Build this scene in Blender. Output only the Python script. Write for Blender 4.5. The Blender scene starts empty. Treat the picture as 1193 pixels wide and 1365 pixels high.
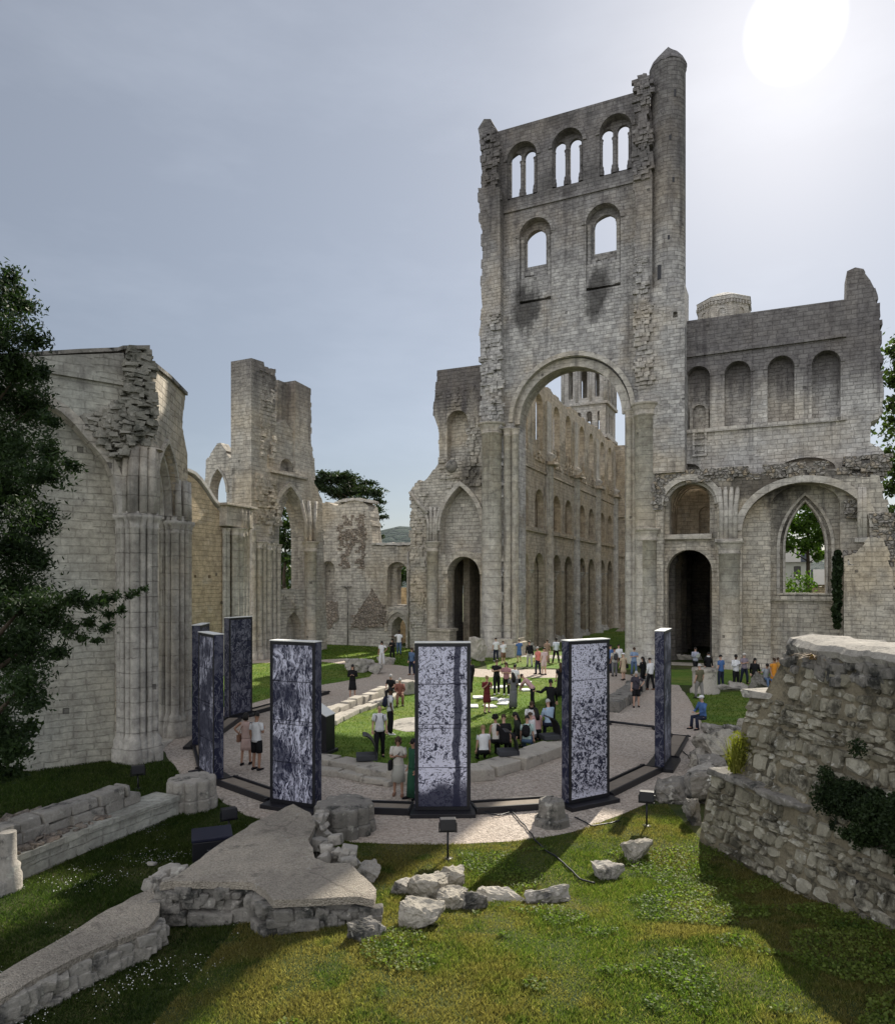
import bpy, bmesh, math, random
import numpy as np
from mathutils import Vector, Matrix, Euler, noise
from mathutils.geometry import tessellate_polygon

C = bpy.context.scene
COL = C.collection
RND = random.Random(11)
PI = math.pi

# ------------------------------------------------------------------ camera
FPX, CX, HY, HC = 940.0, 596.5, 775.0, 5.9      # focal length and horizon in photo pixels, eye height
cam_d = bpy.data.cameras.new("camera")
cam = bpy.data.objects.new("camera", cam_d)
COL.objects.link(cam)
cam.location = (0, 0, HC)
cam.rotation_euler = (PI / 2, 0, 0)
cam_d.sensor_fit = 'HORIZONTAL'
cam_d.sensor_width = 36.0
cam_d.lens = 36.0 * FPX / 1193.0
cam_d.shift_y = (HY - 682.5) / 1193.0
cam_d.clip_start = 0.1
cam_d.clip_end = 3000
C.camera = cam

# ------------------------------------------------------------------ sky and sun
SUN_AZ, SUN_EL = math.radians(26.2), math.radians(35.2)   # azimuth clockwise from +Y
SUN_DIR = Vector((math.sin(SUN_AZ) * math.cos(SUN_EL), math.cos(SUN_AZ) * math.cos(SUN_EL), math.sin(SUN_EL)))
w = bpy.data.worlds.new("World")
C.world = w
w.use_nodes = True
nt = w.node_tree
nt.nodes.clear()
out = nt.nodes.new('ShaderNodeOutputWorld')
bg = nt.nodes.new('ShaderNodeBackground')
sky = nt.nodes.new('ShaderNodeTexSky')
sky.sky_type = 'NISHITA'
sky.sun_disc = False
sky.sun_elevation = SUN_EL
sky.sun_rotation = SUN_AZ
sky.air_density = 1.0
sky.dust_density = 0.6
sky.ozone_density = 2.0
# thin bright veil of high cloud around the sun
geo = nt.nodes.new('ShaderNodeTexCoord')
dot = nt.nodes.new('ShaderNodeVectorMath'); dot.operation = 'DOT_PRODUCT'
dot.inputs[1].default_value = SUN_DIR
nt.links.new(geo.outputs['Generated'], dot.inputs[0])


def wmath(op, a, b=None):
    n = nt.nodes.new('ShaderNodeMath'); n.operation = op
    for k, v in enumerate((a, b)):
        if v is None:
            continue
        if isinstance(v, (int, float)):
            n.inputs[k].default_value = v
        else:
            nt.links.new(v, n.inputs[k])
    return n.outputs[0]


d0 = wmath('MAXIMUM', dot.outputs['Value'], 0.0)
dsc = nt.nodes.new('ShaderNodeMapRange'); dsc.interpolation_type = 'SMOOTHSTEP'
nt.links.new(dot.outputs['Value'], dsc.inputs['Value'])
dsc.inputs['From Min'].default_value = math.cos(math.radians(3.0)); dsc.inputs['From Max'].default_value = math.cos(math.radians(0.5))
dsc.inputs['To Max'].default_value = 16.0
glow = wmath('ADD', dsc.outputs[0], wmath('MULTIPLY', wmath('POWER', d0, 90.0), 1.3))
glow = wmath('ADD', glow, wmath('MULTIPLY', wmath('POWER', d0, 3.0), 1.6))
# glow added to the unseen sky behind the viewer, the court's main fill light
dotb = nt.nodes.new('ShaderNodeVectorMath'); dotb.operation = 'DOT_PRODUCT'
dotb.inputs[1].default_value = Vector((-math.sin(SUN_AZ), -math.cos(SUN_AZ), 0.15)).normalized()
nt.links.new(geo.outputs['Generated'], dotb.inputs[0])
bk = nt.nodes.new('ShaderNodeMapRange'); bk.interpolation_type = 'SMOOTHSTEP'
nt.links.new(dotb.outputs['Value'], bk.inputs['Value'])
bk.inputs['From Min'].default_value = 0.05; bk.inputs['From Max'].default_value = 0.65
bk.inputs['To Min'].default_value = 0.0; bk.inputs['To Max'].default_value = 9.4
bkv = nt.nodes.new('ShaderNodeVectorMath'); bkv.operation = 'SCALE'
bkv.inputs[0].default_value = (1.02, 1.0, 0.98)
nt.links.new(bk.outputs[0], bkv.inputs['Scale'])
ns = nt.nodes.new('ShaderNodeTexNoise')
mp = nt.nodes.new('ShaderNodeMapping'); mp.inputs['Scale'].default_value = (1.4, 1.4, 4.5)
nt.links.new(geo.outputs['Generated'], mp.inputs[0]); nt.links.new(mp.outputs[0], ns.inputs['Vector'])
ns.inputs['Scale'].default_value = 1.6; ns.inputs['Detail'].default_value = 6; ns.inputs['Roughness'].default_value = 0.6
veil = wmath('MULTIPLY', wmath('MAXIMUM', wmath('SUBTRACT', ns.outputs['Fac'], 0.48), 0.0), 2.6)
veil = wmath('ADD', veil, 2.35)
tot = wmath('ADD', glow, veil)
hz = nt.nodes.new('ShaderNodeMix'); hz.data_type = 'RGBA'; hz.blend_type = 'ADD'
hz.inputs[0].default_value = 1.0
vs = nt.nodes.new('ShaderNodeVectorMath'); vs.operation = 'SCALE'
vs.inputs[0].default_value = (0.95, 0.985, 1.05)
nt.links.new(tot, vs.inputs['Scale'])
sk = nt.nodes.new('ShaderNodeVectorMath'); sk.operation = 'SCALE'; sk.inputs['Scale'].default_value = 0.45
nt.links.new(sky.outputs[0], sk.inputs[0])
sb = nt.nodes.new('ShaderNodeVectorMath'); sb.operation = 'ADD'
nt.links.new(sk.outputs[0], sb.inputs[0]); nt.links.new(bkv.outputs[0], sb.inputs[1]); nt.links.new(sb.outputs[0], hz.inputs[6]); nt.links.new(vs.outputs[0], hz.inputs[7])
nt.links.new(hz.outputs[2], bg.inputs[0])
bg.inputs[1].default_value = 0.06
nt.links.new(bg.outputs[0], out.inputs[0])

sun_d = bpy.data.lights.new("sun", 'SUN')
sun_d.energy = 5.0
sun_d.angle = math.radians(0.6)
sun_d.color = (1.0, 0.93, 0.80)
sun = bpy.data.objects.new("sun", sun_d)
COL.objects.link(sun)
sun.location = (40, 80, 70)
sun.rotation_euler = (-SUN_DIR).to_track_quat('-Z', 'Y').to_euler()

C.view_settings.view_transform = 'Standard'
C.view_settings.look = 'None'
C.view_settings.exposure = 0.62
C.view_settings.gamma = 1
C.cycles.max_bounces = 6
C.cycles.diffuse_bounces = 4
C.cycles.transparent_max_bounces = 6
C.cycles.use_adaptive_sampling = True

# ------------------------------------------------------------------ frames: photo pixels <-> places
TH = math.radians(25.6)                       # the church's axis, clockwise from +Y
AX = Vector((math.sin(TH), math.cos(TH), 0))  # along the nave
RT = Vector((math.cos(TH), -math.sin(TH), 0))


def ray(px, py):
    return Vector(((px - CX) / FPX, 1.0, -(py - HY) / FPX))


def at(px, py, y):
    return Vector((0, 0, HC)) + ray(px, py) * y


def gp(px, py, z=0.0):
    return at(px, py, (HC - z) * FPX / (py - HY))


def smooth(t):
    t = max(0.0, min(1.0, t))
    return t * t * (3 - 2 * t)


def zg(x, y):
    """height of the ground: level court, a grass bank rising towards the viewer"""
    t = smooth((15.4 - y) / 7.5)
    return t * (0.66 * smooth((x + 4.2) / 3.2) + 0.10 * smooth((x - 1.5) / 3.5))


def zgn(x, y):
    """the bank with its small swells, where blades root"""
    b = noise.noise((x * .5, y * .5, 0)) if (abs(x) < 16 and y < 15.5) else 0.0
    return zg(x, y) + 0.05 * b * smooth((15.3 - y) / 2)


def gg(px, py):
    """the point of the ground seen at a photo pixel"""
    p = gp(px, py)
    for _ in range(12):
        p = gp(px, py, zg(p.x, p.y))
    return p


class Frame:
    """a vertical wall plane: local x along the wall, y away from the viewer, z up"""
    def __init__(self, o, yaw):
        self.o = Vector((o[0], o[1], 0)); self.yaw = yaw
        self.x = Vector((math.cos(yaw), math.sin(yaw), 0)); self.y = Vector((-math.sin(yaw), math.cos(yaw), 0))

    def sz(self, px, py, off=0.0):
        d = ray(px, py); o = Vector((0, 0, HC))
        t = (self.o + self.y * off - o).dot(self.y) / d.dot(self.y)
        p = o + d * t
        return ((p - self.o).dot(self.x), p.z)

    def side(self, px, py, s):
        """on the plane local x = s, facing along the wall: returns (y, z)"""
        d = ray(px, py); o = Vector((0, 0, HC))
        t = (self.o + self.x * s - o).dot(self.x) / d.dot(self.x)
        p = o + d * t
        return ((p - self.o).dot(self.y), p.z)

    def root(self, name):
        o = bpy.data.objects.new(name, None)
        COL.objects.link(o)
        o.location = self.o; o.rotation_euler = (0, 0, self.yaw)
        o.empty_display_size = 0.3
        return o


def church(u, v):
    return Frame(RT * u + AX * v, -TH)


def through(p, q):
    return Frame(p, math.atan2(q[1] - p[1], q[0] - p[0]))


# ------------------------------------------------------------------ materials
MATS = {}


class NB:
    """small node-tree builder"""
    def __init__(self, name):
        m = bpy.data.materials.new(name); m.use_nodes = True
        self.m = m; self.t = m.node_tree; self.t.nodes.clear()
        self.out = self.n('ShaderNodeOutputMaterial')
        self.b = self.n('ShaderNodeBsdfPrincipled')
        self.t.links.new(self.b.outputs[0], self.out.inputs[0])
        self.b.inputs['Roughness'].default_value = 0.9
        self.b.inputs['Specular IOR Level'].default_value = 0.25
        self.tc = self.n('ShaderNodeTexCoord')

    def n(self, k):
        return self.t.nodes.new(k)

    def put(self, sock, v):
        if isinstance(v, (int, float)):
            sock.default_value = v
        elif isinstance(v, (tuple, list)):
            sock.default_value = tuple(v) + (1.0,) if len(v) == 3 and sock.type == 'RGBA' else v
        else:
            self.t.links.new(v, sock)

    def math(self, op, a, b=0.0, clamp=False):
        n = self.n('ShaderNodeMath'); n.operation = op; n.use_clamp = clamp
        self.put(n.inputs[0], a); self.put(n.inputs[1], b)
        return n.outputs[0]

    def mix(self, f, a, b, mode='MIX'):
        n = self.n('ShaderNodeMix'); n.data_type = 'RGBA'; n.blend_type = mode; n.clamp_factor = True
        self.put(n.inputs[0], f); self.put(n.inputs[6], a); self.put(n.inputs[7], b)
        return n.outputs[2]

    def ramp(self, v, lo, hi, a=0.0, b=1.0):
        n = self.n('ShaderNodeMapRange'); n.interpolation_type = 'SMOOTHSTEP'
        self.put(n.inputs['Value'], v)
        n.inputs['From Min'].default_value = lo; n.inputs['From Max'].default_value = hi
        n.inputs['To Min'].default_value = a; n.inputs['To Max'].default_value = b
        return n.outputs[0]

    def noise(self, vec, scale, detail=4, rough=0.55, sc=None, off=None):
        if sc or off:
            mp = self.n('ShaderNodeMapping')
            if sc: mp.inputs['Scale'].default_value = sc
            if off: mp.inputs['Location'].default_value = off
            self.t.links.new(vec, mp.inputs[0]); vec = mp.outputs[0]
        n = self.n('ShaderNodeTexNoise')
        self.t.links.new(vec, n.inputs['Vector'])
        n.inputs['Scale'].default_value = scale; n.inputs['Detail'].default_value = detail; n.inputs['Roughness'].default_value = rough
        return n

    def voro(self, vec, scale, feature='F1', rnd=1.0):
        n = self.n('ShaderNodeTexVoronoi'); n.feature = feature
        self.t.links.new(vec, n.inputs['Vector'])
        n.inputs['Scale'].default_value = scale; n.inputs['Randomness'].default_value = rnd
        return n

    def warp(self, vec, scale, amt):
        ns = self.noise(vec, scale, 3)
        s = self.n('ShaderNodeVectorMath'); s.operation = 'SUBTRACT'
        self.t.links.new(ns.outputs['Color'], s.inputs[0]); s.inputs[1].default_value = (.5, .5, .5)
        k = self.n('ShaderNodeVectorMath'); k.operation = 'SCALE'; k.inputs['Scale'].default_value = amt
        self.t.links.new(s.outputs[0], k.inputs[0])
        a = self.n('ShaderNodeVectorMath'); a.operation = 'ADD'
        self.t.links.new(vec, a.inputs[0]); self.t.links.new(k.outputs[0], a.inputs[1])
        return a.outputs[0]

    def bump(self, h, dist, strength=1.0):
        n = self.n('ShaderNodeBump')
        n.inputs['Distance'].default_value = dist; n.inputs['Strength'].default_value = strength
        self.put(n.inputs['Height'], h)
        self.t.links.new(n.outputs[0], self.b.inputs['Normal'])

    def done(self, col=None, rough=None):
        if col is not None: self.put(self.b.inputs['Base Color'], col)
        if rough is not None: self.put(self.b.inputs['Roughness'], rough)
        MATS[self.m.name] = self.m
        return self.m


def ashlar(name, c1, c2, mortar, bw=0.62, bh=0.31, warm=(0.50, 0.40, 0.27), warm_amt=0.35, dark_amt=0.6, streak=0.5,
           bump=0.055, crust=None, spots=(), rough_amt=0.5, dark=(0.075, 0.072, 0.078), mort_w=0.022, seed=0.0):
    """coursed limestone: blocks of differing tone, worn joints, lichen, rain streaks and dark crust"""
    k = NB(name)
    uv = k.tc.outputs['UV']; ob = k.tc.outputs['Object']
    wv = k.warp(uv, 1.7, 0.10)
    br = k.n('ShaderNodeTexBrick')
    k.t.links.new(wv, br.inputs['Vector'])
    br.inputs['Scale'].default_value = 1.0
    br.inputs['Brick Width'].default_value = bw; br.inputs['Row Height'].default_value = bh
    br.inputs['Mortar Size'].default_value = mort_w; br.inputs['Mortar Smooth'].default_value = 0.35
    br.inputs['Bias'].default_value = 0.0
    br.offset = 0.47; br.squash = 0.75; br.squash_frequency = 3
    k.put(br.inputs['Color1'], c1); k.put(br.inputs['Color2'], c2); k.put(br.inputs['Mortar'], mortar)
    b2 = k.n('ShaderNodeTexBrick')
    k.t.links.new(k.warp(uv, 1.1, 0.16), b2.inputs['Vector'])
    b2.inputs['Scale'].default_value = 1.0
    b2.inputs['Brick Width'].default_value = bw * .72; b2.inputs['Row Height'].default_value = bh * .79
    b2.inputs['Mortar Size'].default_value = mort_w * 1.1; b2.inputs['Mortar Smooth'].default_value = 0.5
    b2.offset = 0.37; b2.squash = 1.5; b2.squash_frequency = 2; b2.offset_frequency = 3
    k.put(b2.inputs['Color1'], tuple(x * .9 for x in c1)); k.put(b2.inputs['Color2'], tuple(x * 1.08 for x in c2)); k.put(b2.inputs['Mortar'], mortar)
    off = (seed * 3.1, seed * 1.7, seed * 2.3)
    big = k.noise(ob, 0.16, 5, 0.6, off=off).outputs['Fac']
    mid = k.noise(ob, 0.9, 6, 0.65, off=off).outputs['Fac']
    fine = k.noise(ob, 9.0, 5, 0.7).outputs['Fac']
    stk = k.noise(ob, 1.0, 5, 0.65, sc=(1.5, 1.5, 0.11), off=off).outputs['Fac']
    # joints have weathered away in places
    wear = k.ramp(mid, 0.36, 0.60)
    two = k.ramp(k.noise(ob, 0.33, 3, 0.5, off=(seed + 4, 1, 6)).outputs['Fac'], 0.485, 0.515)
    bcol = k.mix(two, br.outputs['Color'], b2.outputs['Color'])
    nf = k.n('ShaderNodeMix'); k.put(nf.inputs[0], two); k.put(nf.inputs[2], br.outputs['Fac']); k.put(nf.inputs[3], b2.outputs['Fac'])
    joint = nf.outputs[0]
    blockc = k.mix(k.math('MULTIPLY', wear, 0.6), bcol, k.mix(0.5, c1, c2))
    col = k.mix(k.math('MULTIPLY', k.ramp(big, 0.42, 0.66), warm_amt), blockc, warm)
    col = k.mix(k.math('MULTIPLY', k.ramp(stk, 0.52, 0.72), streak), col, dark)
    patch = k.math('MULTIPLY', k.ramp(mid, 0.54, 0.72), dark_amt)
    col = k.mix(patch, col, dark)
    pale = k.math('MULTIPLY', k.ramp(k.noise(ob, 0.55, 6, 0.7, off=(9 + seed, 4, 2)).outputs['Fac'], 0.56, 0.72), 0.35)
    col = k.mix(pale, col, (0.60, 0.58, 0.54))
    if crust:
        zn = k.n('ShaderNodeSeparateXYZ'); k.t.links.new(ob, zn.inputs[0])
        zz = k.math('ADD', zn.outputs[2], k.math('MULTIPLY', k.math('SUBTRACT', stk, 0.5), crust[3] if len(crust) > 3 else 9.0))
        cr = k.math('MULTIPLY', k.ramp(zz, crust[0], crust[1]), crust[2])
        col = k.mix(cr, col, (0.070, 0.062, 0.068))
    if spots:                                        # water stains and lichen with shapes of their own
        zs = k.n('ShaderNodeSeparateXYZ'); k.t.links.new(ob, zs.inputs[0])
        sn = k.math('MULTIPLY', k.math('SUBTRACT', k.noise(ob, 0.8, 5, 0.65, sc=(1.3, 1.3, .5), off=off).outputs['Fac'], 0.5), 2.2)
        for (sx_, sz_, rx_, rz_, st_) in spots:
            dx_ = k.math('POWER', k.math('DIVIDE', k.math('SUBTRACT', zs.outputs[0], sx_), rx_), 2.0)
            dz_ = k.math('POWER', k.math('DIVIDE', k.math('SUBTRACT', zs.outputs[2], sz_), rz_), 2.0)
            dd = k.math('ADD', k.math('SQRT', k.math('ADD', dx_, dz_)), sn)
            col = k.mix(k.math('MULTIPLY', k.ramp(dd, 1.1, 0.35), st_), col, (0.050, 0.047, 0.047))
    col = k.mix(1.0, col, k.mix(fine, (0.58, 0.58, 0.58), (1.34, 1.34, 1.34)), 'MULTIPLY')
    # blotchy weathering at the size of a few blocks
    wth = k.noise(ob, 2.1, 6, 0.72, off=(seed, 7, 3)).outputs['Fac']
    col = k.mix(1.0, col, k.mix(k.ramp(wth, 0.34, 0.66), (0.76, 0.75, 0.74), (1.20, 1.20, 1.18)), 'MULTIPLY')
    # pits and putlog holes
    pv = k.voro(ob, 0.62); pv.distance = 'CHEBYCHEV'
    pit = k.ramp(pv.outputs['Distance'], 0.060, 0.047)
    pit = k.math('MULTIPLY', pit, k.ramp(mid, 0.42, 0.5))
    col = k.mix(k.math('MULTIPLY', pit, 0.65), col, (0.05, 0.047, 0.045))
    h = k.math('ADD', k.math('MULTIPLY', joint, -0.8), k.math('MULTIPLY', fine, 0.35))
    h = k.math('ADD', h, k.math('MULTIPLY', mid, 1.4 * rough_amt))
    h = k.math('SUBTRACT', h, k.math('MULTIPLY', pit, 1.5))
    k.bump(h, bump)
    return k.done(col, 0.93)


def rubble(name, c1, c2, gap, scale=2.6, bump=0.09, dark_amt=0.5, warm=(0.42, 0.33, 0.22)):
    """broken core masonry: irregular lumps"""
    k = NB(name)
    ob = k.tc.outputs['Object']
    wv = k.warp(ob, 2.0, 0.35)
    v = k.voro(wv, scale); e = k.voro(wv, scale, 'DISTANCE_TO_EDGE')
    sep = k.n('ShaderNodeSeparateColor'); k.t.links.new(v.outputs['Color'], sep.inputs[0])
    col = k.mix(sep.outputs[0], c1, c2)
    col = k.mix(k.math('MULTIPLY', k.ramp(sep.outputs[1], 0.55, 1.0), 0.7), col, warm)
    edge = k.ramp(e.outputs['Distance'], 0.10, 0.02)
    col = k.mix(k.math('MULTIPLY', edge, 0.85), col, gap)
    mid = k.noise(ob, 0.8, 6, 0.7).outputs['Fac']
    fine = k.noise(ob, 11, 5, 0.7).outputs['Fac']
    col = k.mix(k.math('MULTIPLY', k.ramp(mid, 0.5, 0.7), dark_amt), col, (0.07, 0.068, 0.07))
    col = k.mix(1.0, col, k.mix(fine, (0.6, 0.6, 0.6), (1.25, 1.25, 1.25)), 'MULTIPLY')
    h = k.math('ADD', k.math('MULTIPLY', k.ramp(e.outputs['Distance'], 0.0, 0.22), 0.9), k.math('MULTIPLY', fine, 0.4))
    h = k.math('ADD', h, mid)
    k.bump(h, bump)
    return k.done(col, 0.95)


def plain(name, c, rough=0.7, var=0.15, scale=6.0, spec=0.25, metal=0.0, bump=0.0):
    k = NB(name)
    nz = k.noise(k.tc.outputs['Object'], scale, 5, 0.65).outputs['Fac']
    col = k.mix(nz, tuple(x * (1 - var) for x in c), tuple(min(1, x * (1 + var)) for x in c))
    k.b.inputs['Specular IOR Level'].default_value = spec
    k.b.inputs['Metallic'].default_value = metal
    if bump:
        k.bump(nz, bump)
    return k.done(col, rough)


def worn(name, c1, c2, dark, scale=2.0, bump=0.03, rough=0.95, dark_lo=0.52, grain=16.0, fine_amt=0.45, lichen=None):
    """bare weathered stone, mortar capping, gravel-like crust"""
    k = NB(name)
    ob = k.tc.outputs['Object']
    a = k.noise(ob, scale * 0.35, 6, 0.65).outputs['Fac']
    b = k.noise(ob, scale, 7, 0.7, off=(5, 3, 1)).outputs['Fac']
    f = k.noise(ob, grain, 5, 0.75).outputs['Fac']
    col = k.mix(k.ramp(a, 0.35, 0.65), c1, c2)
    col = k.mix(k.ramp(b, dark_lo, dark_lo + 0.17), col, dark)
    if lichen:
        col = k.mix(k.math('MULTIPLY', k.ramp(k.noise(ob, scale * 2.2, 5, 0.6, off=(1, 8, 3)).outputs['Fac'], 0.60, 0.68), 0.8), col, lichen)
    col = k.mix(1.0, col, k.mix(f, (1 - fine_amt,) * 3, (1 + fine_amt,) * 3), 'MULTIPLY')
    k.bump(k.math('ADD', k.math('MULTIPLY', b, 1.0), k.math('MULTIPLY', f, 0.6)), bump)
    return k.done(col, rough)


def ground_mat(name, kind):
    k = NB(name)
    ob = k.tc.outputs['Object']
    a = k.noise(ob, 0.22, 5, 0.6).outputs['Fac']
    b = k.noise(ob, 1.1, 6, 0.7, off=(3, 7, 0)).outputs['Fac']
    f = k.noise(ob, 14.0, 4, 0.75).outputs['Fac']
    if kind == 'gravel':
        v = k.voro(ob, 20.0); sep = k.n('ShaderNodeSeparateColor'); k.t.links.new(v.outputs['Color'], sep.inputs[0])
        col = k.mix(sep.outputs[0], (0.30, 0.255, 0.215), (0.62, 0.54, 0.47))
        col = k.mix(k.math('MULTIPLY', k.ramp(a, 0.4, 0.65), 0.5), col, (0.44, 0.355, 0.29))
        col = k.mix(k.math('MULTIPLY', k.ramp(b, 0.55, 0.75), 0.45), col, (0.25, 0.22, 0.19))
        col = k.mix(1.0, col, k.mix(f, (.75, .75, .75), (1.22, 1.22, 1.22)), 'MULTIPLY')
        k.bump(k.math('ADD', k.math('MULTIPLY', v.outputs['Distance'], -1.0), f), 0.03)
    else:
        dry, lush, deep = (0.075, 0.075, 0.026), (0.042, 0.062, 0.014), (0.028, 0.045, 0.011)  # turf colours darkened to look like shaded depth between the blades
        if kind == 'lawn':
            dry, lush, deep = (0.15, 0.19, 0.035), (0.10, 0.18, 0.022), (0.065, 0.125, 0.018)
        col = k.mix(k.ramp(a, 0.40, 0.60), lush, dry)
        col = k.mix(k.ramp(b, 0.46, 0.66), col, deep)
        col = k.mix(1.0, col, k.mix(f, (.45, .45, .45), (1.5, 1.5, 1.5)), 'MULTIPLY')
        k.bump(f, 0.05)
    return k.done(col, 0.97)


def leaf_mat(name, c1, c2, transl=0.35, rough=0.6):
    k = NB(name)
    g = k.n('ShaderNodeNewGeometry')
    a = k.noise(k.tc.outputs['Object'], 0.7, 4, 0.6).outputs['Fac']
    f = k.math('ADD', k.math('MULTIPLY', g.outputs['Random Per Island'], 0.6), k.math('MULTIPLY', k.ramp(a, 0.35, 0.65), 0.4))
    col = k.mix(f, c1, c2)
    k.put(k.b.inputs['Base Color'], col)
    k.b.inputs['Roughness'].default_value = rough
    tr = k.n('ShaderNodeBsdfTranslucent'); k.t.links.new(k.mix(1.0, col, (1.1, 1.25, 0.5), 'MULTIPLY'), tr.inputs[0])
    mx = k.n('ShaderNodeMixShader'); mx.inputs[0].default_value = transl
    k.t.links.new(k.b.outputs[0], mx.inputs[1]); k.t.links.new(tr.outputs[0], mx.inputs[2])
    k.t.links.new(mx.outputs[0], k.out.inputs[0])
    MATS[name] = k.m
    return k.m


def blade_mat(name, cols, transl=0.55):
    """grass blades: fresh, yellow and dead patches, each blade a little different"""
    k = NB(name)
    g = k.n('ShaderNodeNewGeometry')
    ob = k.tc.outputs['Object']
    a = k.noise(ob, 0.33, 5, 0.65, off=(2, 9, 0)).outputs['Fac']
    b = k.noise(ob, 1.5, 5, 0.6).outputs['Fac']
    col = k.mix(k.ramp(a, 0.42, 0.58), cols[0], cols[1])
    col = k.mix(k.ramp(b, 0.50, 0.66), col, cols[2])
    r = g.outputs['Random Per Island']
    col = k.mix(k.math('MULTIPLY', k.ramp(r, 0.75, 1.0), 0.7), col, cols[3])
    col = k.mix(1.0, col, k.mix(r, (.6, .6, .6), (1.35, 1.35, 1.35)), 'MULTIPLY')
    k.put(k.b.inputs['Base Color'], col)
    k.b.inputs['Roughness'].default_value = 0.55
    tr = k.n('ShaderNodeBsdfTranslucent'); k.t.links.new(k.mix(1.0, col, (1.3, 1.4, 0.8), 'MULTIPLY'), tr.inputs[0])
    mx = k.n('ShaderNodeMixShader'); mx.inputs[0].default_value = transl
    k.t.links.new(k.b.outputs[0], mx.inputs[1]); k.t.links.new(tr.outputs[0], mx.inputs[2])
    k.t.links.new(mx.outputs[0], k.out.inputs[0])
    MATS[name] = k.m
    return k.m


GREY1, GREY2, MORT = (0.53, 0.515, 0.50), (0.27, 0.262, 0.265), (0.25, 0.24, 0.235)
TSPOT = [(-4.35, 27.3, 1.3, 2.4, .85), (1.4, 27.5, 1.4, 2.2, .85), (-3, 43, 7.5, 3.2, .55), (-1.2, 36.2, 9.0, 1.4, .5), (-6.4, 36.0, 1.2, 5.0, .4)]
TOWER = ashlar('tower_stone', GREY1, GREY2, MORT, crust=(25.0, 38.0, 0.66), seed=1, dark_amt=0.48, streak=0.55, warm_amt=0.45, spots=TSPOT)
WING = ashlar('transept_stone', (0.57, 0.55, 0.53), (0.33, 0.32, 0.32), (0.28, 0.27, 0.265), crust=(17.4, 20.5, 0.74, 5.0), seed=2, dark_amt=0.45, streak=0.6)
LOWER = ashlar('lower_arcade_stone', (0.60, 0.55, 0.475), (0.37, 0.345, 0.305), (0.31, 0.285, 0.255), seed=3, dark_amt=0.40, streak=0.5, warm_amt=0.65, spots=[(-3.6, 12.5, 4.0, 1.6, .8), (2.0, 13.2, 5.0, .9, .75), (-2.2, 10.4, .9, 2.4, .6), (5.3, 9.0, 1.6, 1.8, .5)])
WARM = ashlar('warm_stone', (0.60, 0.48, 0.33), (0.46, 0.37, 0.255), (0.42, 0.335, 0.23), seed=4, dark_amt=0.2, streak=0.2, warm_amt=0.5, warm=(0.58, 0.46, 0.30), mort_w=0.014)
PALE = ashlar('pale_stone', (0.60, 0.56, 0.50), (0.37, 0.345, 0.315), (0.31, 0.29, 0.26), seed=5, dark_amt=0.36, streak=0.42, warm_amt=0.55)
PALEL = ashlar('left_transept_stone', (0.58, 0.54, 0.48), (0.35, 0.33, 0.30), (0.30, 0.28, 0.25), seed=15, dark_amt=0.40, streak=0.48, warm_amt=0.55, crust=(18.0, 21.5, .8, 6.0), spots=[(.9, 14.6, 1.6, 1.6, .7)])
PALEM = ashlar('stump_stone', (0.56, 0.525, 0.475), (0.36, 0.34, 0.31), (0.31, 0.29, 0.265), seed=16, dark_amt=0.38, streak=0.48, warm_amt=0.5, crust=(17.5, 23.0, .72, 6.0))
NEARW = ashlar('green_grey_stone', (0.52, 0.515, 0.465), (0.37, 0.37, 0.335), (0.40, 0.395, 0.355), bw=0.56, bh=0.27, seed=6, dark_amt=0.2, streak=0.28, warm_amt=0.25, mort_w=0.016, crust=(11.2, 13.6, .6, 3.5))
NAVE = ashlar('nave_stone', (0.56, 0.475, 0.37), (0.39, 0.34, 0.275), (0.32, 0.28, 0.225), seed=7, dark_amt=0.42, streak=0.6, warm_amt=0.6, warm=(0.54, 0.43, 0.29))
SHAFT = ashlar('shaft_stone', (0.52, 0.49, 0.45), (0.40, 0.38, 0.35), (0.27, 0.25, 0.23), bw=3.0, bh=0.62, seed=8, dark_amt=0.38, streak=0.5, warm_amt=0.4, mort_w=0.012)
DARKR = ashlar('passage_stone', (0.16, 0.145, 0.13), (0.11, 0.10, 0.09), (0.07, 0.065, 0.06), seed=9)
RUB = rubble('broken_masonry', (0.42, 0.39, 0.35), (0.29, 0.27, 0.245), (0.13, 0.12, 0.11), scale=3.4, dark_amt=.35)
RUBW = rubble('warm_rubble', (0.42, 0.36, 0.30), (0.29, 0.245, 0.205), (0.17, 0.145, 0.125), scale=3.6, warm=(0.34, 0.26, 0.20))
CAPST = worn('mortar_cap', (0.60, 0.57, 0.53), (0.50, 0.47, 0.44), (0.30, 0.28, 0.26), 1.5)
k = NB('gravelly_cap')
ob = k.tc.outputs['Object']
a_ = k.noise(ob, .5, 6, .65).outputs['Fac']; b_ = k.noise(ob, 2.2, 7, .72, off=(4, 2, 1)).outputs['Fac']; f_ = k.noise(ob, 30, 5, .8).outputs['Fac']
col = k.mix(k.ramp(a_, .38, .62), (0.50, 0.44, 0.365), (0.36, 0.32, 0.27))
col = k.mix(k.math('MULTIPLY', k.ramp(b_, .54, .70), .75), col, (0.17, 0.155, 0.13))
col = k.mix(k.math('MULTIPLY', k.ramp(k.noise(ob, 4.5, 6, .7, off=(8, 8, 8)).outputs['Fac'], .60, .68), .55), col, (0.60, 0.57, 0.51))
vp = k.voro(ob, 34); sp_ = k.n('ShaderNodeSeparateColor'); k.t.links.new(vp.outputs['Color'], sp_.inputs[0])
col = k.mix(1.0, col, k.mix(sp_.outputs[0], (.80, .80, .80), (1.16, 1.16, 1.16)), 'MULTIPLY')
ck = k.ramp(k.voro(k.warp(ob, 1.2, .8), .55, 'DISTANCE_TO_EDGE').outputs['Distance'], .016, .004)
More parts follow.
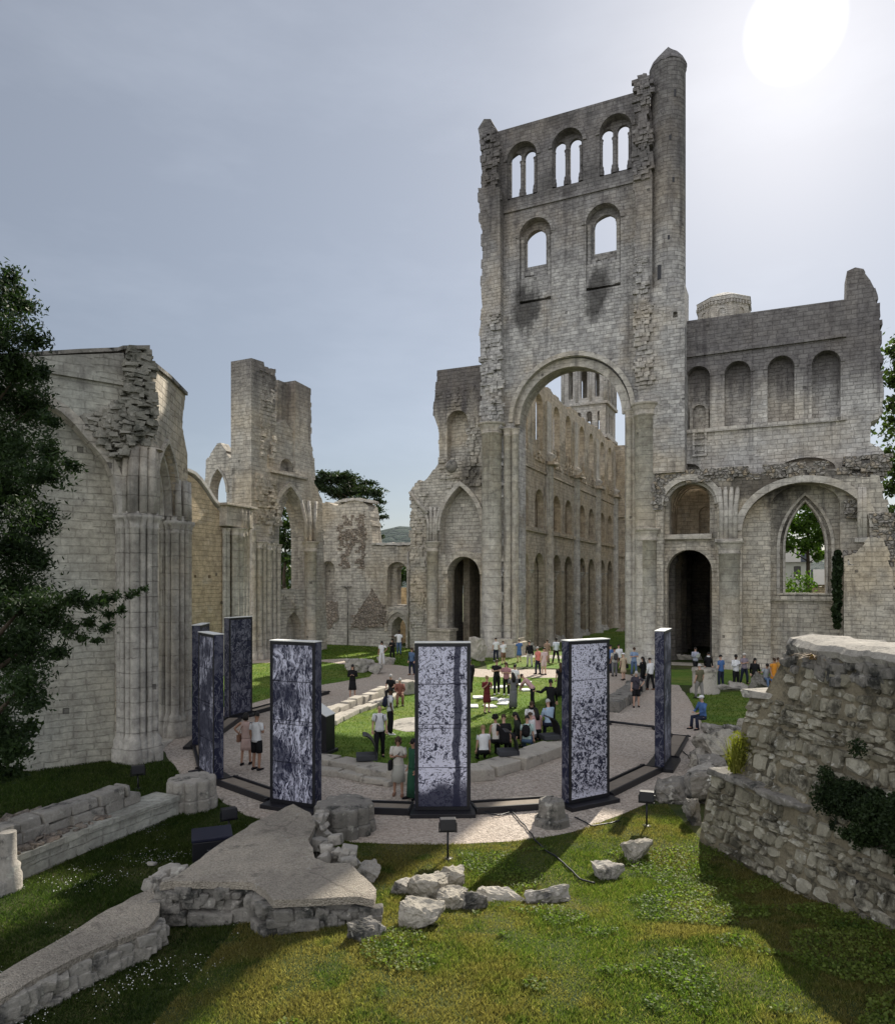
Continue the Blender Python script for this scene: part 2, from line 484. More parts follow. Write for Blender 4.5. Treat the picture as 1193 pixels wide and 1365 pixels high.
col = k.mix(k.math('MULTIPLY', k.math('MULTIPLY', ck, k.ramp(a_, .50, .58)), .35), col, (0.07, 0.06, 0.05))
k.bump(k.math('ADD', k.math('ADD', b_, k.math('MULTIPLY', f_, .8)), k.math('MULTIPLY', vp.outputs['Distance'], -.8)), .05)
SLABM = k.done(col, .96)
OLDST = worn('lichened_stone', (0.40, 0.37, 0.33), (0.30, 0.28, 0.25), (0.085, 0.082, 0.078), 2.2, 0.05, lichen=(0.52, 0.50, 0.44))
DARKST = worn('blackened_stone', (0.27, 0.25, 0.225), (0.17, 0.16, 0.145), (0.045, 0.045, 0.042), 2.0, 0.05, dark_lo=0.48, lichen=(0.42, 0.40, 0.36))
CURB = worn('curb_stone', (0.47, 0.43, 0.37), (0.36, 0.33, 0.29), (0.15, 0.14, 0.125), 1.8, 0.03)
PALEST = worn('pale_boulder', (0.44, 0.40, 0.34), (0.33, 0.305, 0.26), (0.13, 0.12, 0.105), 2.6, 0.07, dark_lo=0.50, fine_amt=.55)
TANM = worn('tan_mortar', (0.25, 0.215, 0.15), (0.185, 0.16, 0.115), (0.08, 0.072, 0.054), 2.0, 0.07, grain=14, dark_lo=.47, fine_amt=.6)
BLACK = plain('black_coating', (0.012, 0.012, 0.016), 0.45, 0.3, 3.0, 0.4)
NAVY = plain('navy_edge', (0.012, 0.013, 0.030), 0.5, 0.4, 2.0, 0.35)
WOODB = plain('weathered_plank', (0.22, 0.185, 0.15), 0.85, 0.3, 5.0)
SLATEG = plain('grey_cushion', (0.055, 0.058, 0.065), 0.8, 0.2, 8.0)
BARK = worn('bark', (0.085, 0.065, 0.048), (0.05, 0.04, 0.03), (0.02, 0.017, 0.014), 3.0, 0.05)
GRAVEL = ground_mat('gravel', 'gravel')
TURF = ground_mat('bank_turf', 'turf')
LAWN = ground_mat('short_lawn', 'lawn')
YEW = leaf_mat('yew_needles', (0.011, 0.024, 0.010), (0.040, 0.070, 0.020), 0.28)
PINE = leaf_mat('pine_needles', (0.018, 0.032, 0.017), (0.045, 0.068, 0.028), 0.25)
DIMBR = leaf_mat('dim_leaves', (0.025, 0.045, 0.014), (0.075, 0.11, 0.035), 0.4)
BROAD = leaf_mat('broad_leaves', (0.045, 0.095, 0.018), (0.12, 0.20, 0.035), 0.5)
DARKBR = leaf_mat('dark_leaves', (0.018, 0.034, 0.012), (0.05, 0.085, 0.02), 0.3)
IVY = leaf_mat('ivy_leaves', (0.008, 0.017, 0.007), (0.03, 0.05, 0.014), 0.2)
YELLOWP = leaf_mat('yellow_leaves', (0.13, 0.15, 0.025), (0.32, 0.30, 0.07), 0.45)
DRYP = leaf_mat('dry_stalks', (0.25, 0.15, 0.07), (0.38, 0.25, 0.13), 0.3)
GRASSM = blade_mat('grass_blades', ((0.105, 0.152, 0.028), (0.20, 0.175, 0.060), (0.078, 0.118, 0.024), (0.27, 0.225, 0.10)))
LANEM = blade_mat('shaded_lane_blades', ((0.045, 0.080, 0.016), (0.058, 0.085, 0.020), (0.026, 0.052, 0.012), (0.11, 0.13, 0.05)))  # the lane's shade is put into the blade colour, darker than the bank's
CLOVER = blade_mat('clover_leaves', ((0.105, 0.165, 0.025), (0.15, 0.19, 0.04), (0.075, 0.13, 0.02), (0.19, 0.23, 0.06)))
FLOWER = plain('daisy_white', (0.7, 0.7, 0.66), 0.8)
WOODS = rubble('wooded_slope', (0.05, 0.085, 0.085), (0.075, 0.115, 0.105), (0.035, 0.06, 0.07), 0.11, 3.0, 0.2, (0.07, 0.11, 0.10))
SLATE = plain('roof_slate', (0.10, 0.11, 0.125), 0.6, 0.3, 1.5)
RENDERW = plain('white_render', (0.74, 0.73, 0.70), 0.85, 0.08, 1.0)
GLASSD = plain('dark_pane', (0.03, 0.035, 0.04), 0.15, 0.2, 1.0, 0.5)
SHEET = plain('white_sheet', (0.72, 0.72, 0.70), 0.8, 0.06, 3.0)
# ------------------------------------------------------------------ mesh builder
class MB:
    def __init__(self):
        self.v = []; self.f = []; self.mi = []; self.sm = []

    def add(self, verts, faces, mi=0, smooth_=False):
        b = len(self.v)
        self.v.extend([tuple(p) for p in verts])
        for fc in faces:
            self.f.append([b + i for i in fc]); self.mi.append(mi); self.sm.append(smooth_)

    def prism(self, outer, holes, y0, y1, mi=0):
        """wall slab: polygon in (x,z) with holes, from depth y0 (front) to y1"""
        loops = [outer] + list(holes)
        pts = [p for lp in loops for p in lp]
        tris = tessellate_polygon([[Vector((p[0], p[1], 0)) for p in lp] for lp in loops])
        n = len(pts)
        vs = [(p[0], y0, p[1]) for p in pts] + [(p[0], y1, p[1]) for p in pts]
        fs = []
        for t in tris:
            a, b, c = t
            ar = (pts[b][0] - pts[a][0]) * (pts[c][1] - pts[a][1]) - (pts[c][0] - pts[a][0]) * (pts[b][1] - pts[a][1])
            if abs(ar) < 1e-9:
                continue
            if ar < 0: a, b, c = a, c, b
            fs.append((a, b, c)); fs.append((n + a, n + c, n + b))
        k = 0
        for li, lp in enumerate(loops):
            m = len(lp)
            area = sum(lp[i][0] * lp[(i + 1) % m][1] - lp[(i + 1) % m][0] * lp[i][1] for i in range(m))
            ccw = (area > 0) == (li == 0)
            for i in range(m):
                a, b = k + i, k + (i + 1) % m
                fs.append((a, n + a, n + b, b) if ccw else (a, b, n + b, n + a))
            k += m
        self.add(vs, fs, mi)

    def flat(self, outer, z0, z1, mi=0):
        """slab lying flat: polygon in (x,y) from z0 to z1"""
        tris = tessellate_polygon([[Vector((p[0], p[1], 0)) for p in outer]])
        n = len(outer)
        zt = z1 if callable(z1) else (lambda x, y: z1)
        zb = z0 if callable(z0) else (lambda x, y: z0)
        vs = [(p[0], p[1], zt(p[0], p[1])) for p in outer] + [(p[0], p[1], zb(p[0], p[1])) for p in outer]
        fs = []
        for a, b, c in tris:
            ar = (outer[b][0] - outer[a][0]) * (outer[c][1] - outer[a][1]) - (outer[c][0] - outer[a][0]) * (outer[b][1] - outer[a][1])
            if ar < 0: b, c = c, b
            fs.append((a, b, c)); fs.append((n + a, n + c, n + b))
        area = sum(outer[i][0] * outer[(i + 1) % n][1] - outer[(i + 1) % n][0] * outer[i][1] for i in range(n))
        for i in range(n):
            a, b = i, (i + 1) % n
            fs.append((a, n + a, n + b, b) if area > 0 else (a, b, n + b, n + a))
        self.add(vs, fs, mi)

    def band(self, inn, outr, y0, y1, mi=0):
        """arch band between two polylines in (x,z)"""
        n = len(inn)
        vs = []
        for a, b in zip(inn, outr):
            vs += [(a[0], y0, a[1]), (b[0], y0, b[1]), (b[0], y1, b[1]), (a[0], y1, a[1])]
        fs = []
        for i in range(n - 1):
            p, q = 4 * i, 4 * (i + 1)
            for j in range(4):
                fs.append((p + j, p + (j + 1) % 4, q + (j + 1) % 4, q + j))
        fs += [(3, 2, 1, 0), (4 * (n - 1), 4 * (n - 1) + 1, 4 * (n - 1) + 2, 4 * (n - 1) + 3)]
        self.add(vs, fs, mi)

    def box(self, c, d, rot=None, mi=0, jit=0.0, bev=0.0):
        x, y, z = d[0] / 2, d[1] / 2, d[2] / 2
        ps = [Vector((sx * x, sy * y, sz * z)) for sz in (-1, 1) for sy in (-1, 1) for sx in (-1, 1)]
        if jit:
            ps = [p + Vector((RND.uniform(-jit, jit), RND.uniform(-jit, jit), RND.uniform(-jit, jit))) for p in ps]
        if bev:
            bm = bmesh.new()
            for p in ps: bm.verts.new(p)
            bmesh.ops.convex_hull(bm, input=bm.verts)
            bmesh.ops.dissolve_limit(bm, angle_limit=0.02, verts=bm.verts, edges=bm.edges)
            bmesh.ops.bevel(bm, geom=bm.edges[:], offset=bev, segments=2, affect='EDGES', profile=0.6, clamp_overlap=True)
            bm.verts.index_update()
            ps = [v.co.copy() for v in bm.verts]
            fs = [[v.index for v in f.verts] for f in bm.faces]
            bm.free()
        else:
            fs = [(0, 2, 3, 1), (4, 5, 7, 6), (0, 1, 5, 4), (2, 6, 7, 3), (0, 4, 6, 2), (1, 3, 7, 5)]
        if rot is not None:
            ps = [rot @ p for p in ps]
        c = Vector(c)
        self.add([p + c for p in ps], fs, mi)

    def lathe(self, prof, n=16, c=(0, 0, 0), a0=0.0, a1=2 * PI, mi=0, smooth_=True, rag=0.0):
        """profile of (r, z) turned about z"""
        full = abs(a1 - a0 - 2 * PI) < 1e-6
        m = n if full else n + 1
        vs = []
        for r, z in prof:
            for i in range(m):
                a = a0 + (a1 - a0) * i / n
                vs.append((c[0] + r * math.cos(a), c[1] + r * math.sin(a), c[2] + z + (RND.uniform(-rag, rag) if rag else 0)))
        fs = []
        for j in range(len(prof) - 1):
            for i in range(n):
                i2 = (i + 1) % m
                fs.append((j * m + i, j * m + i2, (j + 1) * m + i2, (j + 1) * m + i))
        self.add(vs, fs, mi, smooth_)
        if full:
            k = len(prof) - 1
            if prof[0][0] > 1e-4: self.add([vs[i] for i in range(m)], [list(range(m - 1, -1, -1))], mi)
            if prof[k][0] > 1e-4: self.add([vs[k * m + i] for i in range(m)], [list(range(m))], mi)

    def tube(self, pts, rad, n=8, mi=0, smooth_=True, caps=True):
        """tube along points; rad is r or (rx, ry) per point"""
        pts = [Vector(p) for p in pts]
        m = len(pts)
        rings = []
        for i, p in enumerate(pts):
            t = (pts[min(i + 1, m - 1)] - pts[max(i - 1, 0)])
            t = t.normalized() if t.length > 1e-9 else Vector((0, 0, 1))
            x = Vector((1, 0, 0)) if abs(t.x) < 0.9 else Vector((0, 0, 1))
            x = (x - t * x.dot(t)).normalized()
            y = t.cross(x)
            r = rad[i] if isinstance(rad, (list, tuple)) else rad
            rx, ry = r if isinstance(r, (list, tuple)) else (r, r)
            rings.append([p + x * (rx * math.cos(2 * PI * k / n)) + y * (ry * math.sin(2 * PI * k / n)) for k in range(n)])
        vs = [q for r in rings for q in r]
        fs = []
        for i in range(m - 1):
            for k in range(n):
                fs.append((i * n + k, i * n + (k + 1) % n, (i + 1) * n + (k + 1) % n, (i + 1) * n + k))
        if caps:
            fs.append(list(range(n - 1, -1, -1))); fs.append([(m - 1) * n + k for k in range(n)])
        self.add(vs, fs, mi, smooth_)

    def ell(self, c, r, n=10, m=7, mi=0, rot=None, lo=-1.0, hi=1.0):
        vs = []
        for j in range(m + 1):
            ph = -PI / 2 + PI * ((lo + 1) / 2 + (hi - lo) / 2 * j / m)
            for i in range(n):
                th = 2 * PI * i / n
                p = Vector((r[0] * math.cos(ph) * math.cos(th), r[1] * math.cos(ph) * math.sin(th), r[2] * math.sin(ph)))
                if rot is not None: p = rot @ p
                vs.append(p + Vector(c))
        fs = [(j * n + i, j * n + (i + 1) % n, (j + 1) * n + (i + 1) % n, (j + 1) * n + i) for j in range(m) for i in range(n)]
        self.add(vs, fs, mi, True)

    def build(self, name, mats, parent=None, uv=True, normals=True, jitter=0.0):
        me = bpy.data.meshes.new(name)
        me.from_pydata(self.v, [], self.f)
        if not isinstance(mats, (list, tuple)): mats = [mats]
        for m in mats: me.materials.append(m)
        me.polygons.foreach_set('material_index', self.mi)
        me.polygons.foreach_set('use_smooth', self.sm)
        if normals:
            bm = bmesh.new(); bm.from_mesh(me)
            bmesh.ops.recalc_face_normals(bm, faces=bm.faces)
            bm.to_mesh(me); bm.free()
        me.update()
        if uv: box_uv(me)
        o = bpy.data.objects.new(name, me)
        COL.objects.link(o)
        if parent is not None: o.parent = parent
        return o


def box_uv(me):
    """metric texture coordinates, each face along its own main direction"""
    if not len(me.polygons): return
    uvl = me.uv_layers.new(name='UVMap')
    nl = len(me.loops)
    li = np.empty(nl, dtype=np.int32); me.loops.foreach_get('vertex_index', li)
    co = np.empty(len(me.vertices) * 3); me.vertices.foreach_get('co', co); co = co.reshape(-1, 3)
    npol = len(me.polygons)
    nor = np.empty(npol * 3); me.polygons.foreach_get('normal', nor); nor = nor.reshape(-1, 3)
    tot = np.empty(npol, dtype=np.int32); me.polygons.foreach_get('loop_total', tot)
    pn = np.repeat(nor, tot, axis=0)
    P = co[li]
    a = np.abs(pn)
    u = np.where(a[:, 1] >= a[:, 0], P[:, 0], P[:, 1] + 0.17)
    v = P[:, 2].copy()
    flat = a[:, 2] > np.maximum(a[:, 0], a[:, 1]) * 1.2
    u = np.where(flat, P[:, 0], u); v = np.where(flat, P[:, 1], v)
    uv = np.stack([u, v], 1).astype(np.float32).ravel()
    uvl.data.foreach_set('uv', uv)


def numpy_mesh(name, V, Fq, mat, parent=None, nper=4, smooth_=False):
    """big scattered meshes (leaves, blades)"""
    me = bpy.data.meshes.new(name)
    me.vertices.add(len(V)); me.vertices.foreach_set('co', np.asarray(V, dtype=np.float32).ravel())
    nf = len(Fq)
    me.loops.add(nf * nper); me.loops.foreach_set('vertex_index', np.asarray(Fq, dtype=np.int32).ravel())
    me.polygons.add(nf)
    me.polygons.foreach_set('loop_start', np.arange(0, nf * nper, nper, dtype=np.int32))
    me.polygons.foreach_set('loop_total', np.full(nf, nper, dtype=np.int32))
    me.materials.append(mat)
    me.update(calc_edges=True)
    o = bpy.data.objects.new(name, me)
    COL.objects.link(o)
    if parent is not None: o.parent = parent
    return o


def tag(o, label, cat, group=None):
    o['label'] = label; o['category'] = cat
    if group: o['group'] = group
    return o


def kind(o, k):
    o['kind'] = k
    return o


def empty(name, loc, rz=0.0, label=None, cat=None, group=None):
    o = bpy.data.objects.new(name, None)
    COL.objects.link(o)
    o.location = loc; o.rotation_euler = (0, 0, rz); o.empty_display_size = 0.3
    if label: tag(o, label, cat, group)
    return o


# ------------------------------------------------------------------ masonry helpers
def arc(l, r, zs, zt, pointed=False, n=14):
    """points of an arch from (l,zs) over the crown to (r,zs)"""
    c = (l + r) / 2; w = c - l; h = zt - zs
    pts = []
    if not pointed:
        for i in range(n + 1):
            a = PI - PI * i / n
            pts.append((c + w * math.cos(a), zs + h * math.sin(a)))
    else:
        R_ = (w * w + h * h) / (2 * w)
        a1 = math.acos(max(-1, min(1, (R_ - w) / R_)))
        m = n // 2
        for i in range(m + 1):
            a = a1 * i / m
            pts.append((l + R_ - R_ * math.cos(a), zs + R_ * math.sin(a)))
        for i in range(m - 1, -1, -1):
            a = a1 * i / m
            pts.append((r - R_ + R_ * math.cos(a), zs + R_ * math.sin(a)))
    return pts


def hole(l, r, zb, zt, pointed=False, zs=None, n=12, rise=None):
    """an arched opening as a polygon"""
    if zs is None:
        zs = zt - (rise if rise else (r - l) / 2 * (1.35 if pointed else 1.0))
    return [(l, zb)] + arc(l, r, zs, zt, pointed, n) + [(r, zb)]


def hole_px(fr, xl, xr, yt, yb, off=0.0, pointed=False, rise=None, n=12):
    """the same from photo pixels on a wall plane"""
    l = fr.sz(xl, (yt + yb) / 2, off)[0]; r = fr.sz(xr, (yt + yb) / 2, off)[0]
    xm = (xl + xr) / 2
    return hole(l, r, fr.sz(xm, yb, off)[1], fr.sz(xm, yt, off)[1], pointed, rise=rise, n=n)


def moulding(mb, l, r, zs, zt, wd, y0, y1, pointed=False, n=16, zb=None, mi=0):
    i_ = arc(l, r, zs, zt, pointed, n)
    o_ = arc(l - wd, r + wd, zs, zt + wd, pointed, n)
    if zb is not None:
        i_ = [(l, zb)] + i_ + [(r, zb)]; o_ = [(l - wd, zb)] + o_ + [(r + wd, zb)]
    mb.band(i_, o_, y0, y1, mi)


def rag(p, q, step=0.45, amp=0.22, dirn=None, seed=0):
    """broken masonry edge between two points: steps of a stone's size; the ends stay out"""
    rr = random.Random(int(p[0] * 97 + p[1] * 31 + q[1] * 13) + seed)
    d = Vector((q[0] - p[0], q[1] - p[1])); L = d.length
    if L < 1e-6: return []
    d /= L; nrm = Vector((-d.y, d.x))
    outp = []; s = 0.0; o = 0.0
    while True:
        st = step * rr.uniform(0.5, 1.5)
        if s + st > L - 0.05: break
        o2 = rr.uniform(-amp, amp)
        outp.append((p[0] + d.x * (s + st) + nrm.x * o, p[1] + d.y * (s + st) + nrm.y * o))
        outp.append((p[0] + d.x * (s + st + 0.01) + nrm.x * o2, p[1] + d.y * (s + st + 0.01) + nrm.y * o2))
        s += st; o = o2
    return outp


def ragged(pts, flags, step=0.45, amp=0.22):
    """outline with the flagged edges broken"""
    outp = []
    for i, p in enumerate(pts):
        outp.append(p)
        if flags[i]:
            outp += rag(p, pts[(i + 1) % len(pts)], step, amp)
    return outp


def toothing(mb, x0, x1, z0, z1, y, depth, n, size=(0.5, 0.3), mi=0, rr=None):
    """eroded facing: courses of broken stones, each standing out a different amount"""
    rr = rr or RND
    if x1 < x0: x0, x1 = x1, x0
    if z1 < z0: z0, z1 = z1, z0
    cx, cz, hx, hz = (x0 + x1) / 2, (z0 + z1) / 2, max(.01, (x1 - x0) / 2), max(.01, (z1 - z0) / 2)
    z = z0
    while z < z1:
        h_ = size[1] * rr.uniform(.55, 1.0)
        x = x0 - rr.uniform(0, .3)
        while x < x1:
            w_ = size[0] * rr.uniform(.45, 1.1)
            xm, zm = x + w_ / 2, z + h_ / 2
            e = max(abs(xm - cx) / hx, abs(zm - cz) / hz)
            nz = noise.noise((xm * .8, zm * .55, y * 3 + 7)) + .5 * noise.noise((xm * 2.3, zm * 1.9, 3))
            d_ = depth * (.30 + .85 * nz) * (1 - .55 * max(0, e - .5)) + rr.uniform(-.03, .05)
            if d_ > .02 and nz + .45 - .55 * max(0, e - .6) > 0 and rr.random() < .94:
                d_ = min(d_, depth)
                mb.box((xm, y - d_ / 2 + .04, zm), (w_ - .015, d_ + .08, h_ - .012),
                       Matrix.Rotation(rr.uniform(-.05, .05), 3, 'Y') @ Matrix.Rotation(rr.uniform(-.10, .10), 3, 'Z'), mi, jit=.028)
            x += w_
        z += h_


def shaft_mb(x, y, z0, z1, r, n=14, base=True, cap=True, mb=None):
    """engaged column with moulded base and capital"""
    mb = mb or MB()
    pr = []
    if base:
        pr += [(r * 1.75, z0), (r * 1.75, z0 + 0.35), (r * 1.45, z0 + 0.45), (r * 1.5, z0 + 0.62), (r * 1.1, z0 + 0.72), (r, z0 + 0.8)]
    else:
        pr += [(r, z0)]
    if cap:
        ch = min(0.75, r * 1.6)
        pr += [(r, z1 - ch - 0.12), (r * 1.18, z1 - ch - 0.08), (r * 1.05, z1 - ch), (r * 1.12, z1 - ch * 0.55), (r * 1.30, z1 - ch * 0.3),
               (r * 1.30, z1 - ch * .22), (r * 1.42, z1 - ch * .2), (r * 1.42, z1)]
    else:
        pr += [(r, z1)]
    mb.lathe(pr, n, (x, y, 0))
    return mb


def clustered(name, c, R_, z0, z1, nshaft, rs, parent, mat, capz=None, base=True, a0=0.0, a1=2 * PI, core=0.56):
    """compound pier: a core with a ring of shafts, bases and capitals"""
    mb = MB()
    mb.lathe([(R_ * core, z0), (R_ * core, z1)], 14, (c[0], c[1], 0))
    for i in range(nshaft):
        a = a0 + (a1 - a0) * i / (nshaft if abs(a1 - a0) > 6.2 else max(1, nshaft - 1))
        r = rs * (1.25 if i % 3 == 0 else 0.8)
        x, y = c[0] + R_ * 0.86 * math.cos(a), c[1] + R_ * 0.86 * math.sin(a)
        pr = []
        if base:
            pr += [(r * 2.0, z0), (r * 2.0, z0 + 0.45), (r * 1.6, z0 + 0.55), (r * 1.7, z0 + 0.72), (r * 1.15, z0 + 0.85), (r, z0 + 0.95)]
        else:
            pr += [(r, z0)]
        if capz:
            pr += [(r, capz - 0.42), (r * 1.25, capz - 0.38), (r * 1.05, capz - 0.32), (r * 1.3, capz - 0.14), (r * 1.8, capz - 0.06), (r * 1.8, capz + 0.06), (r * 0.95, capz + 0.08)]
        pr += [(r * (0.95 if capz else 1), z1)]
        mb.lathe(pr, 10, (x, y, 0))
    return mb.build(name, mat, parent)


def rock_mesh(d, seed, npt=16, rough_=0.06, levels=3):
    """an angular block of stone: hull of random points, roughened; stands on z = 0"""
    rr = random.Random(seed)
    bm = bmesh.new()
    for i in range(npt):
        p = Vector((rr.uniform(-1, 1), rr.uniform(-1, 1), rr.uniform(-1, 1)))
        m_ = max(abs(p.x), abs(p.y), abs(p.z)); p = p / m_ * rr.uniform(0.82, 1.0)
        bm.verts.new((p.x * d[0] / 2, p.y * d[1] / 2, p.z * d[2] / 2 + d[2] / 2))
    bmesh.ops.convex_hull(bm, input=bm.verts)
    loose = [v for v in bm.verts if not v.link_faces]
    bmesh.ops.delete(bm, geom=loose, context='VERTS')
    bmesh.ops.triangulate(bm, faces=bm.faces)
    for _ in range(levels):
        bmesh.ops.subdivide_edges(bm, edges=bm.edges, cuts=1, use_grid_fill=True)
        bmesh.ops.triangulate(bm, faces=bm.faces)
    s = max(d)
    for v in bm.verts:
        q = v.co * (3.0 / s) + Vector((seed * 3.7, seed * 1.3, 0))
        nz = noise.fractal(q, 0.8, 2.1, 4)
        n2 = noise.fractal(q * 3.1, 0.8, 2.1, 3)
        n3 = noise.fractal(q * 8.0, 0.7, 2.1, 3)
        v.co += v.normal * (nz * rough_ * s * .8 + n2 * rough_ * 0.55 * s + n3 * rough_ * .22 * s)
    bmesh.ops.recalc_face_normals(bm, faces=bm.faces)
    me = bpy.data.meshes.new('rock')
    bm.to_mesh(me); bm.free()
    return me


def rock(px, py, wpx, hpx, mat, label, cat='stone', name='stone_block', seed=0, depth=1.0, group=None, z=None, npt=16, yaw=None, rough_=0.07, sink=0.12):
    p = gg(px, py) if z is None else gp(px, py, z)
    sc = p.y / FPX
    d = (wpx * sc, wpx * sc * depth, hpx * sc * 1.15)
    me = rock_mesh(d, seed + 1, npt, rough_)
    me.name = name
    me.materials.append(mat)
    box_uv(me)
    o = bpy.data.objects.new(name, me); COL.objects.link(o)
    o.location = (p.x, p.y + d[1] * 0.35, p.z - sink)
    o.rotation_euler = (0, 0, yaw if yaw is not None else RND.uniform(-.5, .5))
    return tag(o, label, cat, group)


def leaves(n, pos, size, rng, flat=0.0, aspect=0.55):
    """n leaf quads (kite shaped) about given positions: vertices and faces"""
    nrm = rng.normal(size=(n, 3)); nrm[:, 2] += flat
    nrm /= np.linalg.norm(nrm, axis=1, keepdims=True)
    t = rng.normal(size=(n, 3)); t -= nrm * np.sum(t * nrm, axis=1, keepdims=True)
    t /= np.linalg.norm(t, axis=1, keepdims=True)
    b = np.cross(nrm, t)
    s = size * rng.uniform(0.6, 1.3, size=(n, 1))
    V = np.stack([pos - t * s, pos + b * s * aspect, pos + t * s, pos - b * s * aspect], 1).reshape(-1, 3)
    Fq = np.arange(n * 4).reshape(-1, 4)
    return V, Fq


def limb_tree(mb, base, tips, r0, rng, n=7):
    """trunk with limbs bending out to the clumps"""
    top = max(t[2] for t in tips)
    b = Vector(base)
    ax = Vector((np.mean([t[0] for t in tips]), np.mean([t[1] for t in tips]), top * 0.86))
    pts = [b.lerp(ax, i / 7) + Vector((RND.uniform(-.1, .1) * r0 * 4, RND.uniform(-.1, .1) * r0 * 4, 0)) * (i / 7) for i in range(8)]
    mb.tube(pts, [r0 * (1.35 if i == 0 else 1) * (1 - 0.11 * i) for i in range(8)], n + 2)
    for t in tips:
        t = Vector(t)
        h = max(b.z + (top - b.z) * 0.2, t.z - (t - ax).xy.length * 0.5 - 0.4)
        f = min(0.97, max(0.15, (h - b.z) / (ax.z - b.z)))
        s = b.lerp(ax, f)
        m1 = s.lerp(t, 0.5) + Vector((0, 0, -0.08 * (t - s).length))
        rr = r0 * (1 - 0.78 * f) * 0.45
        mb.tube([s, s.lerp(m1, .5) , m1, m1.lerp(t, .6), t], [rr, rr * .8, rr * .6, rr * .38, rr * .15], n - 1)


def tree(name, base, clumps, leaf, mat, label, dens, r0, seed, group=None, squash=0.75, flat=0.2, shell=0.55, aspect=0.55, cat='tree', trunk=True, limb_min=0.0):
    """clumps: (x,y,z,r) world places of leafy masses"""
    rng = np.random.default_rng(seed)
    o = empty(name, base, 0, label, cat, group)
    bx = np.array(base)
    if trunk:
        mb = MB()
        limb_tree(mb, (0, 0, -0.2), [tuple(np.array(c[:3]) - bx) for c in clumps if c[3] > limb_min], r0, rng)
        mb.build('trunk', BARK, o)
    Vs = []
    for (x, y, z, r) in clumps:
        n = max(8, int(dens * r * r))
        d = rng.normal(size=(n, 3)); d /= np.linalg.norm(d, axis=1, keepdims=True)
        rad = r * (shell + (1 - shell) * rng.random((n, 1)) ** 0.6) * (1 + 0.21 * np.clip(rng.normal(size=(n, 1)), -1.3, 1.3))
        # lumpy outline: sub-clusters pull the leaves together
        sub = rng.normal(size=(max(3, int(5 * r)) + 4, 3)); sub /= np.linalg.norm(sub, axis=1, keepdims=True)
        near = sub[rng.integers(0, len(sub), n)]
        d = d * 0.55 + near * 0.75
        p = d * rad * np.array([1, 1, squash])
        Vs.append(p + np.array([x, y, z]) - bx)
    P = np.concatenate(Vs)
    V, Fq = leaves(len(P), P, leaf, rng, flat, aspect)
    numpy_mesh('crown', V, Fq, mat, o)
    return o
# ------------------------------------------------------------------ ground
def axis_grid(a, b, fine0, fine1, fs, cs):
    xs = list(np.arange(fine0, fine1 + 1e-6, fs))
    s = fs
    x = fine0
    left = []
    while x > a:
        s = min(cs, s * 1.35); x -= s; left.append(max(a, x))
    s = fs; x = fine1; right = []
    while x < b:
        s = min(cs, s * 1.35); x += s; right.append(min(b, x))
    return left[::-1] + xs + right


gx = axis_grid(-700, 700, -16, 16, 0.4, 80); gy = axis_grid(-60, 900, -6, 18, 0.4, 80)
mbg = MB()
nx, ny = len(gx), len(gy)
mbg.add([(x, y, zgn(x, y)) for y in gy for x in gx],
        [(j * nx + i, j * nx + i + 1, (j + 1) * nx + i + 1, (j + 1) * nx + i) for j in range(ny - 1) for i in range(nx - 1)], 0, True)
kind(mbg.build('ground', TURF, normals=False), 'structure')


def sheet(name, pts_px, z, mat, world=False):
    pts = pts_px if world else [tuple(gp(px, py, 0).xy) for px, py in pts_px]
    # roughen the edge a little
    outp = []
    for i, p in enumerate(pts):
        q = pts[(i + 1) % len(pts)]
        L = math.hypot(q[0] - p[0], q[1] - p[1]); n = max(1, min(40, int(L / 0.6)))
        for k in range(n):
            t = k / n
            x, y = p[0] + (q[0] - p[0]) * t, p[1] + (q[1] - p[1]) * t
            a = 0.10
            outp.append((x + a * noise.noise((x * 1.3, y * 1.3, 3)), y + a * noise.noise((x * 1.3, y * 1.3, 9))))
    mb = MB()
    tris = tessellate_polygon([[Vector((p[0], p[1], 0)) for p in outp]])
    mb.add([(p[0], p[1], z) for p in outp], [t for t in tris])
    o = mb.build(name, mat)
    return kind(o, 'structure'), outp


GRAVEL_PX = [(205, 985), (245, 1040), (300, 1070), (330, 1088), (400, 1105), (470, 1124), (600, 1127), (690, 1122), (760, 1112), (830, 1086),
             (890, 1062), (935, 1042), (975, 1000), (950, 978), (925, 940), (905, 914), (880, 906), (820, 897), (740, 893), (640, 892), (560, 884), (500, 884), (425, 868), (300, 868), (200, 880)]
sheet('gravel_court', GRAVEL_PX, 0.006, GRAVEL)
sheet('left_lawn', [(250, 950), (335, 938), (425, 914), (492, 903), (500, 895), (460, 886), (425, 882), (330, 885), (250, 890)], 0.014, LAWN)
sheet('back_lawn', [(425, 880), (460, 878), (520, 886), (556, 890), (640, 888), (640, 862), (425, 860)], 0.010, LAWN)
sheet('nave_lawn', [(650, 893), (700, 889), (760, 893), (850, 893), (850, 868), (838, 815), (770, 818), (700, 845), (640, 870)], 0.018, LAWN)
sheet('choir_lawn', [(432, 1000), (445, 1012), (500, 1026), (560, 1040), (640, 1036), (700, 1020), (745, 996), (770, 960), (800, 915), (800, 902), (740, 904), (640, 903), (590, 898), (545, 912), (515, 930), (470, 955), (440, 968)], 0.016, LAWN)
sheet('door_lawn', [(890, 913), (960, 915), (1075, 925), (1075, 893), (890, 893)], 0.014, LAWN)
sheet('right_lawn', [(940, 974), (1010, 978), (1080, 985), (1080, 925), (1000, 922), (915, 925), (925, 945)], 0.020, LAWN)
sheet('nave_path', [(820, 842), (850, 842), (850, 829), (838, 826)], 0.024, GRAVEL)
